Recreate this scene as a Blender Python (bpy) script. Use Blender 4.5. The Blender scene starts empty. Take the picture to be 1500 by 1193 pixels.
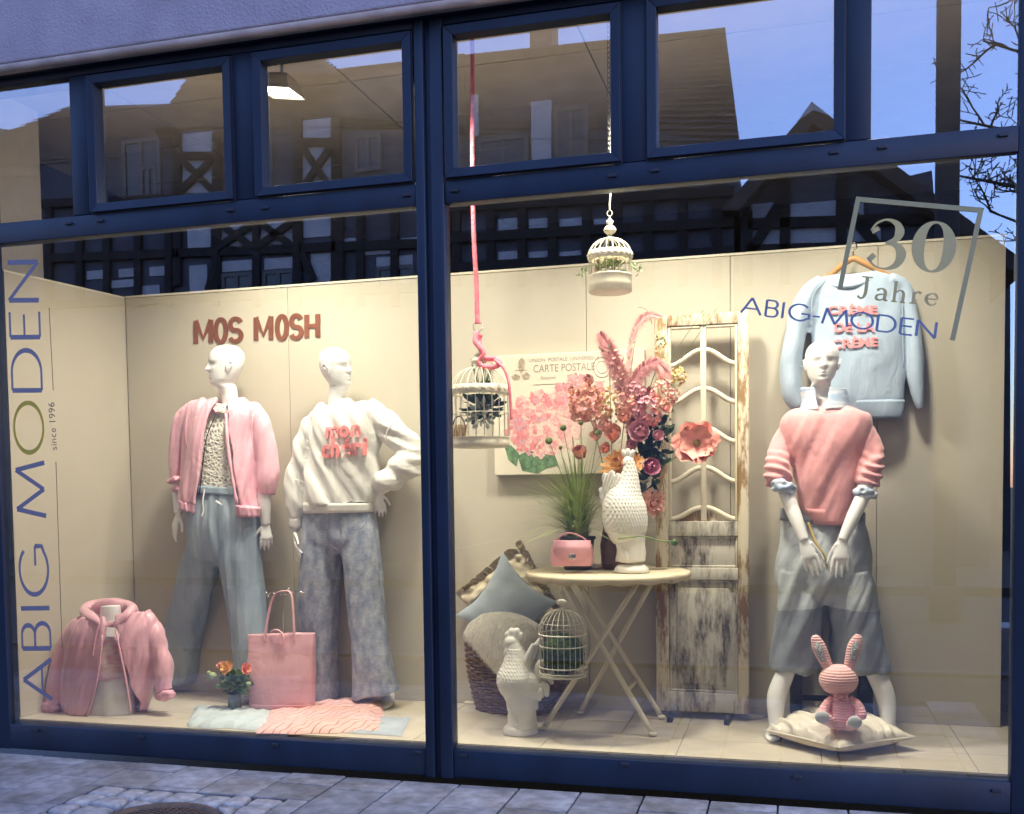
import bpy, bmesh, math, random
from mathutils import Vector as V, Matrix, noise
random.seed(7)
SC = bpy.context.scene
COL = SC.collection
R_ = math.radians

# ------------------------------------------------------------ camera
CAM = V((0.0, -4.3, 1.304))
FPX, CX, CY = 1500.0, 750.0, 791.3
_p, _y, _r = R_(-2.932), R_(-15.322), R_(-0.7305)
_f = V((math.sin(_y), math.cos(_y), 0)); _rt = V((math.cos(_y), -math.sin(_y), 0)); _up = V((0, 0, 1))
FW = math.cos(_p) * _f + math.sin(_p) * _up
_u2 = math.cos(_p) * _up - math.sin(_p) * _f
RT = math.cos(_r) * _rt + math.sin(_r) * _u2
UP = math.cos(_r) * _u2 - math.sin(_r) * _rt
cd = bpy.data.cameras.new('camera'); cam = bpy.data.objects.new('camera', cd); COL.objects.link(cam)
M = Matrix.Identity(4)
for i in range(3):
    M[i][0], M[i][1], M[i][2], M[i][3] = RT[i], UP[i], -FW[i], CAM[i]
cam.matrix_world = M
cd.sensor_width = 36; cd.lens = 36.0; cd.shift_y = (CY - 596.5) / 1500.0
cd.clip_start = 0.05; cd.clip_end = 2000
SC.camera = cam

# ------------------------------------------------------------ world and exposure
W = bpy.data.worlds.new('World'); SC.world = W; W.use_nodes = True
nt = W.node_tree; nt.nodes.clear()
sky = nt.nodes.new('ShaderNodeTexSky'); sky.sky_type = 'NISHITA'; sky.sun_disc = False
sky.sun_elevation = R_(SUN_EL := 1.0); sky.sun_rotation = R_(SUN_ROT := 120.0)
sky.air_density = 1.0; sky.dust_density = 0.3; sky.ozone_density = 3.0
hs = nt.nodes.new('ShaderNodeHueSaturation'); hs.inputs['Saturation'].default_value = 0.74
mx = nt.nodes.new('ShaderNodeMix'); mx.data_type = 'RGBA'; mx.blend_type = 'MULTIPLY'; mx.inputs[0].default_value = 1.0
mx.inputs[7].default_value = (0.78, 0.86, 1.27, 1)
bg = nt.nodes.new('ShaderNodeBackground'); bg.inputs['Strength'].default_value = SKY_STRENGTH = 3.7
wo = nt.nodes.new('ShaderNodeOutputWorld')
nt.links.new(sky.outputs[0], hs.inputs['Color']); nt.links.new(hs.outputs[0], mx.inputs[6])
nt.links.new(mx.outputs[2], bg.inputs['Color']); nt.links.new(bg.outputs[0], wo.inputs['Surface'])
SC.view_settings.view_transform = 'Standard'; SC.view_settings.look = 'None'
SC.view_settings.gamma = 1.0; SC.view_settings.exposure = 0.0; SC.view_settings.use_curve_mapping = False
SC.cycles.use_denoising = True
SC.cycles.max_bounces = 12; SC.cycles.diffuse_bounces = 7; SC.cycles.transmission_bounces = 10; SC.cycles.transparent_max_bounces = 24; SC.cycles.glossy_bounces = 4
SC.cycles.sample_clamp_indirect = 6.0

# ------------------------------------------------------------ picture -> place helpers
def ray(px, py): return FW + RT * ((px - CX) / FPX) - UP * ((py - CY) / FPX)
def P(px, py, Y):
    d = ray(px, py); return CAM + d * ((Y - CAM.y) / d.y)
def PZ(px, py, Z):
    d = ray(px, py); return CAM + d * ((Z - CAM.z) / d.z)
def PX(px, py, X):
    d = ray(px, py); return CAM + d * ((X - CAM.x) / d.x)
def mpp(p): return (V(p) - CAM).dot(FW) / FPX          # metres per picture pixel at a point
FLOOR = 0.15
def PF(px, py): return PZ(px, py, FLOOR)

# ------------------------------------------------------------ materials
def nodes(m): return m.node_tree.nodes, m.node_tree.links
def mat(name, col, rough=0.6, metal=0.0, var=0.12, vscale=20.0, bump=0.0, bscale=120.0, sheen=0.0, spec=0.4, col2=None, stretch=None,
        trans=0.0, wr=0.0, wrs=9.0, emit=None, estr=0.0, detail=5.0, coat=0.0, sss=0.0):
    m = bpy.data.materials.new(name); m.use_nodes = True
    n, l = nodes(m); b = n['Principled BSDF']
    b.inputs['Roughness'].default_value = rough; b.inputs['Metallic'].default_value = metal
    b.inputs['Specular IOR Level'].default_value = spec; b.inputs['Sheen Weight'].default_value = sheen
    b.inputs['Coat Weight'].default_value = coat
    c1 = (*col, 1)
    if emit: b.inputs['Emission Color'].default_value = (*emit, 1); b.inputs['Emission Strength'].default_value = estr
    tc = n.new('ShaderNodeTexCoord'); vec = tc.outputs['Object']
    if stretch:
        mp = n.new('ShaderNodeMapping'); mp.inputs['Scale'].default_value = stretch; l.new(vec, mp.inputs['Vector']); vec = mp.outputs[0]
    if var or col2:
        t = n.new('ShaderNodeTexNoise'); t.inputs['Scale'].default_value = vscale; t.inputs['Detail'].default_value = detail
        l.new(vec, t.inputs['Vector'])
        r = n.new('ShaderNodeValToRGB'); l.new(t.outputs[0], r.inputs[0])
        a = col2 if col2 else tuple(x * (1 - var) for x in col); bcol = col if col2 else tuple(min(1, x * (1 + var)) for x in col)
        r.color_ramp.elements[0].color = (*a, 1); r.color_ramp.elements[1].color = (*bcol, 1)
        r.color_ramp.elements[0].position = 0.35; r.color_ramp.elements[1].position = 0.65
        l.new(r.outputs[0], b.inputs['Base Color'])
    else: b.inputs['Base Color'].default_value = c1
    if bump:
        t2 = n.new('ShaderNodeTexNoise'); t2.inputs['Scale'].default_value = bscale; t2.inputs['Detail'].default_value = 4
        l.new(vec, t2.inputs['Vector'])
        bp = n.new('ShaderNodeBump'); bp.inputs['Strength'].default_value = bump; bp.inputs['Distance'].default_value = 0.01
        l.new(t2.outputs[0], bp.inputs['Height']); l.new(bp.outputs[0], b.inputs['Normal'])
    if wr:                                               # soft cloth creases: ridged, warped noise
        t3 = n.new('ShaderNodeTexNoise'); t3.inputs['Scale'].default_value = wrs; t3.inputs['Detail'].default_value = 2.5; t3.inputs['Distortion'].default_value = 1.1
        mp3 = n.new('ShaderNodeMapping'); mp3.inputs['Rotation'].default_value = (.3, .5, .2); mp3.inputs['Scale'].default_value = (1.6, 1.2, .8); l.new(tc.outputs['Object'], mp3.inputs['Vector']); l.new(mp3.outputs[0], t3.inputs['Vector'])
        s3 = n.new('ShaderNodeMath'); s3.operation = 'SUBTRACT'; s3.inputs[1].default_value = .5; l.new(t3.outputs[0], s3.inputs[0])
        a3 = n.new('ShaderNodeMath'); a3.operation = 'ABSOLUTE'; l.new(s3.outputs[0], a3.inputs[0])
        p3 = n.new('ShaderNodeMath'); p3.operation = 'POWER'; p3.inputs[1].default_value = .6; l.new(a3.outputs[0], p3.inputs[0])
        b3 = n.new('ShaderNodeBump'); b3.inputs['Strength'].default_value = wr; b3.inputs['Distance'].default_value = .035; l.new(p3.outputs[0], b3.inputs['Height'])
        if bump: l.new(bp.outputs[0], b3.inputs['Normal'])
        l.new(b3.outputs[0], b.inputs['Normal'])
    return m

# ------------------------------------------------------------ mesh building
ROOT = {}
def catmull(pts, k):
    pts = [V(p) for p in pts]; out = []
    n = len(pts)
    for i in range(n - 1):
        p0, p1, p2, p3 = pts[max(i - 1, 0)], pts[i], pts[i + 1], pts[min(i + 2, n - 1)]
        for j in range(k):
            t = j / k
            out.append(0.5 * ((2 * p1) + (p2 - p0) * t + (2 * p0 - 5 * p1 + 4 * p2 - p3) * t * t + (3 * p1 - p0 - 3 * p2 + p3) * t ** 3))
    out.append(pts[-1]); return out
def lerp(a, b, t): return a + (b - a) * t
def interp(table, x):
    for i in range(len(table) - 1):
        if x <= table[i + 1][0]:
            t = (x - table[i][0]) / (table[i + 1][0] - table[i][0] + 1e-12); t = max(0, t)
            return [lerp(a, b, t) for a, b in zip(table[i][1:], table[i + 1][1:])]
    return list(table[-1][1:])

class MB:
    def __init__(s): s.v = []; s.f = []; s.mi = []; s.cur = 0
    def add(s, vs, fs):
        o = len(s.v); s.v += [V(p) for p in vs]; s.f += [tuple(i + o for i in f) for f in fs]; s.mi += [s.cur] * len(fs); return s
    def box(s, a, b):
        x0, y0, z0 = [min(a[i], b[i]) for i in range(3)]; x1, y1, z1 = [max(a[i], b[i]) for i in range(3)]
        return s.add([(x0,y0,z0),(x1,y0,z0),(x1,y1,z0),(x0,y1,z0),(x0,y0,z1),(x1,y0,z1),(x1,y1,z1),(x0,y1,z1)],
                     [(0,3,2,1),(4,5,6,7),(0,1,5,4),(1,2,6,5),(2,3,7,6),(3,0,4,7)])
    def prism(s, poly, d):                       # poly: list of points, extruded along vector d
        n = len(poly); d = V(d); vs = [V(p) for p in poly] + [V(p) + d for p in poly]
        return s.add(vs, [tuple(range(n)), tuple(range(2*n-1, n-1, -1))] + [(i, i+n, (i+1) % n + n, (i+1) % n) for i in range(n)])
    def bar(s, a, b, w, h=None, up=(0,0,1)):     # square bar between two points
        a, b = V(a), V(b); h = h or w; t = (b - a).normalized(); u = V(up)
        if abs(t.dot(u)) > .95: u = V((0,1,0)) if abs(t.y) < .9 else V((1,0,0))
        x = t.cross(u).normalized() * (w / 2); y = x.cross(t).normalized() * (h / 2)
        return s.prism([a - x - y, a + x - y, a + x + y, a - x + y], b - a)
    def loft(s, rings, closed=True, cap0=True, cap1=True):
        n = len(rings[0]); vs = [p for r in rings for p in r]; fs = []
        for i in range(len(rings) - 1):
            for j in range(n if closed else n - 1):
                k = (j + 1) % n
                fs.append((i*n+j, i*n+k, (i+1)*n+k, (i+1)*n+j))
        if closed:
            if cap0: vs.append(sum((V(p) for p in rings[0]), V()) / n); c = len(vs) - 1; fs += [(c, (j+1) % n, j) for j in range(n)]
            if cap1:
                vs.append(sum((V(p) for p in rings[-1]), V()) / n); c = len(vs) - 1; b = (len(rings)-1) * n
                fs += [(c, b + j, b + (j+1) % n) for j in range(n)]
        return s.add(vs, fs)
    def tube(s, path, r, seg=8, k=1, flat=None, ratio=1.0, cap=True, round_end=False):
        # r: number or list; flat: axis along which the section is widened by ratio
        path = [V(p) for p in path]
        rr = r if isinstance(r, (list, tuple)) else [r] * len(path)
        if k > 1:
            q = catmull([(*p, ) for p in path], k); r2 = catmull([(x, 0, 0) for x in rr], k); path = q; rr = [x.x for x in r2]
        rings = []; N = len(path); u = None
        for i in range(N):
            t = (path[min(i+1, N-1)] - path[max(i-1, 0)]).normalized()
            if flat is not None: a = V(flat) - t * V(flat).dot(t)
            elif u is None:
                a = V((0,0,1)) if abs(t.z) < .9 else V((1,0,0)); a = a - t * a.dot(t)
            else: a = u - t * u.dot(t)
            u = a.normalized(); w = t.cross(u)
            rings.append([path[i] + u * (rr[i] * ratio * math.cos(2*math.pi*j/seg)) + w * (rr[i] * math.sin(2*math.pi*j/seg)) for j in range(seg)])
        if round_end:
            t = (path[-1] - path[-2]).normalized()
            for q, sc in ((.5, .8), (.85, .45)):
                rings.append([path[-1] + t * rr[-1] * q + (p - path[-1]) * sc for p in rings[N-1]])
        return s.loft(rings, True, cap, cap)
    def ell(s, c, rad, nu=16, nv=10, rot=None, fn=None):
        c = V(c); rings = []
        for i in range(nv + 1):
            th = math.pi * i / nv; st = max(math.sin(th), 1e-3)
            ring = []
            for j in range(nu):
                ph = 2 * math.pi * j / nu
                p = V((rad[0]*st*math.cos(ph), rad[1]*st*math.sin(ph), rad[2]*math.cos(th)))
                if fn: p = fn(p)
                if rot: p = rot @ p
                ring.append(c + p)
            rings.append(ring)
        return s.loft(rings[::-1])
    def lathe(s, c, prof, seg=24):               # prof: (radius, z) from bottom to top
        c = V(c)
        return s.loft([[c + V((r*math.cos(2*math.pi*j/seg), r*math.sin(2*math.pi*j/seg), z)) for j in range(seg)] for r, z in prof])
    def build(s, name, m, parent=None, smooth=True, bevel=0.0, solid=0.0, remesh=0.0, relax=0, fold=None, org=None, sub=0, fixn=True):
        me = bpy.data.meshes.new(name)
        root = V((0,0,0))
        if parent is not None: root = ROOT[parent.name]
        elif org is not None: root = V(org)
        me.from_pydata([p - root for p in s.v], [], s.f)
        for mm in (m if isinstance(m, (list, tuple)) else [m]): me.materials.append(mm)
        if isinstance(m, (list, tuple)): me.polygons.foreach_set('material_index', s.mi)
        ob = bpy.data.objects.new(name, me); COL.objects.link(ob)
        if parent is not None: ob.parent = parent; ROOT[ob.name] = root
        else: ob.location = root; ROOT[ob.name] = root
        bm = bmesh.new(); bm.from_mesh(me)
        if fixn and len(bm.faces) < 60000: bmesh.ops.recalc_face_normals(bm, faces=bm.faces)
        bm.to_mesh(me); bm.free()
        if solid or remesh or sub or bevel:
            if solid: d = ob.modifiers.new('s', 'SOLIDIFY'); d.thickness = solid; d.offset = 0
            if remesh: d = ob.modifiers.new('r', 'REMESH'); d.mode = 'VOXEL'; d.voxel_size = remesh
            if sub: d = ob.modifiers.new('u', 'SUBSURF'); d.levels = sub; d.render_levels = sub
            if bevel: d = ob.modifiers.new('b', 'BEVEL'); d.width = bevel; d.segments = 2; d.limit_method = 'ANGLE'
            dg = bpy.context.evaluated_depsgraph_get()
            nm = bpy.data.meshes.new_from_object(ob.evaluated_get(dg))
            ob.modifiers.clear(); ob.data = nm; bpy.data.meshes.remove(me); me = nm; me.name = name
            if not me.materials:
                for mm in (m if isinstance(m, (list, tuple)) else [m]): me.materials.append(mm)
        if relax or fold:
            bm = bmesh.new(); bm.from_mesh(me)
            for _ in range(relax): bmesh.ops.smooth_vert(bm, verts=bm.verts, factor=0.5, use_axis_x=True, use_axis_y=True, use_axis_z=True)
            if fold:
                bm.normal_update()
                mv = [(v, v.normal * fold(v.co + root, v.normal)) for v in bm.verts]
                for v, d in mv: v.co += d
            bm.to_mesh(me); bm.free()
        if smooth: me.polygons.foreach_set('use_smooth', [True] * len(me.polygons))
        me.update()
        return ob

def tag(o, label=None, cat=None, group=None, kind=None):
    for k, x in (('label', label), ('category', cat), ('group', group), ('kind', kind)):
        if x: o[k] = x
    return o
def thing(name, loc, label, cat, group=None):
    o = bpy.data.objects.new(name, None); COL.objects.link(o); o.location = loc; o.empty_display_size = .05
    ROOT[o.name] = V(loc); return tag(o, label, cat, group)
def dup(src, parent, loc=None, rotz=None, scale=None):      # a copy sharing mesh data
    c = src.copy(); COL.objects.link(c); c.parent = parent
    if parent is not None: c.matrix_parent_inverse = Matrix.Identity(4)
    if loc is not None: c.location = loc
    if rotz is not None: c.rotation_euler = (0, 0, rotz)
    if scale is not None: c.scale = scale
    ROOT[c.name] = ROOT.get(parent.name, V()) if parent else V(loc or (0,0,0))
    return c
def fbm(p, s=1.0, o=3): return noise.fractal(V(p) * s, 1.0, 2.0, o)

# a ring through a picture row: left and right edge in pixels at depth Y, d = half depth
def prow(l, r, Y, d, n=44, e=2.3):
    a, b = P(*l, Y), P(*r, Y); c = (a + b) / 2; h = (b - a) / 2; out = []
    for j in range(n):
        t = 2 * math.pi * j / n; ct, st = math.cos(t), math.sin(t)
        x = math.copysign(abs(ct) ** (2 / e), ct); y = math.copysign(abs(st) ** (2 / e), st)
        out.append(c + h * x + V((0, d * y, 0)))
    return out
def smooth_rows(rows, k):                        # rows of equal-length numeric tuples
    m = len(rows[0]); cols = []
    for q in range(0, m, 3):
        seg = [tuple(list(r[q:q+3]) + [0] * (3 - len(r[q:q+3]))) for r in rows]; cols.append(catmull(seg, k))
    return [[x for part in z for x in part][:m] for z in zip(*cols)]
def body(mb, rows, k=4, n=44, e=2.3):            # rows: (xl, yl, xr, yr, Y, d)
    mb.loft([prow((r[0], r[1]), (r[2], r[3]), r[4], r[5], n, e) for r in smooth_rows(rows, k)]); return mb
def ptube(mb, pts, k=4, seg=18, ratio=1.0, flat=None, cap=True, round_end=False):   # pts: (px, py, width_px, Y)
    path = [P(x, y, Y) for x, y, w, Y in pts]; rad = [w / 2 * mpp(p) for (x, y, w, Y), p in zip(pts, path)]
    return mb.tube(path, rad, seg, k, flat, ratio, cap, round_end)
# ------------------------------------------------------------ materials
M_FRAME = mat('blue_paint', (0.0058, 0.0135, 0.029), 0.5, var=0.22, vscale=5, bump=0.04, bscale=300, spec=0.3, stretch=(1, 1, .4))
M_GAP_SHADE = mat('gap_shade', (0.012, 0.014, 0.02), 0.6, var=0.1)  # near-black that paints the shadow gaps at the sashes and under the soffit
M_CAP = mat('drain_cap', (0.01, 0.012, 0.02), 0.5, var=0)
M_WALL = mat('facade_render', (0.255, 0.25, 0.285), 0.9, var=0.10, vscale=5, bump=0.5, bscale=90)
M_SOFFIT = mat('soffit_render', (0.30, 0.25, 0.21), 0.9, var=0.15, vscale=8, bump=0.2, bscale=60)  # brown of the warm interior light is put into the soffit colour
M_PANEL = mat('beige_panel', (0.50, 0.462, 0.38), 0.55, var=0.03, vscale=1.2, bump=0.02, bscale=40, spec=0.3)
M_TRIM = mat('white_trim', (0.7, 0.66, 0.55), 0.5, var=0.03)
M_FTILE = mat('floor_tile', (0.52, 0.47, 0.385), 0.42, var=0.05, vscale=6, bump=0.02, bscale=60)
M_GROUT = mat('grout', (0.36, 0.315, 0.24), 0.9)
M_CEIL = mat('ceiling_board', (0.55, 0.50, 0.44), 0.9, var=0.08, vscale=4)
M_DARK = mat('dark_shop', (0.05, 0.045, 0.05), 0.9, var=0.3, vscale=2)  # gloom of the unlit shop put into the colour of its walls
M_BLACK = mat('black_metal', (0.015, 0.015, 0.018), 0.4, var=0)

def glass_mat():
    m = bpy.data.materials.new('window_glass'); m.use_nodes = True; n, l = nodes(m); n.clear()
    o = n.new('ShaderNodeOutputMaterial'); tr = n.new('ShaderNodeBsdfTransparent'); gl = n.new('ShaderNodeBsdfGlossy')
    tr.inputs['Color'].default_value = (0.93, 0.95, 0.94, 1); gl.inputs['Roughness'].default_value = 0.0
    gl.inputs['Color'].default_value = (0.95, 0.97, 1, 1)
    fr = n.new('ShaderNodeFresnel'); fr.inputs['IOR'].default_value = 2.75       # coated double glazing
    mxs = n.new('ShaderNodeMixShader'); l.new(fr.outputs[0], mxs.inputs[0]); l.new(tr.outputs[0], mxs.inputs[1]); l.new(gl.outputs[0], mxs.inputs[2])
    l.new(mxs.outputs[0], o.inputs['Surface']); return m
M_GLASS = glass_mat()

# ------------------------------------------------------------ shop front
S = 4.3 / 4.6
X = {k: v * S for k, v in dict(L0=-4.091, L1=-1.695, R0=-1.557, R1=0.875, a1=-3.577, b0=-3.419, b1=-2.687, c0=-2.479, c1=-1.751,
                               d0=-1.504, d1=-0.774, e0=-0.572, e1=0.167, f0=0.314, f1=0.878).items()}
Z = {k: 1.304 + v * S for k, v in dict(gb=-1.245, gt=1.320, sb=1.473, st=2.072, ub=1.427, ut=2.129).items()}
ZT = Z['ut'] + 0.10
XLP, XRP = X['L0'] - 0.30, X['R1'] + 0.16
front = thing('storefront', (-1.5, 0, 0.02), 'dark blue metal shop front with two large panes and a row of upper windows', 'shop front')
YF, YB = -0.022, 0.05
def member(name, x0, x1, z0, z1, yf=YF, bev=0.004, parent=front, m=M_FRAME):
    b = MB(); b.box((x0, yf, z0), (x1, YB, z1)); return b.build(name, m, parent, bevel=bev)
bo = 0.040
member('bottom_rail', X['L0'], X['L1'], 0.015, Z['gb']); member('bottom_rail', X['R0'], X['R1'], 0.015, Z['gb'])
member('post', XLP, X['L0'] - .001, 0.012, ZT); member('post', X['R1'] + .001, XRP, 0.012, ZT)
mw = (X['L1'] + X['R0']) / 2
member('mullion', X['L1'] + .001, mw - .022, 0.01, ZT + .03, yf=-.034); member('mullion', mw + .006, X['R0'] - .001, 0.01, ZT + .03, yf=-.030)
member('mullion_groove', mw - .0215, mw + .0055, 0.012, ZT, yf=-.012)
for x0, x1 in ((X['L0'], X['L1']), (X['R0'], X['R1'])):
    member('transom', x0, x1, Z['gt'], Z['ub'] - .001)
    member('top_rail', x0, x1, Z['ut'], ZT)
zu0, zu1 = Z['ub'], Z['ut'] - .001
for x0, x1 in ((X['a1'], X['b0'] - bo - .001), (X['b1'] + bo + .001, X['c0'] - bo - .001), (X['d1'] + bo + .001, X['e0'] - bo - .001),
               (X['e1'] + bo + .001, X['f0'])):
    member('glazing_post', x0, x1, zu0, zu1)
def pane(x0, x1, z0, z1, y, parent):
    b = MB(); b.add([(x0, y, z0), (x1, y, z0), (x1, y, z1), (x0, y, z1)], [(0, 1, 2, 3)]); return b.build('pane', M_GLASS, parent, smooth=False)
pane(X['L0'], X['L1'], Z['gb'], Z['gt'], 0, front); pane(X['R0'], X['R1'], Z['gb'], Z['gt'], 0, front)
pane(X['L0'], X['a1'], zu0, zu1, 0, front); pane(X['f0'], X['f1'], zu0, zu1, 0, front)
for a, c in (('b0', 'b1'), ('c0', 'c1'), ('d0', 'd1'), ('e0', 'e1')):
    x0, x1, z0, z1 = X[a], X[c], Z['sb'], Z['st']; yf = -.042
    b = MB()                                             # mitred sash frame
    o = [(x0 - bo, z0 - bo), (x1 + bo, z0 - bo), (x1 + bo, z1 + bo), (x0 - bo, z1 + bo)]; q = [(x0, z0), (x1, z0), (x1, z1), (x0, z1)]
    for i in range(4):
        j = (i + 1) % 4
        b.prism([(o[i][0], yf, o[i][1]), (o[j][0], yf, o[j][1]), (q[j][0], yf + .004, q[j][1]), (q[i][0], yf + .004, q[i][1])], (0, .07, 0))
    sa = b.build('window_sash', M_FRAME, front, smooth=False, bevel=.0025)
    pane(x0, x1, z0, z1, 0.004, sa)
    g = MB(); e = bo + .005                              # dark strips standing in for the shadow gap round the sash
    for (ax, az, bx, bz) in ((x0-e, z0-e, x1+e, z0-bo-.0005), (x0-e, z1+bo+.0005, x1+e, z1+e), (x0-e, z0-bo, x0-bo-.0005, z1+bo), (x1+bo+.0005, z0-bo, x1+e, z1+bo)):
        g.box((ax, YF - .0025, az), (bx, YF + .01, bz))
    g.build('shadow_gap', M_GAP_SHADE, sa, smooth=False)
capm = MB(); capm.prism([(-.017, 0, -.006), (.017, 0, -.006), (.019, 0, .003), (.015, 0, .008), (-.015, 0, .008), (-.019, 0, .003)], (0, -.010, 0))
cap0 = None
for px, py in ((52,1070),(206,1080),(403,1091.5),(613,1103),(679,1107),(915,1120),(1168,1139),(1460,1159),(101,328),(147,324),(338,308.5),
               (389,305),(597,286.5),(665,280),(897,258),(959,250.5),(1222,224),(1293,216.5),(1470,198.5)):
    c = P(px, py, YF)
    if cap0 is None:
        cap0 = capm.build('drain_cap', M_CAP, front, smooth=False, bevel=.002)
        for v in cap0.data.vertices: v.co += ROOT[front.name]
        o = cap0
    else: o = dup(cap0, front)
    o.location = c - ROOT[front.name]

# ------------------------------------------------------------ shop wall above (overhanging) and beside
bld = thing('shop_building', (-1.5, -.2, ZT), 'lavender grey rendered shop wall hanging over the blue window frames', 'building')
zs = P(300, 62, -.085).z
b = MB(); b.box((-9, -.115, zs + .02), (6, .25, zs + 3.5)); b.build('wall', M_WALL, bld, bevel=.012)
b = MB(); b.tube([(-9, -.092, zs + .008), (6, -.092, zs + .008)], .021, 12); b.build('edge_trim', M_SOFFIT, bld)
b = MB(); b.box((-9, -.085, zs - .004), (6, .2, zs + .019)); b.build('soffit', M_SOFFIT, bld, smooth=False)
b = MB(); b.box((-9, -.05, ZT + .032), (6, .06, zs - .006)); b.build('shadow_board', M_GAP_SHADE, bld, smooth=False)  # dark board painted in for the shadow under the soffit
b = MB(); b.box((-9, -.075, 0), (XLP - .002, .2, zs - .006)); b.build('side_wall', M_WALL, bld, smooth=False)
b = MB(); b.box((XRP + .002, -.075, 0), (6, .2, zs - .006)); b.build('side_wall', M_WALL, bld, smooth=False)

# ------------------------------------------------------------ display space
YBACK = 0.89
zp = P(900, 387, YBACK).z
xl, xr = PF(190, 1012).x, P(1470, 700, YBACK).x
fl = MB(); fl.box((-4.6, .055, FLOOR - .03), (2.2, 4.5, FLOOR - .006)); tag(fl.build('floor', M_GROUT, smooth=False), kind='structure'); FLO = bpy.data.objects['floor']
ti = MB(); tw, td = .60, .30
ti.box((.0015, .0015, -.02), (tw - .0015, td - .0015, 0)); t0 = None
for i in range(-8, 3):
    for j in range(0, 4):
        p = V((i * tw + .12, .056 + j * td, FLOOR))
        if t0 is None: t0 = ti.build('floor_tile', M_FTILE, FLO, smooth=False, bevel=.001); o = t0
        else: o = dup(t0, FLO)
        o.location = p
walls = []
def board(name, a, bq, th=.02, m=M_PANEL, z1=zp, z0=FLOOR + .001, parent=None):
    a, bq = V((a[0], a[1], 0)), V((bq[0], bq[1], 0)); d = (bq - a).normalized(); nrm = V((-d.y, d.x, 0)) * th
    q = MB(); q.prism([a + V((0,0,z0)), bq + V((0,0,z0)), bq + nrm + V((0,0,z0)), a + nrm + V((0,0,z0))], (0, 0, z1 - z0))
    return q.build(name, m, parent, smooth=False, bevel=.0015)
bw = tag(board('back_wall', (xl, YBACK + .022), (xr, YBACK + .022)), kind='structure')
seams = [xl] + [P(px, 600, YBACK).x for px in (425, 640, 860, 1070, 1285)] + [xr]
for a, c in zip(seams[:-1], seams[1:]): board('wall_panel', (a + .0012, YBACK), (c - .0012, YBACK), parent=bw)
b = MB(); b.box((xl, YBACK - .004, zp + .001), (xr, YBACK + .05, zp + .012)); b.build('top_trim', M_TRIM, bw, smooth=False)
sw = tag(board('side_wall', (X['L0'] - .012, .07), (xl - .004, YBACK + .02), th=-.02 * -1), kind='structure')
b = MB(); b.prism([(X['L0'] - .014, .07, zp + .001), (xl - .006, YBACK + .04, zp + .001), (xl - .03, YBACK + .04, zp + .001), (X['L0'] - .04, .07, zp + .001)], (0, 0, .01)); b.build('top_trim', M_TRIM, sw, smooth=False)
# a lit pier of the building left of the partition, the shop's ceiling and its dark depth
xp = -4.02
yp = PX(62, 350, xp).y
b = MB(); b.box((xp - .25, .06, FLOOR), (xp, yp, 3.42)); tag(b.build('pier_wall', mat('white_plaster', (.78, .75, .68), .8, var=.03), smooth=False), kind='structure')
ce = tag((lambda q: q.box((-4.6, .06, 3.42), (2.2, 6, 3.46)) and q.build('ceiling', M_GROUT, smooth=False))(MB()), kind='structure')
cm = MB(); cm.box((.004, .004, -.012), (1.246, .616, 0)); c0 = None
for i in range(-4, 2):
    for j in range(0, 6):
        o = dup(c0, ce) if c0 else cm.build('ceiling_panel', M_CEIL, ce, smooth=False)
        c0 = c0 or o; o.location = (i * 1.25 + .3, .07 + j * .62, 3.419)
b = MB(); b.box((-6, 6, 0), (4, 6.1, 3.5)); b.box((-4.7, .06, 0), (-4.62, 6, 3.5)); b.box((2.2, .06, 0), (2.28, 6, 3.5)); tag(b.build('shop_wall', M_DARK, smooth=False), kind='structure')

# ------------------------------------------------------------ ground outside
M_GROUND = mat('bedding_sand', (0.045, 0.043, 0.042), 0.95, var=0.3, vscale=30, bump=.3)
M_ASPH = mat('asphalt', (0.05, 0.05, 0.052), 0.9, var=0.25, vscale=40, bump=.4, bscale=300)
def slab_mat():
    m = mat('paving_slab', (0.25, 0.24, 0.23), 0.8, var=0.24, vscale=14, bump=.8, bscale=140, detail=9)
    n, l = nodes(m); b = n['Principled BSDF']; src = b.inputs['Base Color'].links[0].from_socket
    oi = n.new('ShaderNodeObjectInfo'); mr = n.new('ShaderNodeMapRange'); mr.inputs[3].default_value = .78; mr.inputs[4].default_value = 1.15
    l.new(oi.outputs['Random'], mr.inputs[0])
    ge = n.new('ShaderNodeNewGeometry'); tn = n.new('ShaderNodeTexNoise'); tn.inputs['Scale'].default_value = 2.6; tn.inputs['Detail'].default_value = 6; tn.inputs['Roughness'].default_value = .65
    l.new(ge.outputs['Position'], tn.inputs['Vector'])
    rp = n.new('ShaderNodeValToRGB'); rp.color_ramp.elements[0].position = .40; rp.color_ramp.elements[0].color = (.62, .57, .52, 1); rp.color_ramp.elements[1].position = .58; rp.color_ramp.elements[1].color = (1, 1, 1.02, 1)
    l.new(tn.outputs[0], rp.inputs[0])
    m1 = n.new('ShaderNodeMix'); m1.data_type = 'RGBA'; m1.blend_type = 'MULTIPLY'; m1.inputs[0].default_value = 1
    m2 = n.new('ShaderNodeMix'); m2.data_type = 'RGBA'; m2.blend_type = 'MULTIPLY'; m2.inputs[0].default_value = 1
    l.new(src, m1.inputs[6]); l.new(rp.outputs[0], m1.inputs[7]); l.new(m1.outputs[2], m2.inputs[6]); l.new(mr.outputs[0], m2.inputs[7]); l.new(m2.outputs[2], b.inputs['Base Color'])
    return m
M_SLAB = slab_mat()
b = MB(); b.box((-14, -3.2, -.12), (12, -.0, -.035)); tag(b.build('pavement', M_GROUND, smooth=False), kind='structure'); PAV = bpy.data.objects['pavement']
b = MB(); b.box((-120, -9.5, -.40), (120, -3.34, -.13)); tag(b.build('road', M_ASPH, smooth=False), kind='structure')
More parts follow.
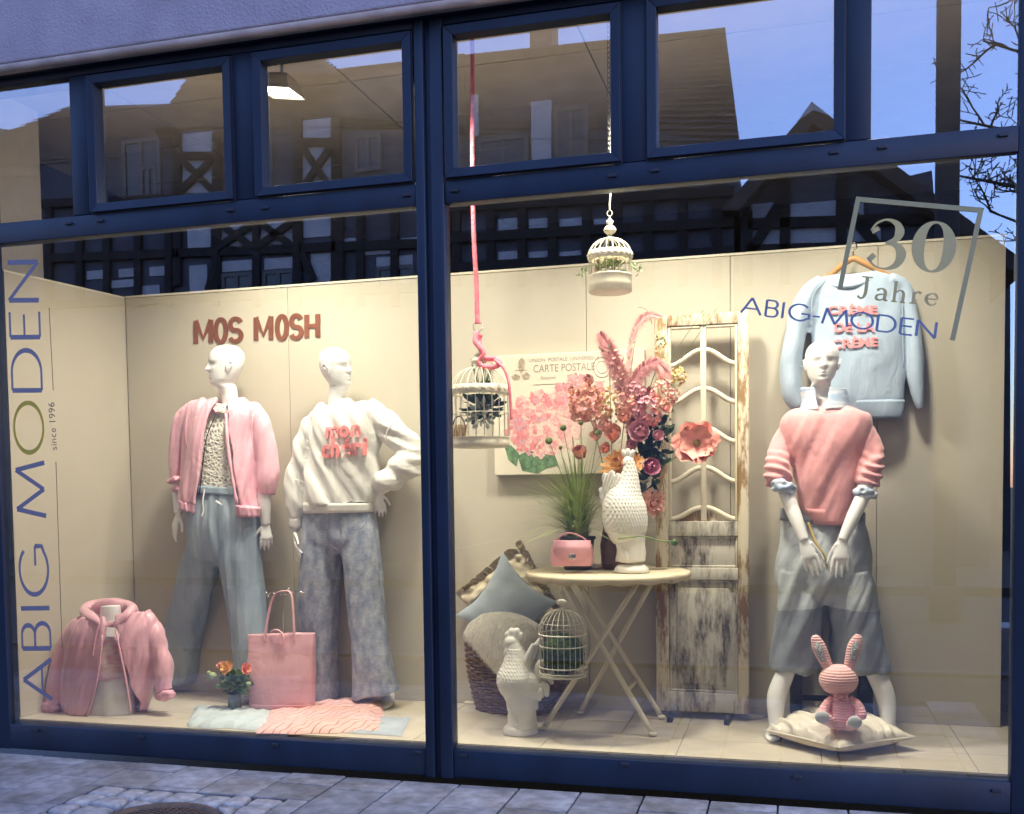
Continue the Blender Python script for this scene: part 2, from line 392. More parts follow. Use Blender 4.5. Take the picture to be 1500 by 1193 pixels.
b = MB(); b.box((-14, -3.33, -.3), (12, -3.205, -.005)); tag(b.build('kerb', mat('kerb_stone', (.09, .09, .09), .8, bump=.3), smooth=False, bevel=.012), kind='structure')
b = MB(); b.box((-300, -300, -.6), (300, 300, -.42)); tag(b.build('ground', M_ASPH, smooth=False), kind='structure')
mc = PZ(228, 1205, -.004); MR = .245                       # manhole in the pavement
cob0, cob1 = PZ(150, 1150, 0), PZ(425, 1168, 0)
hx0, hx1, hy1 = cob0.x, cob1.x, min(cob0.y, cob1.y); hy0 = mc.y - (hy1 - mc.y)
rnd = random.Random(3)
xs0 = PZ(684, 1139, 0).x; SWD = .272
sm = []
for k in range(4):
    q = MB(); q.box((-.5, -.5, -.06), (.5, .5, 0)); sm.append(q)
slabs = {}
def slab(x0, x1, y0, y1, z):
    w, d = round(x1 - x0 - .007, 3), round(y1 - y0 - .007, 3)
    if w < .02 or d < .02: return
    key = (w, d)
    if key not in slabs:
        q = MB(); q.box((-w/2, -d/2, -.06), (w/2, d/2, 0)); o = q.build('paving_slab', M_SLAB, PAV, smooth=False, bevel=.005); slabs[key] = o
    else: o = dup(slabs[key], PAV)
    o.location = ((x0 + x1) / 2, (y0 + y1) / 2, z); o.rotation_euler = (rnd.uniform(-.004, .004), rnd.uniform(-.004, .004), 0)
lens = [.27, .41, .27, .27, .41]
for i in range(-15, 9):
    x0 = xs0 + i * SWD; x1 = x0 + SWD
    y = -.055 - [.10, .27, .19, .33][i % 4] * (1 if i % 3 else .6); prev = -.055; k = i * 3
    while prev > -1.9:
        if x1 > hx0 and x0 < hx1 and y < hy1 and prev > hy0:      # cut round the cobbled square
            if prev > hy1: slab(x0, x1, hy1, prev, rnd.uniform(-.003, .002))
            if x0 < hx0 - .03: slab(x0, hx0, y, min(prev, hy1), 0)
            if x1 > hx1 + .03: slab(hx1, x1, y, min(prev, hy1), 0)
        else: slab(x0, x1, y, prev, rnd.uniform(-.003, .002))
        prev = y; y -= lens[k % 5]; k += 1
M_COB = mat('cobble_granite', (0.27, 0.25, 0.23), 0.7, var=0.25, vscale=25, bump=.5, bscale=120)
nx = 7; cw = (hx1 - hx0) / nx; ny = int((hy1 - hy0) / cw) + 1; cd_ = (hy1 - hy0) / ny
G = {}
for i in range(nx + 1):
    for j in range(ny + 1):
        jx = 0 if i in (0, nx) else rnd.uniform(-.24, .24); jy = 0 if j in (0, ny) else rnd.uniform(-.2, .2)
        G[i, j] = V((hx0 + (i + jx) * cw, hy0 + (j + jy) * cd_, 0))
for i in range(nx):
    for j in range(ny):
        q = [G[i, j], G[i+1, j], G[i+1, j+1], G[i, j+1]]; c = sum(q, V()) / 4
        dirc = (c - V((mc.x, mc.y, 0)))
        if dirc.length < MR * .98: continue
        pts = []
        for p in q:
            p = c + (p - c) * .88; r = (p - V((mc.x, mc.y, 0)))
            if r.length < MR + .012: p = V((mc.x, mc.y, 0)) + r.normalized() * (MR + .012)
            pts.append(p)
        h = rnd.uniform(-.004, .006)
        mid = []
        for a in range(4):
            p, p2 = pts[a], pts[(a+1) % 4]; mid += [p + (c - p) * .06, (p + p2) / 2 + ((p + p2) / 2 - c) * rnd.uniform(.0, .05)]
        b = MB(); lo = [p + V((0, 0, -.06)) for p in mid]; up = [p + V((0, 0, h - .010)) for p in mid]; up2 = [c + (p - c) * .82 + V((0, 0, h)) for p in mid]
        b.loft([lo, up, up2]); o = b.build('cobble', M_COB, PAV)
man = thing('manhole_cover', (mc.x, mc.y, -.03), 'round rusty iron manhole cover ringed by cobbles in the pavement', 'manhole cover')
M_RUST = mat('rusty_iron', (0.075, 0.055, 0.045), .7, .3, col2=(.12, .075, .05), vscale=25, bump=.3)
b = MB(); b.lathe((mc.x, mc.y, 0), [(MR + .004, -.05), (MR + .004, -.002), (MR - .004, .003), (MR - .028, .003), (MR - .032, -.012)], 48); b.build('rim', M_RUST, man)
b = MB(); b.lathe((mc.x, mc.y, 0), [(MR - .034, -.04), (MR - .034, -.009), (0.001, -.007)], 48); lid = b.build('lid', M_RUST, man)
b = MB()
for k in range(10):
    for a in range(6 + k * 4 if k else 1):
        an = 2 * math.pi * a / (6 + k * 4 if k else 1); r = k * .021
        c = V((mc.x + r * math.cos(an), mc.y + r * math.sin(an), -.0085)); b.box(c - V((.006, .006, 0)), c + V((.006, .006, .005)))
tag(b.build('stud', M_RUST, lid, smooth=False), kind='stuff')
# ------------------------------------------------------------ the other side of the street (seen only in the glass)
HD = 13.0                                                 # distance of the opposite fronts behind the shop window plane
def Q(px, py, d=HD): p = P(px, py, d); return V((p.x, -p.y, p.z))
M_TIMB = mat('dark_timber', (0.02, 0.017, 0.016), 0.85, var=0.3, vscale=6, bump=.3)
M_INF = mat('white_infill', (0.50, 0.48, 0.47), 0.9, var=0.08, vscale=5, bump=.2)
M_SLATE = mat('house_plaster', (0.085, 0.088, 0.10), 0.9, var=0.2, vscale=2)
M_RTILE = mat('roof_tile', (0.075, 0.055, 0.045), 0.85, var=0.25, vscale=5, bump=.2)
M_HGLASS = mat('house_window', (0.012, 0.014, 0.02), .1, var=0, spec=.6)
M_WFRAME = mat('house_window_frame', (.13, .12, .11), .6)
def hpoly(mb, pts, th=.25):                               # pixels of the reflection -> upright slab at the front of the house
    q = [Q(x, y) for x, y in pts]
    mb.prism(q, (0, -th, 0))
def beam(par, a, b_, w=.17, proud=.04, name='beam'):
    m = MB(); m.bar(Q(*a) + V((0, proud, 0)), Q(*b_) + V((0, proud, 0)), w, .10, up=(0, 1, 0)); return m.build(name, M_TIMB, par, smooth=False)
def infill(par, x0, y0, x1, y1):
    a, c = Q(x0, y0), Q(x1, y1); m = MB(); m.box((a.x, a.y + .025, c.z), (c.x, a.y - .05, a.z)); return m.build('infill', M_INF, par, smooth=False)
def hwin(par, x0, y0, x1, y1, bars=1):
    a, c = Q(x0, y0), Q(x1, y1); w = .07; y = a.y
    m = MB()
    m.box((a.x, y + .06, a.z - w), (c.x, y - .05, a.z)); m.box((a.x, y + .06, c.z), (c.x, y - .05, c.z + w))
    m.box((a.x, y + .06, c.z + w), (a.x + w, y - .05, a.z - w)); m.box((c.x - w, y + .06, c.z + w), (c.x, y - .05, a.z - w))
    mid = (a.x + c.x) / 2; m.box((mid - .03, y + .058, c.z + w), (mid + .03, y - .05, a.z - w))
    f = m.build('window', M_WFRAME, par, smooth=False)
    g = MB(); g.box((a.x + w, y + .03, c.z + w), (c.x - w, y + .01, a.z - w)); g.build('pane', M_HGLASS, f, smooth=False)
def roof(par, pts, back=5.0, rise=0.0, rows=14):
    # pts: eave left, eave right, ridge right, ridge left in reflection pixels; the roof leans away from the street
    e0, e1 = Q(*pts[0]), Q(*pts[1]); r1, r0 = Q(*pts[2], HD + 2.2), Q(*pts[3], HD + 2.2)
    m = MB(); m.prism([e0, e1, r1, r0], (0, -.12, -.1)); rf = m.build('roof', M_RTILE, par, smooth=False)
    t = MB()
    for i in range(rows):
        for c in range(30):
            a = e0.lerp(r0, i / rows).lerp(e1.lerp(r1, i / rows), c / 30); b2 = e0.lerp(r0, i / rows).lerp(e1.lerp(r1, i / rows), (c + .93) / 30)
            u = (r0 - e0) / rows
            nrm = V((0, .7, .7)) * .05
            t.add([a + nrm, b2 + nrm, b2 + u * 1.1 + nrm * .3, a + u * 1.1 + nrm * .3], [(0, 1, 2, 3)])
    tag(t.build('roof_tile', M_RTILE, rf, smooth=False), kind='stuff')
    return rf
# long half-timbered house
ha = thing('half_timbered_house', Q(350, 1000), 'dark half timbered house with white infill mirrored in the left panes', 'house')
m = MB(); hpoly(m, [(-150, 1200), (655, 1200), (655, 180), (600, 190), (270, 190), (250, 220), (-150, 262)], 4.0); m.build('wall', M_SLATE, ha, smooth=False)
roof(ha, [(-160, 265), (270, 225), (250, 156), (100, 158)])
roof(ha, [(-170, 262), (62, 262), (52, 200), (-170, 165)])
roof(ha, [(225, 190), (660, 190), (490, 110), (285, 100)], rows=8)
roof(ha, [(280, 105), (492, 112), (455, 86), (310, 20)], rows=8)
roof(ha, [(455, 170), (680, 190), (680, 78), (478, 104)])
for x0, x1, yt in ((264, 318, 198), (440, 492, 178)):    # the tall white bays with crossed braces
    infill(ha, x0, yt, x1, 283)
    beam(ha, (x0 - 2, yt - 4), (x0 - 2, 420)); beam(ha, (x1 + 2, yt - 4), (x1 + 2, 420)); beam(ha, (x0, yt + 32), (x1, yt + 32), .14)
    beam(ha, (x0 + 3, yt + 36), (x1 - 3, 282), .12, .05); beam(ha, (x1 - 3, yt + 36), (x0 + 3, 282), .12, .06)
for x0, x1, y0, y1 in ((275, 312, 325, 362), (322, 375, 328, 365), (381, 432, 326, 363), (445, 500, 322, 345), (505, 525, 350, 366), (535, 572, 355, 372), (588, 612, 350, 362),
                       (205, 235, 420, 436), (162, 205, 412, 420), (175, 205, 395, 405), (220, 255, 392, 403), (278, 305, 390, 428), (326, 372, 384, 396), (388, 440, 380, 392), (456, 490, 372, 412), (552, 605, 378, 388),
                       (128, 160, 398, 408)):
    infill(ha, x0, y0, x1, y1)
for a, c in (((322, 328), (375, 365)), ((375, 328), (322, 365)), ((381, 326), (432, 363)), ((432, 326), (381, 363)), ((445, 372), (462, 412)), ((318, 390), (308, 428))):
    beam(ha, a, c, .13, .06)
for y0, y1 in ((292, 286), (372, 366), (440, 430)): beam(ha, (62, y0 + 8), (620, y1 - 8), .16)
for x in (75, 120, 160, 205, 250, 318, 378, 437, 500, 530, 580): beam(ha, (x, 300), (x, 450), .14, .05)
for q in ((180, 238, 208, 300), (355, 402, 205, 300), (386, 434, 398, 432), (326, 372, 402, 436), (552, 608, 392, 425), (205, 232, 245, 290), (520, 560, 200, 250)):
    x0, x1, y0, y1 = q if q[1] < 700 and q[1] > q[0] else q
    hwin(ha, x0, y0 if y0 > 150 else 200, x1, y1)
# tall house right of it
hb = thing('tall_roof_house', Q(850, 1000), 'dark house with high tiled roof and chimney mirrored in the middle upper panes', 'house')
m = MB(); hpoly(m, [(662, 1200), (1075, 1200), (1075, 208), (900, 190), (662, 200)], 4.0); m.build('wall', M_SLATE, hb, smooth=False)
rb = roof(hb, [(655, 205), (1084, 212), (1062, 40), (655, 84)], rows=20)
c = Q(797, 60, HD + 3); m = MB(); m.box((c.x - .22, c.y - .3, c.z - 1.5), (c.x + .22, c.y + .3, c.z + .55)); m.build('chimney', M_SLATE, rb, smooth=False)
for q in ((700, 205, 775, 250), (812, 160, 862, 240)): hwin(hb, *q)
infill(hb, 778, 150, 808, 235); infill(hb, 690, 140, 700, 200)
for x in (670, 720, 766, 810, 860, 905, 950, 1000, 1050): beam(hb, (x, 250), (x, 420), .15)
for y in (262, 300, 345, 388): beam(hb, (660, y + 6), (1076, y - 18), .16, .06)
for x in (730, 775, 820, 870): infill(hb, x, 370, x + 32, 385); infill(hb, x, 322, x + 34, 336)
# gabled house on the right
hc = thing('gabled_house', Q(1240, 1000), 'small half timbered gable house mirrored behind the anniversary lettering', 'house')
m = MB(); hpoly(m, [(1085, 1200), (1450, 1200), (1450, 360), (1190, 185), (1085, 300)], 3.0); m.build('wall', M_SLATE, hc, smooth=False)
for pts in ([(1060, 320), (1190, 168), (1190, 196), (1085, 320)], [(1190, 168), (1500, 400), (1470, 405), (1190, 196)]):
    m = MB(); q = [Q(*p) + V((0, .5, 0)) for p in pts]; m.prism(q, (0, -3.6, 0)); m.build('roof', M_RTILE, hc, smooth=False)
m = MB(); q = [Q(*p) + V((0, .52, 0)) for p in ((1168, 194), (1188, 166), (1214, 186), (1190, 178))]; m.prism(q, (0, -1, 0)); m.build('gable_board', M_INF, hc, smooth=False)
for q in ((1100, 300, 1142, 325), (1155, 300, 1225, 326), (1100, 332, 1142, 362), (1155, 332, 1225, 362), (1240, 335, 1290, 365), (1240, 300, 1265, 328)): infill(hc, *q)
for a, c in (((1150, 230), (1150, 420)), ((1232, 230), (1232, 420)), ((1095, 330), (1350, 322)), ((1095, 368), (1400, 360)), ((1100, 372), (1148, 290)), ((1235, 300), (1290, 370)), ((1095, 310), (1095, 420))):
    beam(hc, a, c, .16, .06)
hd = thing('low_roof_house', Q(1340, 1000), 'low dark roof mirrored right of the gable below the bare tree', 'house')
m = MB(); q = [Q(*p, HD + 4) for p in ((1290, 268), (1365, 250), (1372, 330), (1480, 392), (1480, 1200), (1200, 1200), (1230, 240))]; m.prism(q, (0, -3, 0)); m.build('wall', M_SLATE, hd, smooth=False)
# mast
pm = thing('street_mast', Q(1381, 1000, 7), 'tall dark square mast mirrored in the rightmost panes', 'mast')
a = Q(1381, 1000, 7); m = MB(); m.box((a.x - .105, a.y - .1, 0), (a.x + .105, a.y + .1, 9.5)); m.build('shaft', mat('mast_paint', (.07, .065, .06), .7), pm, bevel=.01)
m = MB(); m.box((a.x - .16, a.y - .16, -.1), (a.x + .16, a.y + .16, .25)); m.build('foot', M_SLATE, pm, bevel=.01)
# bare tree
M_BARK = mat('bark', (0.045, 0.038, 0.032), .9, var=.3, vscale=15, bump=.5)
tb = Q(1760, 900, 10); tb.z = -.1
tr = thing('bare_tree', tb, 'leafless tree with thin twigs mirrored at the right edge of the glass', 'tree')
trunk, crown = MB(), MB(); rt = random.Random(5)
def grow(mb, p, d, L, r, lv):
    pts = [p]; q = V(p); dd = V(d)
    for k in range(5):
        dd = (dd + V((rt.uniform(-.3, .3), rt.uniform(-.25, .25), rt.uniform(-.22, .25))) * (.8 if lv else .2)).normalized(); q = q + dd * (L / 5); pts.append(q)
    mb.tube(pts, [max(.006, r * (1 - .6 * i / 5)) for i in range(6)], 4 if lv > 1 else 8)
    if lv >= 5 or L < .12: return
    for k in range((4, 5, 5, 5, 4)[lv]):
        i = rt.randint(1, 5); ax = V((rt.uniform(-1, 1), rt.uniform(-1, 1), rt.uniform(-.6, .9)))
        grow(crown, pts[i], (dd * .6 + ax.normalized() * .85).normalized(), L * rt.uniform(.38, .62), r * .48, lv + 1)
trunk.tube([tb, tb + V((.05, 0, 1.5)), tb + V((0, .05, 3.2)), tb + V((.1, 0, 5)), tb + V((.1, .1, 7.5))], [.2, .17, .15, .11, .04], 10, 3)
for px, py in ((1400, 175), (1440, 60), (1390, 255), (1450, 310), (1470, -40), (1560, -60), (1650, -150)):
    e = Q(px, py, 9.6 + rt.uniform(0, .8)); z = max(2.0, min(6.5, e.z - .9)); st0 = tb + V((.05, .02, z)); m1_ = st0.lerp(e, .5) + V((0, 0, rt.uniform(-.3, .1))); crown.tube([st0, m1_, e], [.055, .035, .012], 6, 4)
    for k in range(9):
        t = rt.uniform(.3, 1); p = st0.lerp(m1_, t * 2) if t < .5 else m1_.lerp(e, t * 2 - 1)
        grow(crown, p, V((rt.uniform(-1, .3), rt.uniform(-.5, .5), rt.uniform(-.5, 1))).normalized(), rt.uniform(.35, .7), .016, 3)
trunk.build('trunk', M_BARK, tr, fixn=False); crown.build('crown', M_BARK, tr, fixn=False)
b = MB(); b.box((-120, -40, -.4), (120, -9.55, -.02)); tag(b.build('far_pavement', M_GROUND, smooth=False), kind='structure')
# ------------------------------------------------------------ lettering drawn with strokes
def arc(cx, cy, rx, ry, a0, a1, n=18): return [(cx + rx * math.cos(R_(a0 + (a1 - a0) * i / n)), cy + ry * math.sin(R_(a0 + (a1 - a0) * i / n))) for i in range(n + 1)]
GLY = {
 'A': [[(0, 0), (.5, 1)], [(.5, 1), (1, 0)], [(.2, .34), (.8, .34)]],
 'B': [[(0, 0), (0, 1)], [(0, 1), (.5, 1)] + arc(.55, .77, .38, .23, 90, -90) + [(0, .54)], [(0, .54), (.5, .54)] + arc(.58, .27, .42, .27, 90, -90) + [(0, 0)]],
 'I': [[(.5, 0), (.5, 1)]],
 'G': [arc(.52, .5, .52, .5, 42, 312, 30) + [(1, .2), (1, .44)], [(.6, .44), (1, .44)]],
 'M': [[(0, 0), (.13, 1)], [(.13, 1), (.5, .05)], [(.5, .05), (.87, 1)], [(.87, 1), (1, 0)]],
 'O': [arc(.5, .5, .5, .5, 0, 360, 44)],
 'D': [[(0, 0), (0, 1)], [(0, 1), (.42, 1)] + arc(.45, .5, .55, .5, 88, -88, 26) + [(.42, 0), (0, 0)]],
 'E': [[(0, 0), (0, 1)], [(0, 1), (1, 1)], [(0, .52), (.9, .52)], [(0, 0), (1, 0)]],
 'N': [[(0, 0), (0, 1)], [(0, 1), (1, 0)], [(1, 0), (1, 1)]],
 '-': [[(0, .38), (1, .38)]],
 'S': [arc(.5, .74, .42, .26, 20, 270, 20)[:] + arc(.5, .25, .46, .25, 90, -160, 20)],
 'H': [[(.08, 0), (.08, 1)], [(.92, 0), (.92, 1)], [(.08, .5), (.92, .5)]],
 'm': [[(0, 0), (0, .62), (0, 1)], [(1, 0), (1, 1)], [(0, 1), (.5, .2), (1, 1)]],
}
def ribbon(mb, pts, wfn, mp, lift):              # pts in letter units -> mp(x, y, lift) -> 3d ; wfn(tangent) -> width in units of mp space
    n = len(pts); L, Rr = [], []
    for i in range(n):
        a, b = pts[max(i - 1, 0)], pts[min(i + 1, n - 1)]
        if n > 3 and pts[0] == pts[-1] and i in (0, n - 1): a, b = pts[-2], pts[1]
        pa, p0, pb = mp(*a, 0), mp(*pts[i], lift), mp(*b, 0)
        t = (pb - pa).normalized(); nr = mp.n.cross(t); w = wfn(t) / 2
        L.append(p0 + nr * w); Rr.append(p0 - nr * w)
    mb.add(L + Rr, [(i, i + 1, n + i + 1, n + i) for i in range(n - 1)])
class Map:                                       # letter units to a plane: origin, letter x axis, letter y axis
    def __init__(s, o, ex, ey): s.o, s.ex, s.ey = V(o), V(ex), V(ey); s.n = s.ex.cross(s.ey).normalized()
    def __call__(s, x, y, lift=0.0): return s.o + s.ex * x + s.ey * y + s.n * lift
def letter(ch, mp, thin, thick, parent, m, name='letter', depth=0.0):
    b = MB(); ey = mp.ey.normalized()
    for k, st in enumerate(GLY[ch]):
        ribbon(b, st, lambda t: lerp(thin, thick, min(1, abs(t.dot(ey)) ** 1.5)), mp, k * .00025)
    return b.build(name, m, parent, smooth=False, fixn=False, solid=depth)
def vinyl(name, c, tl=.35):
    m = mat(name, c, .5, var=.04); n, l = nodes(m); b = n['Principled BSDF']; o = n['Material Output']; t = n.new('ShaderNodeBsdfTranslucent'); t.inputs['Color'].default_value = (*c, 1)
    x = n.new('ShaderNodeMixShader'); x.inputs[0].default_value = tl; l.new(b.outputs[0], x.inputs[1]); l.new(t.outputs[0], x.inputs[2]); l.new(x.outputs[0], o.inputs['Surface']); return m
M_VIN = vinyl('blue_vinyl', (.12, .13, .19), .2); M_VINO = vinyl('olive_vinyl', (.30, .28, .05)); M_VINB = vinyl('bright_blue_vinyl', (.10, .145, .26), .2)
M_TXT = vinyl('text_vinyl', (.10, .09, .08), .1)
M_VING = vinyl('grey_green_vinyl', (.29, .275, .14), .25); M_LINE = vinyl('fine_vinyl', (.20, .17, .10), .2)
YS = -0.004
lt = thing('window_lettering', P(50, 1030, YS), 'tall vertical blue shop name with olive letter o on the left pane', 'lettering')
def vspan(ch, y0, y1, m=M_VIN):                  # letters stand on the right, read upwards
    fx = lambda y: 77 - (1027 - y) * (77 - 55) / 645.0
    o, e = P(fx(y0), y0, YS), P(fx(y1), y1, YS); h = lerp(41, 44, (1027 - y0) / 645.0)
    top = P(fx((y0 + y1) / 2) - h, (y0 + y1) / 2 + .6, YS); mid = (o + e) / 2
    letter(ch, Map(o, e - o, top - mid), .012, .0235, lt, m)
for ch, y0, y1 in (('A', 1025, 966), ('B', 950, 913), ('I', 894, 888), ('G', 871, 800), ('M', 756, 678), ('D', 572, 513), ('E', 494, 457), ('N', 440, 384)): vspan(ch, y0, y1)
vspan('O', 663, 590, M_VINO)
for a, b_ in (((72, 451), (78, 572)), ((82, 677), (91, 950))):
    q = MB(); pa, pb = P(*a, YS), P(*b_, YS); q.bar(pa, pb, .0045, .0006, up=(0, 1, 0)); q.build('line', M_LINE, lt, smooth=False)
def text_mesh(txt, name, m, parent, o, ex, ey, size, extrude=.0, offset=0.0, xs=1.0, fold=None, bev=0.0, spacing=1.0, cut=0):
    cu = bpy.data.curves.new(name, 'FONT'); cu.body = txt; cu.size = 1.0; cu.offset = offset; cu.extrude = extrude / size; cu.bevel_depth = bev / size
    cu.align_x = 'CENTER'; cu.space_character = spacing
    t = bpy.data.objects.new(name, cu); COL.objects.link(t)
    bpy.context.view_layer.update()
    me = bpy.data.meshes.new_from_object(t.evaluated_get(bpy.context.evaluated_depsgraph_get()))
    bpy.data.objects.remove(t); bpy.data.curves.remove(cu)
    if cut:
        bm = bmesh.new(); bm.from_mesh(me); bmesh.ops.triangulate(bm, faces=bm.faces); bmesh.ops.subdivide_edges(bm, edges=[e for e in bm.edges if e.calc_length() > .08], cuts=cut); bm.to_mesh(me); bm.free()
    ex, ey = V(ex).normalized(), V(ey).normalized(); n = ex.cross(ey).normalized(); ey2 = ey
    root = ROOT[parent.name] if parent else V(o)
    for v in me.vertices:
        p = V(o) + ex * v.co.x * size * xs + ey2 * v.co.y * size + n * v.co.z * size
        if fold: p = fold(p)
        v.co = p - root
    me.materials.clear(); me.materials.append(m); me.name = name
    ob = bpy.data.objects.new(name, me); COL.objects.link(ob); ob.parent = parent; ROOT[ob.name] = root
    if not parent: ob.location = root
    return ob
a, b_ = P(84, 668, YS), P(79, 581, YS)
text_mesh('since 1996', 'letter_line', M_TXT, lt, (a + b_) / 2, b_ - a, V((-1, 0, 0)), .052, xs=.98, spacing=1.08)

ln = thing('window_lettering', P(1230, 490, YS), 'slanting blue shop name across the right pane in front of the sweatshirt', 'lettering')
for ch, x0, x1 in (('A', 1085, 1114), ('B', 1121, 1138), ('I', 1143, 1148), ('G', 1155, 1184), ('-', 1189, 1200), ('M', 1204, 1241), ('O', 1246, 1277), ('D', 1284, 1310), ('E', 1318, 1336), ('N', 1342, 1369)):
    ybase = lambda x: 458.5 + (x - 1085) * .132
    o, e = P(x0, ybase(x0), YS), P(x1, ybase(x1), YS); ut = P((x0 + x1) / 2 + 3.0, ybase((x0 + x1) / 2) - 23.5, YS)
    letter(ch, Map(o, e - o, ut - (o + e) / 2), .0068, .0105, ln, M_VINB)
an = thing('anniversary_sticker', P(1330, 480, YS), 'grey green thirty years sticker with a tilted open frame on the right pane', 'sticker')
def vstroke(name, pts, ws, parent, m, lift=0.0, close=False):        # pixels with widths in pixels on the pane
    q = MB(); n = len(pts); pp = [P(*p, YS) for p in pts]; L, Rr = [], []
    for i in range(n):
        t = (pp[min(i+1, n-1)] - pp[max(i-1, 0)]); 
        if close and i in (0, n - 1): t = pp[1] - pp[-2]
        t = t.normalized(); nr = V((0, -1, 0)).cross(t) * ws[i] / 2 * mpp(pp[i]); L.append(pp[i] + nr + V((0, lift, 0))); Rr.append(pp[i] - nr + V((0, lift, 0)))
    q.add(L + Rr, [(i, i + 1, n + i + 1, n + i) for i in range(n - 1)]); return q
def fine(pts, ws, k=6):
    q = catmull([(x, y, w) for (x, y), w in zip(pts, ws)], k); return [(p.x, p.y) for p in q], [p.z for p in q]
q = MB(); ps = [(1230, 425), (1257, 292), (1437, 308), (1395, 499)]; w = 7.0 * mpp(P(1330, 400, YS))
for i in range(3):
    a, b_ = P(*ps[i], YS + i * .0004), P(*ps[i + 1], YS + i * .0004); d = (b_ - a).normalized() * (w / 2 if i < 2 else 0); d0 = (b_ - a).normalized() * (w / 2 if i else 0)
    q.bar(a - d0, b_ + d, w, .0006, up=(0, 1, 0))
q.build('border', M_VING, an, smooth=False)
q = MB()
def addst(pts, ws, lift, k=6):
    p, w_ = fine(pts, ws, k); r = vstroke('', p, w_, None, None, lift); q.add(r.v, r.f)
addst([(1277, 338), (1285, 327), (1300, 322), (1314, 328), (1318, 340), (1312, 351), (1297, 356)], [4, 3, 3, 8, 13, 9, 2], 0)
addst([(1297, 356), (1313, 360), (1320, 373), (1313, 388), (1296, 394), (1280, 389), (1271, 377)], [2, 9, 14, 10, 3, 3, 4], .0003)
addst([(1281, 334), (1284, 339.9)], [10, 11], .0006, 1); addst([(1274, 374), (1280, 379.8)], [10, 11], .0009, 1)
q.build('numeral', M_VING, an, smooth=False)
q = MB(); c0, w0 = [], []
for i in range(41):
    t = 2 * math.pi * i / 40; x, y = 23 * math.cos(t), 36 * math.sin(t); c0.append((1368 + x - y * .13, 362 + y + x * .10)); w0.append(3 + 15 * abs(math.cos(t)) ** 1.6)
r = vstroke('', c0, w0, None, None, 0, True); q.add(r.v, r.f); q.build('numeral', M_VING, an, smooth=False)
def small(sts, ox, oy, sx, sy, sl=.11):
    global q
    q = MB()
    for k, st in enumerate(sts):
        addst([(ox + x * sx + y * sy * .13, oy - y * sy + x * sx * sl) for x, y, w in st], [w for *_, w in st], k * .0003, 5)
    q.build('letter', M_VING, an, smooth=False)
small([[(.55, 1, 5), (.55, .15, 5), (.3, -.12, 3), (0, -.02, 4)], [(.15, 1, 2), (.95, 1, 2)]], 1256, 433, 20, 28)
small([[(.1, .8, 4), (.45, 1, 2.5), (.75, .75, 4.5), (.75, .1, 4.5), (1, .03, 2)], [(.75, .55, 2), (.2, .42, 3), (.1, .12, 4), (.4, 0, 2.5), (.75, .2, 2)]], 1281, 439, 19, 17)
small([[(.2, 1.75, 4.5), (.2, 0, 4.5)], [(0, 0, 2), (.42, 0, 2)], [(.2, .7, 2), (.55, 1, 2.5), (.8, .75, 4.5), (.8, 0, 4.5)], [(.6, 0, 2), (1, 0, 2)]], 1305, 441.5, 21, 17)
small([[(.3, 1, 4.5), (.3, 0, 4.5)], [(0, 0, 2), (.62, 0, 2)], [(.3, .65, 2), (.6, 1, 2.5), (.9, .9, 4.5)]], 1332, 444, 17, 17)
small([[(.1, .52, 2), (.9, .56, 2), (.8, .9, 3.5), (.5, 1, 2), (.12, .75, 4), (.12, .3, 4.5), (.5, 0, 2.5), (.9, .22, 2)]], 1354, 446.5, 19, 17)
# copper brand letters on the back wall
M_COP = mat('copper_letter', (.42, .17, .10), .38, metal=.65, var=.1, vscale=6, spec=.5)
cl = thing('wall_lettering', P(375, 500, YBACK), 'copper coloured brand letters mounted on the back wall above two mannequins', 'lettering')
def wl(ch, x0, x1):
    yb = lambda x: 503.5 - (x - 284) * .053
    o, e = P(x0, yb(x0), YBACK - .004), P(x1, yb(x1), YBACK - .004); t = P((x0 + x1) / 2, yb((x0 + x1) / 2) - 33.5, YBACK - .004)
    letter({'M': 'm'}.get(ch, ch), Map(o, e - o, t - (o + e) / 2), .022, .030, cl, M_COP, depth=.004)
for ch, x0, x1 in (('M', 287, 309), ('O', 316, 331), ('S', 336, 354), ('M', 375, 397), ('O', 406, 420), ('S', 426, 442), ('H', 448, 467)): wl(ch, x0, x1)
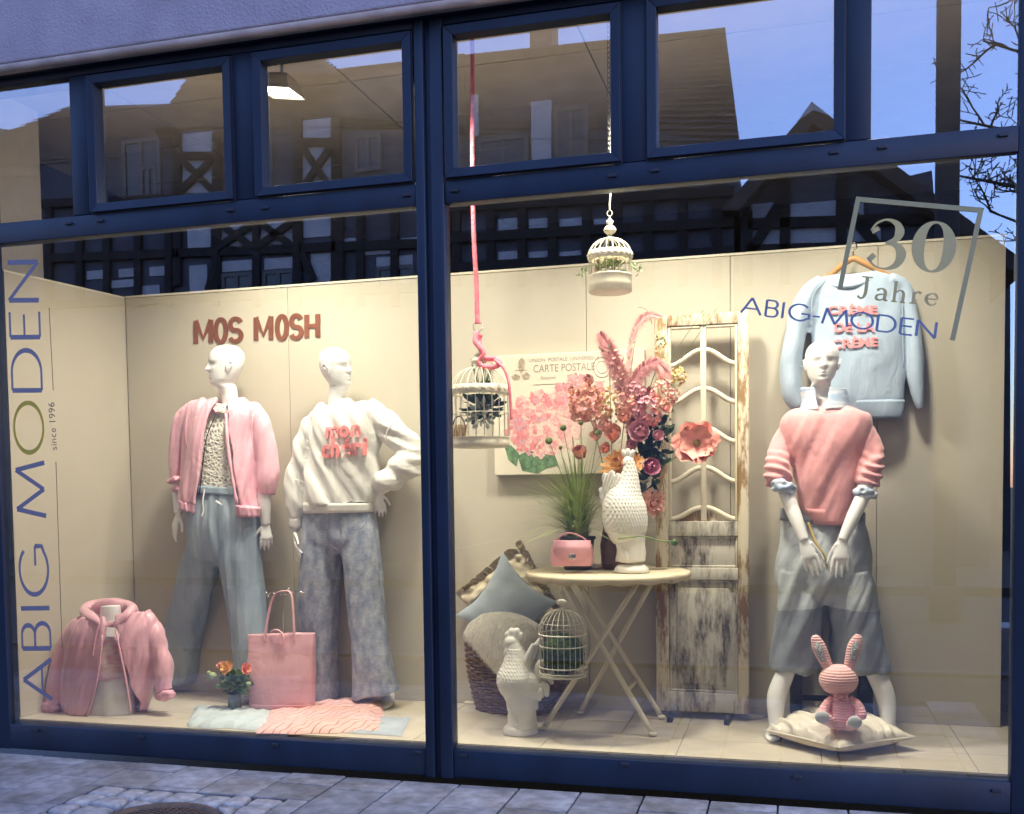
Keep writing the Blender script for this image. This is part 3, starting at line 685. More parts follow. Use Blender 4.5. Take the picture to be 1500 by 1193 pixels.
# ------------------------------------------------------------ ceiling lamps over the window
M_LAMPW = mat('lamp_housing', (.75, .74, .72), .4, var=0); M_LENS = mat('lamp_lens', (.9, .85, .75), .5, var=0, emit=(1, .87, .66), estr=14)
def lamp(px, py, Y, power, label, aim, size=.2, xz=None, sc=1.0):
    c = P(px, py, Y) if xz is None else V((xz[0], Y, xz[1]))
    t = thing('ceiling_floodlight', (c.x, c.y, c.z), label, 'ceiling lamp', 'floodlights hanging above the window display')
    d = (V(aim) - c).normalized()
    b = MB(); 
    u = V((1, 0, 0)); v = d.cross(u).normalized(); u = v.cross(d).normalized()
    def ring(z, k): return [c + d * z + u * (sx * k * sc) + v * (sy * k * sc) for sx, sy in ((-1, -1), (1, -1), (1, 1), (-1, 1))]
    b.loft([ring(-.055, .045), ring(-.04, .055), ring(.02, .085), ring(.028, .088)], True, True, False); b.build('housing', M_LAMPW, t, smooth=False)
    b = MB(); b.add(ring(.02, .08), [(0, 1, 2, 3)]); b.build('lens', M_LENS, t, smooth=False)
    b = MB(); b.tube([c - d * .05, c + V((0, .01, .08)), V((c.x, c.y + .01, 3.41))], .008, 8); b.build('rod', M_LAMPW, t)
    ld = bpy.data.lights.new('floodlight_lamp', 'SPOT'); ld.shadow_soft_size = size / 2; ld.energy = power; ld.color = (1.0, .91, .725); ld.spot_size = R_(128); ld.spot_blend = 1.0
    lo = bpy.data.objects.new('floodlight_lamp', ld); COL.objects.link(lo); lo.parent = t
    lo.location = d * .035; lo.rotation_euler = d.to_track_quat('-Z', 'Y').to_euler()
lamp(412, 128, .32, LP1 := 168, 'lit white floodlight hanging in the second upper pane from the left', (-2.9, .4, .0))
lamp(361, 190, .13, 155, 'added fill floodlight hidden behind the post between the two left opening panes', (-3.1, .4, .0), sc=.6)  # added unseen lamp, brightens the left side
lamp(641, 120, .14, LP2 := 192, 'added fill floodlight hidden behind the mullion between the two large windows', (-1.9, .36, .0), sc=.6)  # added unseen lamp, evens out the light in the middle
lamp(928, 120, .14, LP3 := 280, 'floodlight hanging behind the post left of the second right upper pane', (-.5, .36, .0), sc=.6)
lamp(1249, 90, .14, 195, 'added fill floodlight hidden behind the post at the far right upper pane', (.5, .36, .0), sc=.6)  # added unseen lamp, lifts the right part of the back wall
tr_ = thing('lamp_track', (-1, .25, 3.41), 'thin dark lamp rail running along the shop ceiling above the window', 'lamp rail')
b = MB(); b.box((-3.6, .29, 3.385), (1.2, .33, 3.4075)); b.build('rail', M_BLACK, tr_, smooth=False)
# ------------------------------------------------------------ mannequin parts
M_MANN = mat('mannequin_white', (.74, .745, .75), .32, var=.02, vscale=4, spec=.45)
SATIN = mat('pink_satin', (.72, .40, .48), .40, var=.05, vscale=6, bump=.06, bscale=18, sheen=.3, spec=.6, wr=.14, wrs=6)
SATIN2 = mat('pink_rib', (.70, .38, .46), .45, var=.08, vscale=60, bump=.25, bscale=90, stretch=(1, 1, .15))
OFFW = mat('offwhite_jersey', (.66, .655, .63), .85, var=.03, vscale=8, bump=.12, bscale=500, sheen=.2, wr=.14, wrs=6)
SALMON = mat('salmon_knit', (.67, .315, .325), .9, var=.06, vscale=30, bump=.3, bscale=350, sheen=.4, wr=.14, wrs=6)
BLUEJ = mat('light_blue_jersey', (.37, .46, .57), .85, var=.04, vscale=10, bump=.12, bscale=500, sheen=.2, wr=.14, wrs=6)
DENIM1 = mat('washed_denim', (.38, .45, .51), .85, var=.1, col2=(.25, .32, .40), vscale=6, bump=.2, bscale=700, stretch=(1, 1, .35), detail=8, wr=.14, wrs=6)
DENIM3 = mat('grey_blue_denim', (.42, .46, .49), .8, var=.08, col2=(.35, .385, .42), vscale=8, bump=.15, bscale=600, wr=.16, wrs=7)
DENIM3D = mat('dark_panel_denim', (.23, .26, .30), .8, var=.12, vscale=14, bump=.15, bscale=600, wr=.14, wrs=7)
def crackle_denim():
    m = mat('crackled_denim', (.42, .455, .53), .85, var=.1, col2=(.22, .26, .36), vscale=26, bump=.2, bscale=500, stretch=(1, 1, .55), detail=9)
    n, l = nodes(m); b = n['Principled BSDF']; src = b.inputs['Base Color'].links[0].from_socket
    tc = n.new('ShaderNodeTexCoord'); mp = n.new('ShaderNodeMapping'); mp.inputs['Scale'].default_value = (16, 16, 36)
    ns = n.new('ShaderNodeTexNoise'); ns.inputs['Scale'].default_value = 9; l.new(tc.outputs['Object'], ns.inputs['Vector'])
    ad = n.new('ShaderNodeMix'); ad.data_type = 'RGBA'; ad.inputs[0].default_value = .10; l.new(tc.outputs['Object'], ad.inputs[6]); l.new(ns.outputs[1], ad.inputs[7]); l.new(ad.outputs[2], mp.inputs['Vector'])
    v = n.new('ShaderNodeTexVoronoi'); v.feature = 'DISTANCE_TO_EDGE'; v.inputs['Scale'].default_value = 1.6; l.new(mp.outputs[0], v.inputs['Vector'])
    r = n.new('ShaderNodeValToRGB'); r.color_ramp.elements[0].position = .02; r.color_ramp.elements[0].color = (.62, .63, .68, 1); r.color_ramp.elements[1].position = .14; r.color_ramp.elements[1].color = (1.08, 1.08, 1.06, 1); l.new(v.outputs['Distance'], r.inputs[0])
    k = n.new('ShaderNodeMix'); k.data_type = 'RGBA'; k.blend_type = 'MULTIPLY'; k.inputs[0].default_value = .35; l.new(src, k.inputs[6]); l.new(r.outputs[0], k.inputs[7]); l.new(k.outputs[2], b.inputs['Base Color']); return m
DENIM2 = crackle_denim()
def lace_mat():
    m = mat('white_lace', (.70, .69, .62), .9, var=0, sheen=.2); n, l = nodes(m); b = n['Principled BSDF']
    tc = n.new('ShaderNodeTexCoord'); v = n.new('ShaderNodeTexVoronoi'); v.feature = 'DISTANCE_TO_EDGE'; v.inputs['Scale'].default_value = 46; l.new(tc.outputs['Object'], v.inputs['Vector'])
    v2 = n.new('ShaderNodeTexVoronoi'); v2.inputs['Scale'].default_value = 110; l.new(tc.outputs['Object'], v2.inputs['Vector'])
    r = n.new('ShaderNodeValToRGB'); r.color_ramp.elements[0].position = .14; r.color_ramp.elements[0].color = (.72, .71, .64, 1); r.color_ramp.elements[1].position = .25; r.color_ramp.elements[1].color = (.46, .43, .35, 1)
    l.new(v.outputs['Distance'], r.inputs[0]); l.new(r.outputs[0], b.inputs['Base Color'])
    mm = n.new('ShaderNodeMath'); mm.operation = 'MULTIPLY'; l.new(v.outputs['Distance'], mm.inputs[0]); l.new(v2.outputs['Distance'], mm.inputs[1])
    bp = n.new('ShaderNodeBump'); bp.invert = True; bp.inputs['Strength'].default_value = .9; bp.inputs['Distance'].default_value = .02; l.new(mm.outputs[0], bp.inputs['Height']); l.new(bp.outputs[0], b.inputs['Normal']); return m
LACE = lace_mat()
M_STRIPE = mat('striped_shirt', (.62, .66, .72), .8, var=.3, col2=(.30, .38, .52), vscale=30, stretch=(.2, .2, 1.6), detail=1)
M_SHOE = mat('shoe', (.68, .68, .66), .45, var=.03)

fwh, rth = V((_f.x, _f.y, 0)), V((_rt.x, _rt.y, 0))
HEADT = [(-1.20, .20, -.34, .95), (-1.05, .14, -.32, .86), (-.92, .09, -.28, .62), (-.78, .07, -.33, .36), (-.62, .06, -.33, .26), (-.45, .065, -.32, .235), (-.25, .085, -.32, .23), (-.10, .14, -.31, .235), (-.04, .21, -.29, .23),
         (.0, .295, -.28, .21), (.05, .34, -.24, .225), (.12, .348, -.29, .275), (.22, .352, -.36, .315), (.33, .355, -.43, .345), (.42, .36, -.475, .365), (.5, .362, -.50, .375), (.6, .375, -.52, .385), (.7, .365, -.525, .38), (.8, .325, -.50, .355), (.9, .235, -.43, .285), (.96, .13, -.34, .20), (.99, .02, -.24, .11), (1.0, -.06, -.14, .03)]
def head(mb, chin, H, ang, zmin=-1.2, tilt=0.0, lean=0.0):
    # ang: degrees turned towards picture right (+) or left (-); lean: how far the neck base sits behind/beside the chin line
    a = R_(ang); fwd = -fwh * math.cos(a) + rth * math.sin(a); side = V((0, 0, 1)).cross(fwd); up = V((0, 0, 1))
    if tilt: up = (up + side * math.tan(R_(tilt))).normalized()
    rings = []; NZ, NA = 86, 80
    for i in range(NZ + 1):
        t = i / NZ; h = zmin + (1.0 - zmin) * t
        if h > .85: h = .85 + .15 * math.sin((h - .85) / .15 * math.pi / 2)
        f, b, w = interp(HEADT, h); ring = []
        c, r = (f + b) / 2, (f - b) / 2
        for j in range(NA):
            ph = 2 * math.pi * j / NA; cy, sx = math.cos(ph), math.sin(ph)
            e = 2.0; x = w * math.copysign(abs(sx) ** (2 / e), sx); y = c + r * cy
            if cy > 0: x *= 1 - .13 * cy * (1 if 0 < h < .9 else 0)
            if cy > .2 and h > .0:
                g = lambda x0, h0, sx_, sh: math.exp(-((x - x0) / sx_) ** 2 - ((h - h0) / sh) ** 2)
                if .25 < h < .6:
                    k = max(0, min(1, (.57 - h) / .21)) if h > .36 else max(0, (h - .30) / .06)
                    y += .125 * k ** 1.1 * math.exp(-(x / (.030 + .032 * k)) ** 2)
                y -= .030 * (g(.15, .485, .075, .06) + g(-.15, .485, .075, .06))
                y += .005 * (g(.15, .58, .1, .03) + g(-.15, .58, .1, .03))
                y += .035 * math.exp(-(x / .085) ** 2) * (math.exp(-((h - .235) / .022) ** 2) + .9 * math.exp(-((h - .175) / .024) ** 2)) - .02 * math.exp(-(x / .1) ** 2 - ((h - .205) / .012) ** 2)
                y += .02 * g(0, .06, .09, .045) - .018 * g(0, .125, .1, .03)
                y += .012 * (g(.2, .36, .08, .09) + g(-.2, .36, .08, .09))
            ring.append(V(chin) + side * (x * H) + fwd * ((y - .30) * H) + up * (h * H))
        rings.append(ring)
    mb.loft(rings, True, True, True)
    for s in (-1, 1):                                     # ears
        c = V(chin) + side * (s * .378 * H) + fwd * ((-.06 - .30) * H) + up * (.43 * H)
        ax = (up + fwd * -.28).normalized(); pts = []
        for k in range(13):
            t = 2 * math.pi * k / 12; pts.append(c + ax * (.125 * H * math.cos(t)) + fwd * (.062 * H * math.sin(t) * (1.15 if math.cos(t) > 0 else .8)) + side * (s * (.012 + .03 * math.cos(t)) * H))
        mb.tube(pts, .021 * H, 8); mb.ell(c - side * (s * .01 * H), (.05 * H, .05 * H, .10 * H), 12, 8)
def hand(mb, W, d, n, L, thumb=1, curl=(.15, .2, .25, .3), spread=.09, w=1.0, tdir=.7, seg=10):
    # W wrist, d direction to the fingertips, n back-of-hand normal, thumb side = thumb * (d x n)
    d = V(d).normalized(); n = (V(n) - d * V(n).dot(d)).normalized(); s = d.cross(n).normalized() * thumb
    k = L
    mb.tube([W - d * .10 * k, W, W + d * .12 * k, W + d * .30 * k, W + d * .44 * k, W + d * .50 * k], [.045 * k, .056 * k, .068 * k, .078 * k, .075 * k, .05 * k], 16, 3, flat=s, ratio=2.3 * w)
    ln = (.43, .48, .45, .36); off = (.155, .055, -.05, -.150)
    for i in range(4):
        b = W + d * ((.43 if i in (1, 2) else .405 if i == 0 else .37) * k) + s * (off[i] * k * w)
        fd = (d + s * (spread * (1.5 - i))).normalized(); pts = [b]; cu = 0
        for q, fr in enumerate((.45, .32, .23)):
            cu += curl[i] * (1, 1.2, .9)[q]; dd = (fd * math.cos(cu) - n * math.sin(cu)).normalized(); pts.append(pts[-1] + dd * (ln[i] * k * fr))
        mb.tube(pts, [.050 * k, .046 * k, .041 * k, .033 * k], seg, 3, round_end=True)
    b = W + d * (.10 * k) + s * (.11 * k * w); td = (d * (1 - tdir * .5) + s * tdir - n * .25).normalized()
    mb.tube([b, b + td * .17 * k, b + td * .30 * k + d * .05 * k, b + td * .38 * k + d * .16 * k], [.065 * k, .055 * k, .046 * k, .036 * k], seg, 3, round_end=True)
def folds(amp, sx, sz, seed=0.0, rot=0.0, amp2=0.0):
    c, s_ = math.cos(rot), math.sin(rot)
    def f(p, n):
        q = V((p.x * c - p.z * s_, p.y, p.x * s_ + p.z * c)); w = noise.noise(p * 5 + V((seed, 0, 0))) * .9
        v = noise.noise(V((q.x * sx + seed, q.y * sx * .6, q.z * sz + seed * .7 + w * .25)))
        u = noise.noise(V((q.x * sx * 2.1 - seed, q.y * sx, q.z * sz * 1.6 + seed - w * .3)))
        o = amp * (1.15 * (abs(v) ** .8 * (1 if v > 0 else -1)) + .4 * u)
        if amp2: o += amp2 * noise.noise(V((p.x * sx * 2.7, p.y * sx * 2.7, p.z * sz * 4 + seed)))
        return o
    return f
def gather(f, par_z, h, amp, freq):                       # cloth bunching towards a gathered hem at height par_z
    def g(p, n):
        k = max(0, 1 - abs(p.z - par_z) / h) ** 1.5
        return f(p, n) + amp * k * math.sin((p.x * 1.0 + p.y * .7) * freq + 2.5 * noise.noise(p * 9))
    return g
def open_body(mb, rows, k=4, n=48, e=2.3):                # rows: (xl, yl, xr, yr, Y, d, ol, or, 0) ol/or opening edges in px
    rr = smooth_rows(rows, k); rings = []
    for r in rr:
        a, b, c0 = P(r[0], r[1], r[4]), P(r[2], r[3], r[4]), None; c = (a + b) / 2; h = (b - a) / 2
        fx = lambda px: max(-.98, min(.98, (P(px, (r[1] + r[3]) / 2, r[4] - r[5] * .93).x - c.x) / h.x))
        t0 = -math.acos(fx(r[7])); t1 = 2 * math.pi - math.acos(fx(r[6])); ring = []
        for j in range(n):
            t = t0 + (t1 - t0) * j / (n - 1); ct, st = math.cos(t), math.sin(t)
            ring.append(c + h * math.copysign(abs(ct) ** (2 / e), ct) + V((0, r[5] * math.copysign(abs(st) ** (2 / e), st), 0)))
        rings.append(ring)
    mb.loft(rings, closed=False)
def band(mb, pts, w, k=4, flat=None, ratio=1.0, seg=8): ptube(mb, pts, k, seg, ratio, flat)

# ------------------------------------------------------------ mannequin in the pink satin jacket
Y1 = .66
f1 = PF(350, 1030); m1 = thing('mannequin', (P(325, 800, Y1).x, Y1 + .05, FLOOR), 'white mannequin in open pink satin jacket, lace top and wide blue jeans', 'mannequin', 'dressed white mannequins in the shop window')
b = MB(); c = P(310.5, 564, Y1 - .02); H = 59 * mpp(c) / (1.0)
head(b, c, H, -66, -1.0)
b.build('head', M_MANN, m1, remesh=.0035, relax=2)
b = MB(); ptube(b, [(262, 700, 18, Y1), (262, 725, 18, Y1 - .01), (262, 752, 14, Y1 - .03)], 4, 16)
W_ = P(262, 752, Y1 - .03); D_ = P(250, 792, Y1 - .05) - W_; hand(b, W_, D_, V((-.55, -.8, 0)), .175, -1, (.10, .18, .22, .3), .06)
b.build('arm', M_MANN, m1, remesh=.0032, relax=2)
b = MB(); ptube(b, [(389, 700, 20, Y1), (387, 735, 20, Y1), (389, 768, 14, Y1 + .01)], 4, 16)
W_ = P(389, 768, Y1 + .01); D_ = P(391, 812, Y1 + .0) - W_; hand(b, W_, D_, V((.5, -.85, 0)), .17, 1, (.25, .3, .3, .35), .05)
b.build('arm', M_MANN, m1, remesh=.0032, relax=2)
b = MB(); body(b, [(292, 606, 352, 602, Y1, .06), (290, 640, 356, 636, Y1, .085), (293, 680, 352, 678, Y1, .092), (291, 708, 352, 712, Y1, .095), (290, 717, 353, 722, Y1, .098)], 5)
ptube(b, [(333, 594, 40, Y1), (331, 606, 48, Y1)], 3, 24)
top = b.build('lace_top', LACE, m1, remesh=.006, relax=2, fold=lambda p, n: .0035 * noise.noise(p * 60))
b = MB(); body(b, [(290.5, 715, 353.5, 720, Y1, .101), (290, 721, 354, 726, Y1, .101)], 2); b.build('hem', OFFW, top)
b = MB()
body(b, [(288, 712, 372, 716, Y1 + .01, .105), (281, 740, 378, 744, Y1 + .01, .12), (279, 775, 379, 775, Y1 + .01, .125), (281, 812, 377, 812, Y1 + .01, .10), (292, 830, 366, 830, Y1 + .02, .05)], 4)
body(b, [(283, 760, 324, 765, Y1 + .02, .09), (277, 800, 325, 806, Y1 + .03, .095), (262, 850, 314, 850, Y1 + .07, .092), (249, 905, 300, 905, Y1 + .12, .092), (244, 950, 291, 950, Y1 + .17, .092), (245, 999, 284, 1001, Y1 + .22, .090)], 5)
body(b, [(322, 765, 378, 765, Y1 + .01, .10), (323, 806, 379, 806, Y1, .105), (330, 850, 382, 850, Y1, .10), (338, 900, 386, 900, Y1, .098), (345, 955, 390, 955, Y1, .096), (350, 1012, 392, 1012, Y1, .092)], 5)
F1 = folds(.010, 22, 1.0, 3.1, 0, .003)
pants = b.build('trousers', DENIM1, m1, remesh=.0075, relax=5, fold=F1)
b = MB(); body(b, [(287, 711, 371, 715, Y1 + .005, .108), (285, 722, 373, 727, Y1 + .005, .113)], 3); b.build('waistband', DENIM1, pants, fold=lambda p, n: .004 * math.sin(p.x * 190))
b = MB(); ptube(b, [(300, 716, 2, Y1 - .10), (297, 735, 2.2, Y1 - .118), (298, 748, 2, Y1 - .12), (295, 757, 2.6, Y1 - .125)], 4, 6); b.build('drawstring', OFFW, pants)
b = MB(); ptube(b, [(316, 734, 2, Y1 - .12), (320, 737, 4, Y1 - .128), (325, 740, 2, Y1 - .126)], 3, 6); b.build('drawstring', OFFW, pants)
b = MB(); ptube(b, [(353, 738, 1.2, Y1 - .10), (352, 765, 1.2, Y1 - .112), (352, 782, 1.2, Y1 - .108)], 3, 6); b.build('pocket_seam', DENIM3, pants)
def foot(par, heel, toe, w, name='shoe', h=16, m=M_SHOE):
    b = MB(); a, c = PF(*heel), PF(*toe); a, c = V(a), V(c); d = (c - a); L = d.length; d.normalize(); s = V((0, 0, 1)).cross(d); rings = []
    ww = w * mpp(a) / 2; hh = h * mpp(a)
    for t, kw, kh in ((0, .35, .5), (.06, .62, .8), (.2, .72, 1), (.4, .75, .95), (.6, .92, .62), (.78, 1, .45), (.92, .7, .34), (1, .3, .22)):
        o = a + d * (L * t); rings.append([o + s * (ww * kw * math.cos(q)) + V((0, 0, hh * kh * (.5 + .5 * math.sin(q)))) for q in [2 * math.pi * j / 14 for j in range(14)]])
    b.loft(rings); return b.build(name, m, par, sub=1)
foot(m1, (366, 1008), (358, 1032), 20); foot(m1, (262, 992), (258, 1004), 18)
b = MB(); open_body(b, [(298, 588, 352, 583, Y1 + .01, .070, 318, 331, 0), (280, 598, 374, 604, Y1, .100, 312, 331, 0), (276, 640, 374, 640, Y1, .125, 301, 333, 0), (274, 680, 376, 680, Y1, .135, 296, 338, 0), (270, 715, 378, 722, Y1, .142, 293, 343, 0), (267, 734, 379, 744, Y1, .135, 290, 349, 0)], 5, 56)
js = MB(); js.v, js.f, js.mi = b.v, b.f, b.mi; tmp = js.build('jacket_shell', SATIN, m1, solid=.016)
b = MB(); o_ = ROOT[m1.name]; b.add([v.co + o_ for v in tmp.data.vertices], [tuple(p.vertices) for p in tmp.data.polygons]); bpy.data.objects.remove(tmp)
ptube(b, [(292, 596, 24, Y1 + .01), (277, 604, 27, Y1), (267, 628, 27, Y1), (263, 662, 26, Y1), (261, 690, 24, Y1 - .01), (258, 704, 17, Y1 - .02)], 4, 20)
ptube(b, [(354, 596, 26, Y1 + .01), (373, 606, 30, Y1), (384, 632, 31, Y1), (389, 665, 31, Y1), (392, 695, 32, Y1), (391, 712, 28, Y1), (390, 722, 22, Y1)], 4, 20)
FJ = folds(.012, 21, 2.0, 1.3, .18, .0015)
jk = b.build('jacket', SATIN, m1, remesh=.0042, relax=3, fold=gather(FJ, P(320, 738, Y1).z, .13, .006, 150))
b = MB(); ptube(b, [(247, 706, 7, Y1 - .03), (258, 702, 9, Y1 - .10), (267, 703, 7, Y1 - .03)], 4, 10); ptube(b, [(252, 718, 5, Y1 - .03), (260, 715, 8, Y1 - .08), (267, 719, 5, Y1 - .03)], 4, 10)
b.build('cuff', SATIN2, jk, remesh=.005, relax=1, fold=folds(.005, 60, 60, 2))
b = MB(); ptube(b, [(391, 714, 26, Y1), (391, 724, 24, Y1)], 3, 20); b.build('cuff', SATIN2, jk, fold=lambda p, n: .003 * math.sin(p.x * 300))
for sd in (0, 1):
    b = MB(); xs_ = [(265, 733, 288, 740), (266, 744, 288, 752)] if not sd else [(346, 740, 380, 744), (349, 756, 379, 757)]
    body(b, [(*x_, Y1 - (.085 if not sd else .08), .045) for x_ in xs_], 4, 40)
    b.build('hem_rib', SATIN2, jk, fold=lambda p, n: .006 * math.sin(p.x * 260 + p.z * 30))
b = MB(); ptube(b, [(318, 605, 6, Y1 - .085), (312, 596, 7, Y1 - .06), (316, 586, 8, Y1 + .0)], 5, 10); ptube(b, [(331, 606, 7, Y1 - .09), (343, 600, 9, Y1 - .07), (350, 588, 10, Y1 + .0)], 5, 10)
b.build('collar', SATIN2, jk, remesh=.004, relax=2)
for pts in ([(276, 603, 1.6, Y1 - .085), (272, 625, 1.6, Y1 - .105), (273, 655, 1.6, Y1 - .11)], [(370, 607, 1.6, Y1 - .10), (369, 630, 1.6, Y1 - .125), (371, 655, 1.6, Y1 - .12)]):
    b = MB(); ptube(b, pts, 5, 6); b.build('seam', SATIN2, jk)
b = MB(); ptube(b, [(331, 606, 4, Y1 - .098), (333, 645, 4.5, Y1 - .128), (338, 685, 4.5, Y1 - .136), (347, 738, 4.5, Y1 - .134)], 5, 8); b.build('placket', SATIN2, jk, fold=lambda p, n: .0025 * math.sin(p.z * 220))
b = MB(); ptube(b, [(317, 606, 1.6, Y1 - .092), (303, 640, 1.6, Y1 - .118), (297, 680, 1.6, Y1 - .122), (292, 725, 1.8, Y1 - .125)], 5, 6); b.build('zip', M_CAP, jk)

# ------------------------------------------------------------ mannequin in the white sweatshirt
Y2 = .70
m2 = thing('mannequin', (P(500, 800, Y2).x, Y2 + .05, FLOOR), 'white mannequin in cream slogan sweatshirt with one hand on its hip', 'mannequin', 'dressed white mannequins in the shop window')
b = MB(); c = P(510, 566, Y2 - .02); H = 58 * mpp(c); head(b, c, H, 58, -.72, tilt=-4)
ptube(b, [(499, 588, 30, Y2 + .02), (503, 600, 46, Y2 + .02), (506, 610, 66, Y2 + .02)], 3, 20)
b.build('head', M_MANN, m2, remesh=.0035, relax=2)
b = MB(); ptube(b, [(433, 740, 20, Y2), (433, 770, 14, Y2 - .03), (432, 778, 13, Y2 - .035)], 3, 16)
W_ = P(432, 779, Y2 - .035); D_ = P(436, 820, Y2 - .07) - W_; hand(b, W_, D_, V((-.9, -.35, .0)), .170, -1, (.22, .16, .14, .12), .22)
b.build('arm', M_MANN, m2, remesh=.0032, relax=2)
b = MB(); ptube(b, [(566, 712, 18, Y2 + .02), (552, 722, 15, Y2 + .0)], 2, 14); W_ = P(553, 722, Y2); D_ = P(560, 760, Y2 + .02) - W_; hand(b, W_, D_, V((.6, -.8, 0)), .15, -1, (.2, .2, .2, .2), .06)
b.build('arm', M_MANN, m2, remesh=.0034, relax=2)
b = MB()
body(b, [(446, 738, 547, 742, Y2 + .01, .12), (446, 765, 548, 768, Y2 + .01, .125), (447, 795, 549, 795, Y2 + .01, .12), (470, 812, 530, 812, Y2 + .02, .05)], 4)
body(b, [(446, 765, 498, 770, Y2 + .01, .10), (445, 805, 499, 805, Y2 + .01, .11), (441, 858, 496, 858, Y2 + .01, .10), (440, 916, 492, 916, Y2 + .02, .10), (446, 970, 491, 970, Y2 + .03, .10), (458, 1025, 491, 1023, Y2 + .04, .10)], 5)
body(b, [(497, 768, 549, 768, Y2 + .01, .10), (502, 805, 553, 805, Y2 + .01, .11), (510, 858, 560, 858, Y2, .10), (515, 916, 567, 916, Y2, .105), (518, 970, 575, 970, Y2 - .01, .11), (519, 1024, 585, 1013, Y2 - .01, .112)], 5)
pt2 = b.build('jeans', DENIM2, m2, remesh=.0075, relax=4, fold=folds(.012, 12, 1.6, 7.7, 0, .004))
b = MB(); ptube(b, [(499, 752, 1.5, Y2 - .118), (499.5, 775, 1.5, Y2 - .122), (500, 800, 1.5, Y2 - .10)], 3, 6); b.build('fly_seam', DENIM3D, pt2)
b = MB(); ptube(b, [(457, 755, 1.2, Y2 - .10), (466, 772, 1.2, Y2 - .118), (480, 776, 1.2, Y2 - .12)], 4, 6); b.build('pocket_seam', DENIM3D, pt2)
b = MB(); ptube(b, [(541, 755, 1.2, Y2 - .10), (532, 772, 1.2, Y2 - .118), (520, 776, 1.2, Y2 - .12)], 4, 6); b.build('pocket_seam', DENIM3D, pt2)
foot(m2, (574, 1018), (563, 1040), 22); foot(m2, (478, 1012), (474, 1030), 20)
b = MB()
body(b, [(478, 596, 534, 588, Y2 + .01, .07), (462, 606, 552, 594, Y2, .11), (455, 635, 556, 625, Y2, .135), (452, 680, 552, 675, Y2, .145), (449, 720, 550, 718, Y2, .15), (450, 738, 548, 738, Y2, .15)], 5)
ptube(b, [(480, 606, 34, Y2), (460, 622, 38, Y2), (447, 655, 38, Y2 - .01), (437, 700, 33, Y2 - .02), (433, 742, 29, Y2 - .02), (433, 762, 22, Y2 - .03)], 4, 20)
ptube(b, [(536, 598, 34, Y2), (556, 612, 40, Y2 + .01), (580, 634, 42, Y2 + .02), (598, 655, 42, Y2 + .02), (599, 676, 44, Y2 + .01), (580, 693, 40, Y2 - .0), (562, 704, 30, Y2 - .02), (549, 712, 18, Y2 - .02)], 4, 22)
def f2(p, n):
    a = folds(.019, 13, 1.3, 4.4, -.55, .001)(p, n); return a
def f2b(p, n):
    k = max(0, min(1, (p.x - P(552, 660, Y2).x) / .06)); g = folds(.020, 4, 20, 2.2, .35, .002)(p, n)
    return f2(p, n) * (1 - k) + g * k
sw2 = b.build('sweatshirt', OFFW, m2, remesh=.0046, relax=3, fold=gather(f2b, P(500, 742, Y2).z, .08, .003, 120))
b = MB(); body(b, [(449, 736, 548, 737, Y2, .148), (448.5, 752, 547, 750, Y2, .142)], 3); b.build('hem_rib', OFFW, sw2, fold=lambda p, n: .0015 * math.sin(p.x * 420))
b = MB(); ptube(b, [(433, 759, 22, Y2 - .03), (434, 775, 20, Y2 - .03)], 3, 18); b.build('cuff', OFFW, sw2, fold=lambda p, n: .0015 * math.sin(p.x * 500))
b = MB(); nk = []
for i in range(21):
    t = math.pi * i / 20; nk.append(P(506 - 27.5 * math.cos(t), 594 + 3.3 * math.cos(t) + 11 * math.sin(t), Y2 + .03 - .10 * math.sin(t)))
b.tube(nk, 4.2 * .0034, 10); b.build('collar', OFFW, sw2)
for pts in ([(449, 645, 1.4, Y2 - .07), (456, 650, 1.4, Y2 - .085), (463, 645, 1.4, Y2 - .11)], [(424, 702, 1.2, Y2 - .05), (437, 704, 1.2, Y2 - .075), (449, 709, 1.2, Y2 - .04)], [(580, 617, 1.6, Y2 - .05), (568, 630, 1.6, Y2 - .065), (564, 648, 1.6, Y2 - .06)]):
    b = MB(); ptube(b, pts, 4, 6); b.build('seam', OFFW, sw2)
M_TERRY = mat('pink_terry', (.80, .26, .26), .95, var=.12, vscale=60, bump=.12, bscale=260, sheen=.3)
def chunky(txt, cx, cy, wpx, hpx, slope, Y, par, off, m=M_TERRY, ext=.007, sp=1.0):
    o = P(cx, cy, Y); ex = P(cx + 10, cy + 10 * slope, Y) - o; ey = V((0, 0, 1))
    ob = text_mesh(txt, 'slogan', m, par, o, ex, ey, 1.0, ext, off, 1.0, None, 0, sp, 2)
    xs_ = [v.co.x for v in ob.data.vertices]; zs_ = [v.co.z for v in ob.data.vertices]; r = ROOT[par.name]
    w0, h0 = max(xs_) - min(xs_), max(zs_) - min(zs_); kx, kz = wpx * mpp(o) / w0, hpx * mpp(o) / h0
    l = o - r; ex.normalize()
    for v in ob.data.vertices:
        d = v.co - l; a = d.dot(ex); z_ = d.z - ex.z * a; nn = -d.y if abs(d.y) < .2 else 0
        v.co = l + ex * (a * kx) + V((0, 0, z_ * kz)) + V((0, max(-.012, min(.012, d.y)), 0))
    from mathutils.bvhtree import BVHTree                # lay the letters on the folds of the cloth
    bv = BVHTree.FromPolygons([v.co for v in par.data.vertices], [tuple(p.vertices) for p in par.data.polygons])
    for v in ob.data.vertices:
        dep = v.co.y - l.y; hs_ = [bv.ray_cast(V((v.co.x + dx, l.y - .3, v.co.z + dz)), V((0, 1, 0)))[0] for dx in (-.016, 0, .016) for dz in (-.016, 0, .016)]
        hs_ = [q.y for q in hs_ if q is not None]
        if hs_: v.co.y = min(hs_) - .005 + dep * .6
    return ob
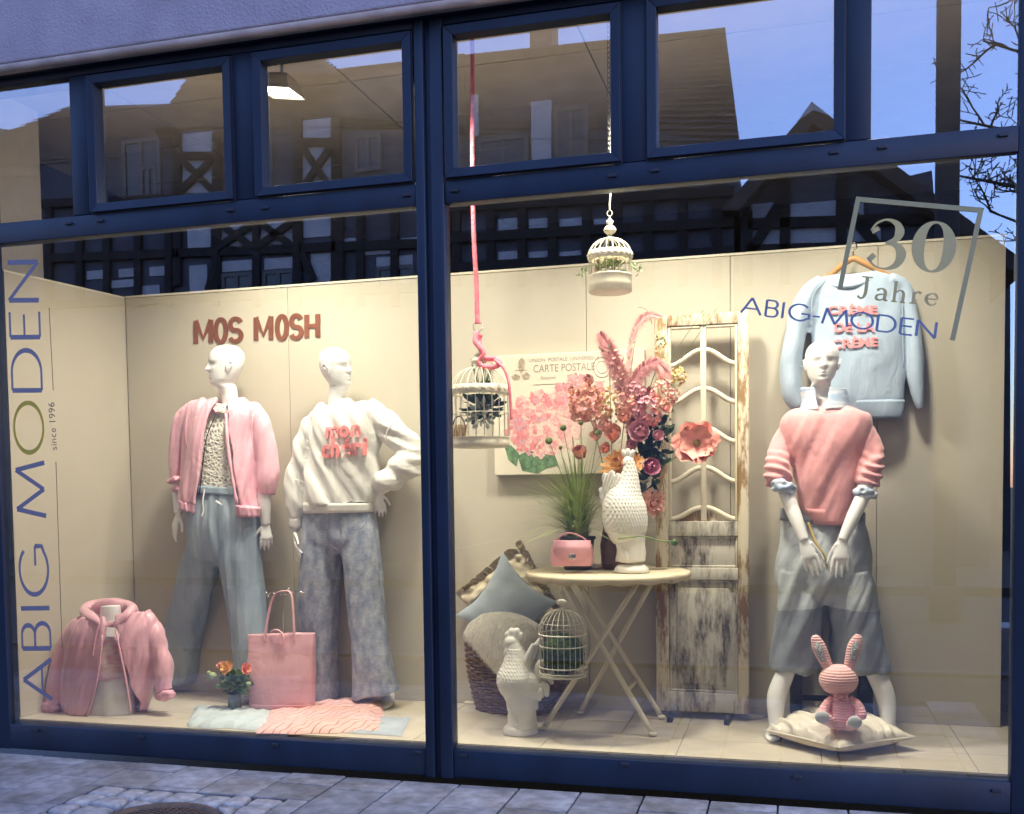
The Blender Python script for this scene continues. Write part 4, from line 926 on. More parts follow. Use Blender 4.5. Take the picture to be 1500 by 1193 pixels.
chunky('mon', 499.5, 640, 51, 20, -.075, Y2 - .157, sw2, .035, sp=1.1); chunky('chéri', 500, 668, 66, 30, -.085, Y2 - .163, sw2, .035, sp=1.1)

# ------------------------------------------------------------ mannequin in the salmon sweater, perched on a black stool
Y3 = .58
m3 = thing('mannequin', (P(1210, 900, Y3).x, Y3 + .02, FLOOR), 'white mannequin in salmon sweater and grey denim skirt with both hands hanging together', 'mannequin', 'dressed white mannequins in the shop window')
b = MB(); c = P(1205, 560, Y3 - .08); H = 64 * mpp(c); head(b, c, H, -10, -.8, tilt=3)
ptube(b, [(1209, 580, 32, Y3 + .0), (1209, 592, 44, Y3 + .01), (1208, 606, 72, Y3 + .02)], 3, 20)
b.build('head', M_MANN, m3, remesh=.0035, relax=2)
for wr, el, tp, th in (((1178, 792), (1153, 726), (1196, 846), -1), ((1234, 792), (1266, 722), (1229, 848), 1)):
    b = MB(); ptube(b, [(el[0], el[1] - 10, 23, Y3 - .10), (*el, 22, Y3 - .13), ((el[0] + wr[0]) / 2, (el[1] + wr[1]) / 2, 20, Y3 - .18), (*wr, 14.5, Y3 - .215)], 4, 18)
    W_ = P(*wr, Y3 - .215); D_ = P(*tp, Y3 - .235) - W_; hand(b, W_, D_, V((0, -1, .25)), .178, th, (.03, .05, .06, .08), .02 if th < 0 else .07, tdir=.45)
    b.build('arm', M_MANN, m3, remesh=.0030, relax=2)
for pts, heel, toe in (([(1172, 930, 30, Y3 - .06), (1153, 980, 26, Y3 - .09), (1138, 1020, 28, Y3 - .12), (1136, 1060, 19, Y3 - .15), (1134, 1076, 17, Y3 - .16)], (1139, 1066), (1131, 1088)),
                       ([(1258, 930, 32, Y3 - .06), (1280, 980, 28, Y3 - .08), (1297, 1020, 28, Y3 - .1), (1301, 1060, 20, Y3 - .13), (1303, 1078, 17, Y3 - .14)], (1301, 1066), (1308, 1090))):
    b = MB(); ptube(b, pts, 4, 18); b.build('leg', M_MANN, m3); foot(m3, heel, toe, 25, 'foot', 18, M_MANN)
b = MB()
body(b, [(1144, 752, 1268, 752, Y3 + .04, .12), (1139, 790, 1273, 790, Y3 + .02, .15), (1137, 830, 1276, 830, Y3, .17), (1138, 866, 1279, 866, Y3, .16), (1160, 882, 1260, 882, Y3, .10)], 4)
body(b, [(1138, 835, 1209, 838, Y3, .15), (1137, 880, 1208, 880, Y3 - .01, .155), (1134, 925, 1204, 925, Y3, .16), (1128, 972, 1200, 977, Y3, .165), (1127, 977, 1200, 982, Y3, .165)], 4)
body(b, [(1209, 838, 1277, 835, Y3, .15), (1211, 880, 1285, 880, Y3 - .01, .155), (1216, 925, 1294, 925, Y3, .16), (1221, 976, 1304, 976, Y3, .165), (1221, 982, 1305, 981, Y3, .165)], 4)
FS = folds(.013, 18, 2.4, 9.9, .4, .001)
sk = b.build('skirt', [DENIM3, DENIM3D], m3, remesh=.005, relax=3, fold=FS); sk.data.materials.clear(); sk.data.materials.append(DENIM3); sk.data.materials.append(DENIM3D)
zc = P(1210, 893, Y3 - .14).z - ROOT[m3.name].z
sk.data.polygons.foreach_set('material_index', [1 if p.center.z + .10 * (abs(p.center.x) - .1) < zc else 0 for p in sk.data.polygons])
b = MB(); body(b, [(1143, 744, 1266, 752, Y3 + .04, .128), (1142, 762, 1268, 764, Y3 + .03, .134)], 3); b.build('waistband', DENIM3D, sk)
b = MB(); ptube(b, [(1184, 766, 4, Y3 - .12), (1195, 795, 4, Y3 - .165), (1208, 815, 3.5, Y3 - .175), (1211, 830, 3, Y3 - .17)], 5, 8); b.build('drawcord', mat('yellow_cord', (.45, .33, .10), .7), sk)
b = MB()
body(b, [(1172, 600, 1244, 597, Y3 + .01, .08), (1144, 611, 1274, 607, Y3, .12), (1143, 640, 1275, 637, Y3, .145), (1158, 680, 1262, 678, Y3, .15), (1165, 715, 1256, 712, Y3, .155), (1173, 745, 1250, 748, Y3, .15), (1188, 763, 1248, 766, Y3, .145)], 5)
ptube(b, [(1167, 622, 28, Y3), (1151, 640, 32, Y3 - .01), (1141, 667, 35, Y3 - .05), (1141, 690, 40, Y3 - .09), (1144, 706, 40, Y3 - .11)], 4, 20)
ptube(b, [(1252, 620, 28, Y3), (1267, 638, 32, Y3 - .01), (1276, 667, 35, Y3 - .05), (1276, 690, 40, Y3 - .09), (1271, 712, 36, Y3 - .11)], 4, 20)
fS3 = folds(.014, 13, 2.0, 5.5, .45, .001); xc3 = P(1209, 690, Y3 - .1).x; z3 = P(1140, 692, Y3 - .1).z
def f3(p, n):                                            # the pushed-up sleeves bunch in rolls above the cuffs
    k = max(0, min(1, (abs(p.x - xc3) - .13) / .04)) * max(0, 1 - abs(p.z - z3) / .12)
    return fS3(p, n) + .008 * k * math.sin(p.z * 150 + p.x * 40 + 3 * noise.noise(p * 7))
sw3 = b.build('sweater', SALMON, m3, remesh=.0046, relax=3, fold=f3)
b = MB(); body(b, [(1172, 744, 1251, 748, Y3, .150), (1186, 766, 1249, 769, Y3, .145)], 3); b.build('hem_rib', SALMON, sw3, fold=lambda p, n: .0015 * math.sin(p.x * 450))
for pts in ([(1133, 709, 15, Y3 - .14), (1146, 714, 20, Y3 - .17), (1162, 716, 15, Y3 - .14)], [(1254, 718, 13, Y3 - .13), (1267, 721, 18, Y3 - .16), (1280, 724, 14, Y3 - .13)]):
    b = MB(); ptube(b, pts, 5, 18); b.build('cuff', M_STRIPE, sw3, remesh=.004, relax=1, fold=folds(.010, 40, 50, 3.3))
b = MB(); open_body(b, [(1174, 570, 1240, 570, Y3 + .02, .085, 1196, 1214, 0), (1175, 585, 1241, 583, Y3 + .015, .095, 1197, 1212, 0), (1172, 604, 1245, 601, Y3 + .01, .11, 1200, 1209, 0)], 4, 48, 2.2)
b.build('shirt_collar', M_STRIPE, sw3, solid=.006, fold=folds(.005, 22, 14, 2))
b = MB(); nk = [P(1208 - 37 * math.cos(t), 602 - 1.5 * (1 - math.cos(t)) + 5 * math.sin(t), Y3 + .01 - .105 * math.sin(t)) for t in [math.pi * i / 20 for i in range(21)]]; b.tube(nk, .012, 10); b.build('collar', SALMON, sw3)
st = thing('bar_stool', (P(1218, 1060, .72).x, .74, FLOOR), 'black stool with square legs behind the seated mannequin in the skirt', 'stool')
sx0, sx1, sz = P(1166, 1000, .66).x, P(1269, 1000, .66).x, P(1210, 880, .66).z
b = MB(); b.box((sx0 - .03, .58, sz), (sx1 + .03, .88, sz + .06)); b.build('seat', M_BLACK, st, bevel=.012)
for x in (sx0, sx1):
    for y in (.645, .845):
        b = MB(); b.box((x - .028, y - .02, FLOOR), (x + .028, y + .02, sz - .001)); b.build('leg', M_BLACK, st, bevel=.004)
b = MB(); b.box((sx0 + .03, .64, FLOOR + .14), (sx1 - .03, .66, FLOOR + .165)); b.build('footrest', M_BLACK, st, bevel=.003)
# ------------------------------------------------------------ pink hoodie on a bust form
M_WHITE = mat('white_cotton', (.68, .68, .66), .85, var=.03, bump=.1, bscale=300)
M_PRINT = mat('pink_white_print', (.72, .66, .66), .8, col2=(.66, .36, .40), vscale=34, stretch=(.5, .5, 1.6))
g = PF(160, 1049); Yh = g.y + .10
hb_ = thing('bust_form', (g.x, Yh, FLOOR), 'pink satin hooded jacket on a headless white bust form on the floor', 'bust form')
b = MB(); body(b, [(126, 1051, 192, 1049, Yh - .02, .085), (133, 1020, 188, 1018, Yh - .02, .09), (142, 975, 181, 972, Yh - .02, .09), (148, 935, 176, 930, Yh, .07), (149, 912, 175, 910, Yh, .045), (149, 896, 175, 895, Yh, .04), (150, 888, 174, 887, Yh, .036)], 4)
b.build('form', M_MANN, hb_)
b = MB(); body(b, [(124, 1052, 194, 1050, Yh - .022, .088), (131, 1022, 190, 1020, Yh - .022, .094), (140, 992, 186, 988, Yh - .02, .096)], 4); b.build('shirt', M_WHITE, hb_, fold=folds(.005, 14, 3, 1))
b = MB(); body(b, [(139, 995, 187, 991, Yh - .02, .099), (143, 965, 182, 962, Yh - .02, .099), (148, 935, 177, 930, Yh - .01, .085)], 4); b.build('shirt_print', M_PRINT, hb_, fold=folds(.008, 8, 40, 5))
b = MB(); open_body(b, [(112, 906, 214, 896, Yh, .09, 152, 168, 0), (103, 925, 226, 916, Yh, .115, 151, 170, 0), (102, 958, 228, 950, Yh, .13, 147, 175, 0), (101, 1000, 222, 990, Yh, .135, 141, 182, 0), (101, 1035, 214, 1024, Yh, .135, 131, 189, 0), (102, 1051, 211, 1040, Yh, .125, 126, 192, 0)], 5, 56)
tmp = b.build('shell', SATIN, hb_, solid=.018); o_ = ROOT[hb_.name]
b = MB(); b.add([v.co + o_ for v in tmp.data.vertices], [tuple(p.vertices) for p in tmp.data.polygons]); bpy.data.objects.remove(tmp)
ptube(b, [(122, 914, 30, Yh), (107, 932, 33, Yh - .01), (95, 962, 33, Yh - .02), (84, 1000, 30, Yh - .04), (80, 1028, 26, Yh - .05)], 4, 20)
ptube(b, [(208, 904, 28, Yh), (222, 920, 30, Yh), (233, 950, 29, Yh), (240, 985, 30, Yh), (243, 1012, 24, Yh - .01)], 4, 20)
jk2 = b.build('hooded_jacket', SATIN, hb_, remesh=.0044, relax=3, fold=gather(folds(.013, 20, 2, 8.2, .3, .0015), P(160, 1045, Yh).z, .12, .006, 140))
b = MB(); ptube(b, [(60, 1036, 16, Yh - .06), (72, 1037, 20, Yh - .08), (86, 1034, 18, Yh - .05)], 4, 14); b.build('cuff', SATIN2, jk2, remesh=.005, relax=1, fold=folds(.005, 30, 60, 2))
b = MB(); ptube(b, [(233, 1020, 14, Yh - .01), (244, 1019, 17, Yh - .04), (254, 1016, 13, Yh - .01)], 4, 14); b.build('cuff', SATIN2, jk2, remesh=.005, relax=1, fold=folds(.005, 30, 60, 2))
b = MB(); hd_ = []                                       # the hood: a thick roll falling round the neck, open in front
for i in range(25):
    t = R_(255 - 330 * i / 24 - 15); hd_.append((159 + 36 * math.cos(t), 895 - 14 * math.sin(t) + (6 if math.sin(t) < -.5 else 0), 11 + 3 * abs(math.cos(t)), Yh + .02 + .10 * math.sin(t)))
ptube(b, hd_, 2, 16); ptube(b, [(124, 897, 16, Yh - .02), (134, 906, 16, Yh - .07), (146, 913, 11, Yh - .10), (152, 920, 8, Yh - .11)], 4, 14); ptube(b, [(196, 890, 16, Yh - .02), (186, 902, 16, Yh - .07), (174, 912, 11, Yh - .10), (168, 920, 8, Yh - .11)], 4, 14)
b.ell(P(160, 890, Yh + .07), (.115, .02, .05), 20, 10)
b.build('hood', SATIN, jk2, remesh=.005, relax=3, fold=folds(.005, 9, 9, 3.3, .5))
b = MB(); ptube(b, [(146, 913, 2.5, Yh - .115), (142, 925, 2.5, Yh - .125), (138, 945, 2.5, Yh - .135), (136, 962, 2.8, Yh - .14)], 4, 8); b.build('drawcord', SATIN2, jk2)
b = MB(); ptube(b, [(152, 914, 2, Yh - .1), (160, 917, 2, Yh - .105), (170, 912, 2, Yh - .1)], 4, 8); b.build('drawcord', SATIN2, jk2)
for e, nm in ((6, 'zip'), (7, 'zip')):
    b = MB(); pts = [(150, 930), (144.5, 983), (136, 1022), (127, 1050)] if e == 6 else [(170, 925), (177, 960), (184, 994), (192, 1044)]
    ptube(b, [(*p, 3, Yh - (.125, .142, .145, .135)[i]) for i, p in enumerate(pts)], 4, 8); b.build(nm, SATIN2, jk2)

# ------------------------------------------------------------ tote bag on a wire stand
M_LEATH = mat('pink_leather', (.72, .42, .47), .5, var=.06, vscale=7, bump=.25, bscale=220, spec=.4, wr=.12, wrs=6)
M_CHROME = mat('chrome', (.6, .58, .55), .2, metal=1, var=0)
g = PF(412, 1040); Yt = g.y - .02
tt = thing('tote_bag', (g.x, Yt, FLOOR), 'pink leather tote bag with two handles tied by a leather string', 'tote bag')
b = MB(); body(b, [(367, 1037, 458, 1037, Yt, .045), (366, 1020, 459, 1020, Yt, .05), (365, 990, 460, 988, Yt, .048), (364, 955, 461, 953, Yt, .032), (363, 929, 461, 927, Yt, .018)], 6, 60, 5)
b.build('body', M_LEATH, tt, fold=folds(.006, 9, 7, 4.2, .7, .002))
for dy in (-.02, .02):
    b = MB(); ptube(b, [(388, 940, 7, Yt + dy), (389, 925, 7, Yt + dy), (397, 885, 6.5, Yt + dy * .6), (404, 870, 6, Yt + dy * .5), (415, 866, 6, Yt + dy * .5), (425, 868, 6, Yt + dy * .5), (429, 885, 6.5, Yt + dy * .6), (431, 925, 7, Yt + dy), (431, 940, 7, Yt + dy)], 4, 8, .35, None); b.build('handle', M_LEATH, tt)
b = MB(); ptube(b, [(396, 927, 3, Yt - .025), (404, 923, 3, Yt - .04), (412, 927, 3, Yt - .035), (416, 936, 3, Yt - .04), (413, 947, 2.5, Yt - .04)], 4, 6); ptube(b, [(412, 927, 3, Yt - .035), (408, 934, 2.5, Yt - .045), (405, 943, 2, Yt - .045)], 4, 6); b.build('tie_string', M_LEATH, tt)
b = MB(); ptube(b, [(366, 1033, 1.3, Yt - .05), (390, 1034, 1.3, Yt - .056), (435, 1034, 1.3, Yt - .056), (458, 1033, 1.3, Yt - .05)], 3, 6); b.build('seam', M_LEATH, tt)
sd = thing('bag_stand', (g.x, Yt + .06, FLOOR), 'chrome wire display stand with ball ends holding up the pink tote bag', 'display stand')
pt_, pb_ = P(414, 872, Yt), P(414, 1030, Yt + .06)
b = MB(); b.tube([V((pt_.x, pt_.y, FLOOR + .01)), pt_], .0035, 8); b.build('post', M_CHROME, sd)
b = MB(); b.lathe((pt_.x, Yt, FLOOR), [(.06, 0), (.06, .004), (.01, .01)], 24); b.build('base', M_CHROME, sd)
b = MB(); ptube(b, [(391, 873, 2, Yt), (398, 868, 2, Yt), (406, 871, 2.2, Yt), (422, 870, 2.2, Yt), (436, 866, 2, Yt), (444, 869, 2, Yt)], 3, 8); b.build('arm', M_CHROME, sd)
for px, py in ((390, 869), (393, 874), (423, 863), (444, 870)):
    b = MB(); b.ell(P(px, py, Yt), (.008, .008, .008), 10, 8); b.build('ball', M_CHROME, sd)

# ------------------------------------------------------------ flowers
M_LEAF = mat('leaf_green', (.075, .135, .04), .55, var=.35, vscale=25); M_LEAFD = mat('leaf_dark', (.035, .075, .042), .45, var=.3, vscale=18); M_LEAFP = mat('leaf_pale', (.30, .38, .20), .6, var=.2)
M_STEM = mat('stem_green', (.13, .20, .05), .6, var=.2)
def petalmat(name, c, c2): return mat(name, c, .7, col2=c2, vscale=35, sheen=.3)
M_PEACH = petalmat('petal_peach', (.82, .46, .32), (.76, .34, .26)); M_SALM = petalmat('petal_salmon', (.84, .40, .32), (.78, .28, .24)); M_CREAM = petalmat('petal_cream', (.85, .56, .24), (.78, .40, .14))
M_ROSE = petalmat('petal_rose', (.58, .20, .30), (.45, .13, .22)); M_MAUVE = petalmat('petal_mauve', (.68, .36, .40), (.58, .26, .31)); M_YEL = petalmat('petal_yellow', (.76, .60, .25), (.66, .45, .15)); M_PALE = petalmat('petal_blush', (.84, .52, .42), (.75, .38, .32))
M_FCEN = mat('flower_centre', (.22, .17, .04), .8)
rf_ = random.Random(5)
def petal(mb, c, d, n, L, w, cup=.3, ruf=.0, nu=5, nv=4):
    d = V(d).normalized(); n = (V(n) - d * V(n).dot(d)).normalized(); s = d.cross(n); vs = []
    for i in range(nu):
        t = i / (nu - 1); ww = w * (math.sin(math.pi * min(1, .12 + t * .80)) ** .6)
        for j in range(nv):
            q = (j / (nv - 1) - .5) * 2
            vs.append(V(c) + d * (L * t * math.cos(cup * t)) + n * (L * math.sin(cup * t) * t + w * .25 * q * q * cup + ruf * L * math.sin(q * 5 + t * 7 + L * 999) * t) + s * (ww * q * .5))
    mb.add(vs, [(i*nv+j, i*nv+j+1, (i+1)*nv+j+1, (i+1)*nv+j) for i in range(nu-1) for j in range(nv-1)])
def basis(ax):
    ax = V(ax).normalized(); u = ax.cross(V((.13, .27, .95))).normalized(); return ax, u, ax.cross(u)
def bloom(par, c, ax, R, m, layers, name='flower', ruf=.06, centre=True, label=None):
    # layers: (petals, length factor, openness degrees from axis, width factor, cup)
    a, u, v = basis(ax); b = MB()
    for k, (n, L, op, w, cup) in enumerate(layers):
        for i in range(n):
            t = 2 * math.pi * (i + .5 * (k % 2)) / n + rf_.uniform(-.15, .15); rad = u * math.cos(t) + v * math.sin(t); o = R_(op + rf_.uniform(-8, 8))
            d = rad * math.sin(o) + a * math.cos(o); nn = a * math.sin(o) - rad * math.cos(o)
            petal(b, V(c) + a * (R * .02 * k), d, nn, R * L * rf_.uniform(.9, 1.1), R * w, cup, ruf)
    ob = b.build(name, m, par, fixn=False)
    if centre: q = MB(); q.ell(V(c) + a * R * .12, (R * .16,) * 3, 10, 6); q.build('flower_centre', M_FCEN, ob)
    if label: ob['label'] = label
    return ob
POPPY = [(6, 1.0, 78, 1.0, .35), (5, .85, 55, .9, .4)]; ROSE = [(7, 1.0, 72, .8, .6), (6, .8, 48, .75, .7), (5, .6, 28, .6, .8), (4, .45, 10, .5, .6)]; DAHL = [(16, 1.0, 84, .32, .3), (14, .85, 64, .3, .4), (11, .7, 42, .28, .5), (8, .5, 20, .25, .5)]
def leafblob(mb, c, r, n, L, m=None, up=.3):
    for _ in range(n):
        d = V((rf_.gauss(0, 1), rf_.gauss(0, 1), rf_.gauss(0, 1) + up)).normalized(); petal(mb, V(c) + d * r * rf_.uniform(.1, .9), d, V((rf_.gauss(0, 1), rf_.gauss(0, 1), 1)), L * rf_.uniform(.6, 1.2), L * .5, .4, 0, 4, 3)
def florets(par, c, r, m, n, fs, name='flower_cluster', sq=1.0):
    b = MB()
    for _ in range(n):
        d = V((rf_.gauss(0, 1), rf_.gauss(0, 1) - .4, rf_.gauss(0, 1))).normalized(); p = V(c) + V((d.x, d.y, d.z * sq)) * r * rf_.uniform(.75, 1.0); a, u, v = basis(d)
        for i in range(4):
            t = math.pi / 2 * i + rf_.uniform(0, .4); rad = u * math.cos(t) + v * math.sin(t); petal(b, p, rad + a * .35, a, fs, fs * .9, .3, 0, 3, 3)
    return b.build(name, m, par, fixn=False)
g = PF(344, 1046); Yv = g.y + .035
M_VGL = mat('dark_vase_glass', (.10, .12, .11), .12, var=0, spec=.6)
vs_ = thing('vase', (P(344, 1030, Yv).x, Yv, FLOOR), 'small dark glass vase holding flowers beside the pink tote bag', 'vase')
vx = ROOT[vs_.name].x; b = MB(); b.lathe((vx, Yv, FLOOR), [(.026, 0), (.034, .004), (.036, .05), (.033, .095), (.036, .102), (.031, .100), (.031, .04), (.001, .035)], 24); b.build('vessel', M_VGL, vs_)
bq = thing('flower_bunch', (vx, Yv, FLOOR + .1), 'small bunch of peach flowers and green buds in the vase beside the tote', 'flowers')
b = MB(); leafblob(b, P(340, 1000, Yv), .065, 130, .035, up=.2); leafblob(b, P(356, 1004, Yv), .045, 60, .035); tag(b.build('leaf', M_LEAF, bq, fixn=False), kind='stuff')
bloom(bq, P(334, 980, Yv - .05), (-.1, -.8, .6), .045, M_CREAM, DAHL); bloom(bq, P(324, 976, Yv - .02), (-.4, -.5, .7), .03, M_PEACH, DAHL); bloom(bq, P(358, 980, Yv - .03), (.9, -.4, .2), .034, M_SALM, POPPY, centre=False)
for px, py, r in ((312, 990, .022), (320, 1006, .015), (326, 1000, .012), (306, 986, .013), (364, 1002, .014)):
    b = MB(); b.ell(P(px, py, Yv - .04), (r, r, r * .85), 12, 8); b.build('bud', M_LEAFP, bq)
b = MB()
for px, py in ((334, 982), (358, 984), (318, 990), (345, 1000)): b.tube([V((vx, Yv, FLOOR + .02)), V((vx, Yv, FLOOR + .1)), P(px, py, Yv - .03)], .002, 6, 3)
tag(b.build('stem', M_STEM, bq), kind='stuff')

# ------------------------------------------------------------ folded clothes on the floor
def cloth(name, m, poly4, h, amp, fx, fz, seed, label, cat, nu=70, nv=44, rag=.05, rot=0, curl=0, parent=None):
    q = [PF(*p) for p in poly4]; b = MB(); vs = []
    for i in range(nu + 1):
        for j in range(nv + 1):
            u, v = i / nu, j / nv; p = q[0].lerp(q[1], u).lerp(q[3].lerp(q[2], u), v)
            e = min(u, 1 - u, v, 1 - v); cen = (q[0] + q[2]) / 2
            dirv = (p - cen); p = p + dirv * rag * noise.noise(V((math.atan2(dirv.y, dirv.x) * 2.2, seed, 0))) * 2
            c, s_ = math.cos(rot), math.sin(rot); a, d = p.x * c - p.y * s_, p.x * s_ + p.y * c
            w = noise.noise(V((a * fx + seed, d * fz, seed))) ; w2 = noise.noise(V((p.x * 5 + seed, p.y * 5, 2)))
            hh = (h * (.65 + .5 * w2) + amp * (1 - 2.4 * abs(w))) * min(1, e * 9) ** .55
            vs.append(V((p.x, p.y, FLOOR + .002 + max(0, hh))))
    n = nv + 1; b.add(vs, [(i*n+j, (i+1)*n+j, (i+1)*n+j+1, i*n+j+1) for i in range(nu) for j in range(nv)])
    ob = b.build(name, m, None, org=((q[0] + q[2]) / 2), fixn=False); tag(ob, label, cat); ob.data.flip_normals() if ob.data.polygons[0].normal.z < 0 else None; return ob
M_JLIGHT = mat('light_denim', (.46, .53, .57), .85, var=.08, vscale=12, bump=.2, bscale=500); M_JGREY = mat('grey_denim', (.36, .41, .47), .85, var=.06, vscale=12, bump=.2, bscale=500)
def striped():
    m = mat('striped_pink_knit', (.84, .50, .48), .9, var=0, bump=.3, bscale=300, sheen=.4); n, l = nodes(m); bb = n['Principled BSDF']
    tc = n.new('ShaderNodeTexCoord'); mp = n.new('ShaderNodeMapping'); mp.inputs['Rotation'].default_value = (0, 0, .5); l.new(tc.outputs['Object'], mp.inputs['Vector'])
    w = n.new('ShaderNodeTexWave'); w.inputs['Scale'].default_value = 9.0; w.inputs['Distortion'].default_value = 5; w.inputs['Detail'].default_value = 1; w.inputs['Detail Scale'].default_value = .9; l.new(mp.outputs[0], w.inputs['Vector'])
    r = n.new('ShaderNodeValToRGB'); r.color_ramp.elements[0].position = .0; r.color_ramp.elements[0].color = (.10, .05, .06, 1); r.color_ramp.elements[1].position = .06; r.color_ramp.elements[1].color = (.84, .49, .47, 1); l.new(w.outputs[0], r.inputs[0]); l.new(r.outputs[0], bb.inputs['Base Color']); return m
M_STR = striped()
cloth('folded_trousers', M_JGREY, [(505, 1052), (602, 1052), (588, 1079), (500, 1074)], .012, .006, 14, 14, 3, 'grey folded trousers lying under the striped pink knit on the floor', 'trousers', 40, 24, .02)
cloth('folded_trousers', M_JLIGHT, [(286, 1038), (400, 1044), (398, 1071), (272, 1066)], .024, .014, 22, 9, 6, 'light blue folded jeans lying in front of the small vase', 'trousers', 60, 30, .05, .3)
cloth('striped_sweater', M_STR, [(395, 1040), (560, 1022), (562, 1074), (372, 1076)], .045, .012, 13, 9, 9, 'pale pink knit with dark stripes spread on the floor before the tote bag', 'sweater', 90, 60, .09, -.5)
# ------------------------------------------------------------ bird cages
M_CAGE = mat('cream_metal', (.66, .63, .52), .5, var=.08, vscale=30); M_MOSS = mat('moss', (.06, .10, .025), .9, var=.5, vscale=60, bump=1, bscale=120)
def cage(bc, R, hb, hc, hd, label, nb=20, base=True, band=0.0, fin=.09, loc='', rings=(), wr=.0019, m=M_CAGE, bulge=1.0):
    # bc: centre of the base bottom; hb base height, hc straight bars, hd dome height
    bc = V(bc); t = thing('birdcage', bc, label, 'birdcage', 'decorative birdcages'); x, y, z = bc
    b = MB()
    if base: b.lathe(bc, [(R * .96, 0), (R * 1.01, .004), (R * 1.0, hb * .5), (R * .985, hb * .9), (R * 1.02, hb), (R * .96, hb), (.001, hb * .9)], 36)
    else: b.lathe(bc, [(R * 1.03, 0), (R * 1.04, .003), (R * .98, .005), (.001, .004)], 36)
    b.build('base', m, t)
    z0 = hb; z1 = hb + hc
    prof = [V((R * .985, 0, z0)), V((R * .985, 0, z1))] + [V((R * .985 * (math.cos(a) ** .85) + .006, 0, z1 + hd * math.sin(a))) for a in [math.pi / 2 * k / 9 for k in range(1, 10)]]
    bb = MB(); bb.tube([p + bc for p in prof], wr, 5); w0 = bb.build('wire', m, t)
    for k in range(1, nb): dup(w0, t, (0, 0, 0), 2 * math.pi * k / nb)
    for rz, rr, r_ in rings:
        q = MB(); q.tube([bc + V((rr * R * math.cos(a), rr * R * math.sin(a), rz)) for a in [2 * math.pi * k / 40 for k in range(41)]], r_, 6, cap=False); q.build('ring', m, t)
    if band:
        q = MB(); q.lathe(bc + V((0, 0, z1)), [(R * 1.0, 0), (R * 1.035, .004), (R * 1.02, band * .5), (R * 1.035, band - .003), (R * .99, band), (R * .97, band), (R * .97, 0)], 36); bn = q.build('band', m, t)
        s0 = None
        for k in range(22):
            a = 2 * math.pi * k / 22
            if s0 is None: s_ = MB(); s_.ell(bc + V((R * 1.02, 0, z1 + band * .5)), (.006, R * .10, band * .28), 8, 6); s0 = s_.build('boss', m, bn)
            else: dup(s0, bn, (0, 0, 0), a)
    q = MB(); zt = z1 + hd
    q.lathe(bc + V((0, 0, zt - .004)), [(R * .22, 0), (R * .24, .006), (R * .10, .014), (R * .10, fin * .2), (R * .27, fin * .32), (R * .30, fin * .42), (R * .20, fin * .55), (R * .09, fin * .60), (R * .17, fin * .70), (R * .17, fin * .78), (R * .06, fin * .86), (.001, fin)], 20); q.build('finial', m, t)
    q = MB(); q.tube([bc + V((.012 * math.sin(a), 0, zt + fin + .008 - .012 * math.cos(a))) for a in [2 * math.pi * k / 16 for k in range(17)]], .0015, 6); q.build('hanging_ring', m, t)
    return t
Yc = .36
def at_px(px, py, Y): return P(px, py, Y)
k1 = mpp(P(704, 600, Yc)); bc1 = P(704, 656, Yc)
c1 = cage(bc1, 43 * k1, 15 * k1, 62 * k1, 40 * k1, 'cream birdcage hanging low on a pink rope beside the post', 22, True, 13 * k1, 26 * k1, rings=((50 * k1, 1.0, .002),), m=M_CAGE)
k2 = mpp(P(893, 390, .30)); bc2 = P(894, 429, .30)
c2 = cage(bc2, 31.5 * k2, 25 * k2, 22 * k2, 31 * k2, 'small cream birdcage hanging high on a chain in the right window', 20, True, 12 * k2, 34 * k2)
k3 = mpp(P(825, 930, .24)); bc3 = P(825, 990, .24)
c3 = cage(bc3, 34 * k3, 4 * k3, 60 * k3, 34 * k3, 'cream wire birdcage filled with moss hanging under the table edge', 24, False, 0, 30 * k3, rings=((14 * k3, 1.02, .0032), (45 * k3, 1.0, .0028), (62 * k3, 1.03, .0036), (78 * k3, .88, .002), (6 * k3, 1.03, .0028)))
# what sits in them
mo = thing('moss_ball', bc3 + V((0, 0, .006)), 'green moss lump filling the lower half of the cage under the table', 'moss')
b = MB(); b.ell(bc3 + V((0, 0, 33 * k3)), (31 * k3, 31 * k3, 29 * k3), 40, 26); b.build('lump', M_MOSS, mo, fold=lambda p, n: .012 * noise.noise(p * 60) + .006 * noise.noise(p * 160))
def sprig(name, c, r, label, n=90, L=.03, m=M_LEAF, fl=None, org=None):
    t = thing(name, V(c) - V((0, 0, r)), label, 'flowers'); b = MB(); leafblob(b, c, r, n, L, up=.6); tag(b.build('leaf', m, t, fixn=False), kind='stuff')
    for i in range(fl[1] if fl else 0): a = V((rf_.uniform(-1, 1), rf_.uniform(-1, .3), rf_.uniform(-.6, .8))).normalized(); bloom(t, V(c) + a * r * .85, a, fl[2], fl[0], POPPY, centre=False)
    return t
sprig('cage_flowers', bc2 + V((0, 0, 36 * k2)), 24 * k2, 'leafy sprig with pale blossoms inside the small upper birdcage', 110, .028, M_LEAFP, (M_PALE, 5, .014))
b = MB(); sp = bpy.data.objects['cage_flowers']
for s_ in (-1, 1):
    for q in range(3): e = bc2 + V((s_ * (38 + 3 * q) * k2, -.01 * q, (36 - 5 * q) * k2)); b.tube([bc2 + V((0, 0, 34 * k2)), bc2 + V((s_ * 25 * k2, -.02, 40 * k2)), e], .0015, 5, 3); leafblob(b, e, .012, 6, .018)
tag(b.build('twig', M_LEAFP, sp, fixn=False), kind='stuff')
pl = sprig('cage_plant', bc1 + V((.012, .0, 62 * k1)), 26 * k1, 'dark leafy plant standing inside the roped birdcage', 120, .05, M_LEAFD)
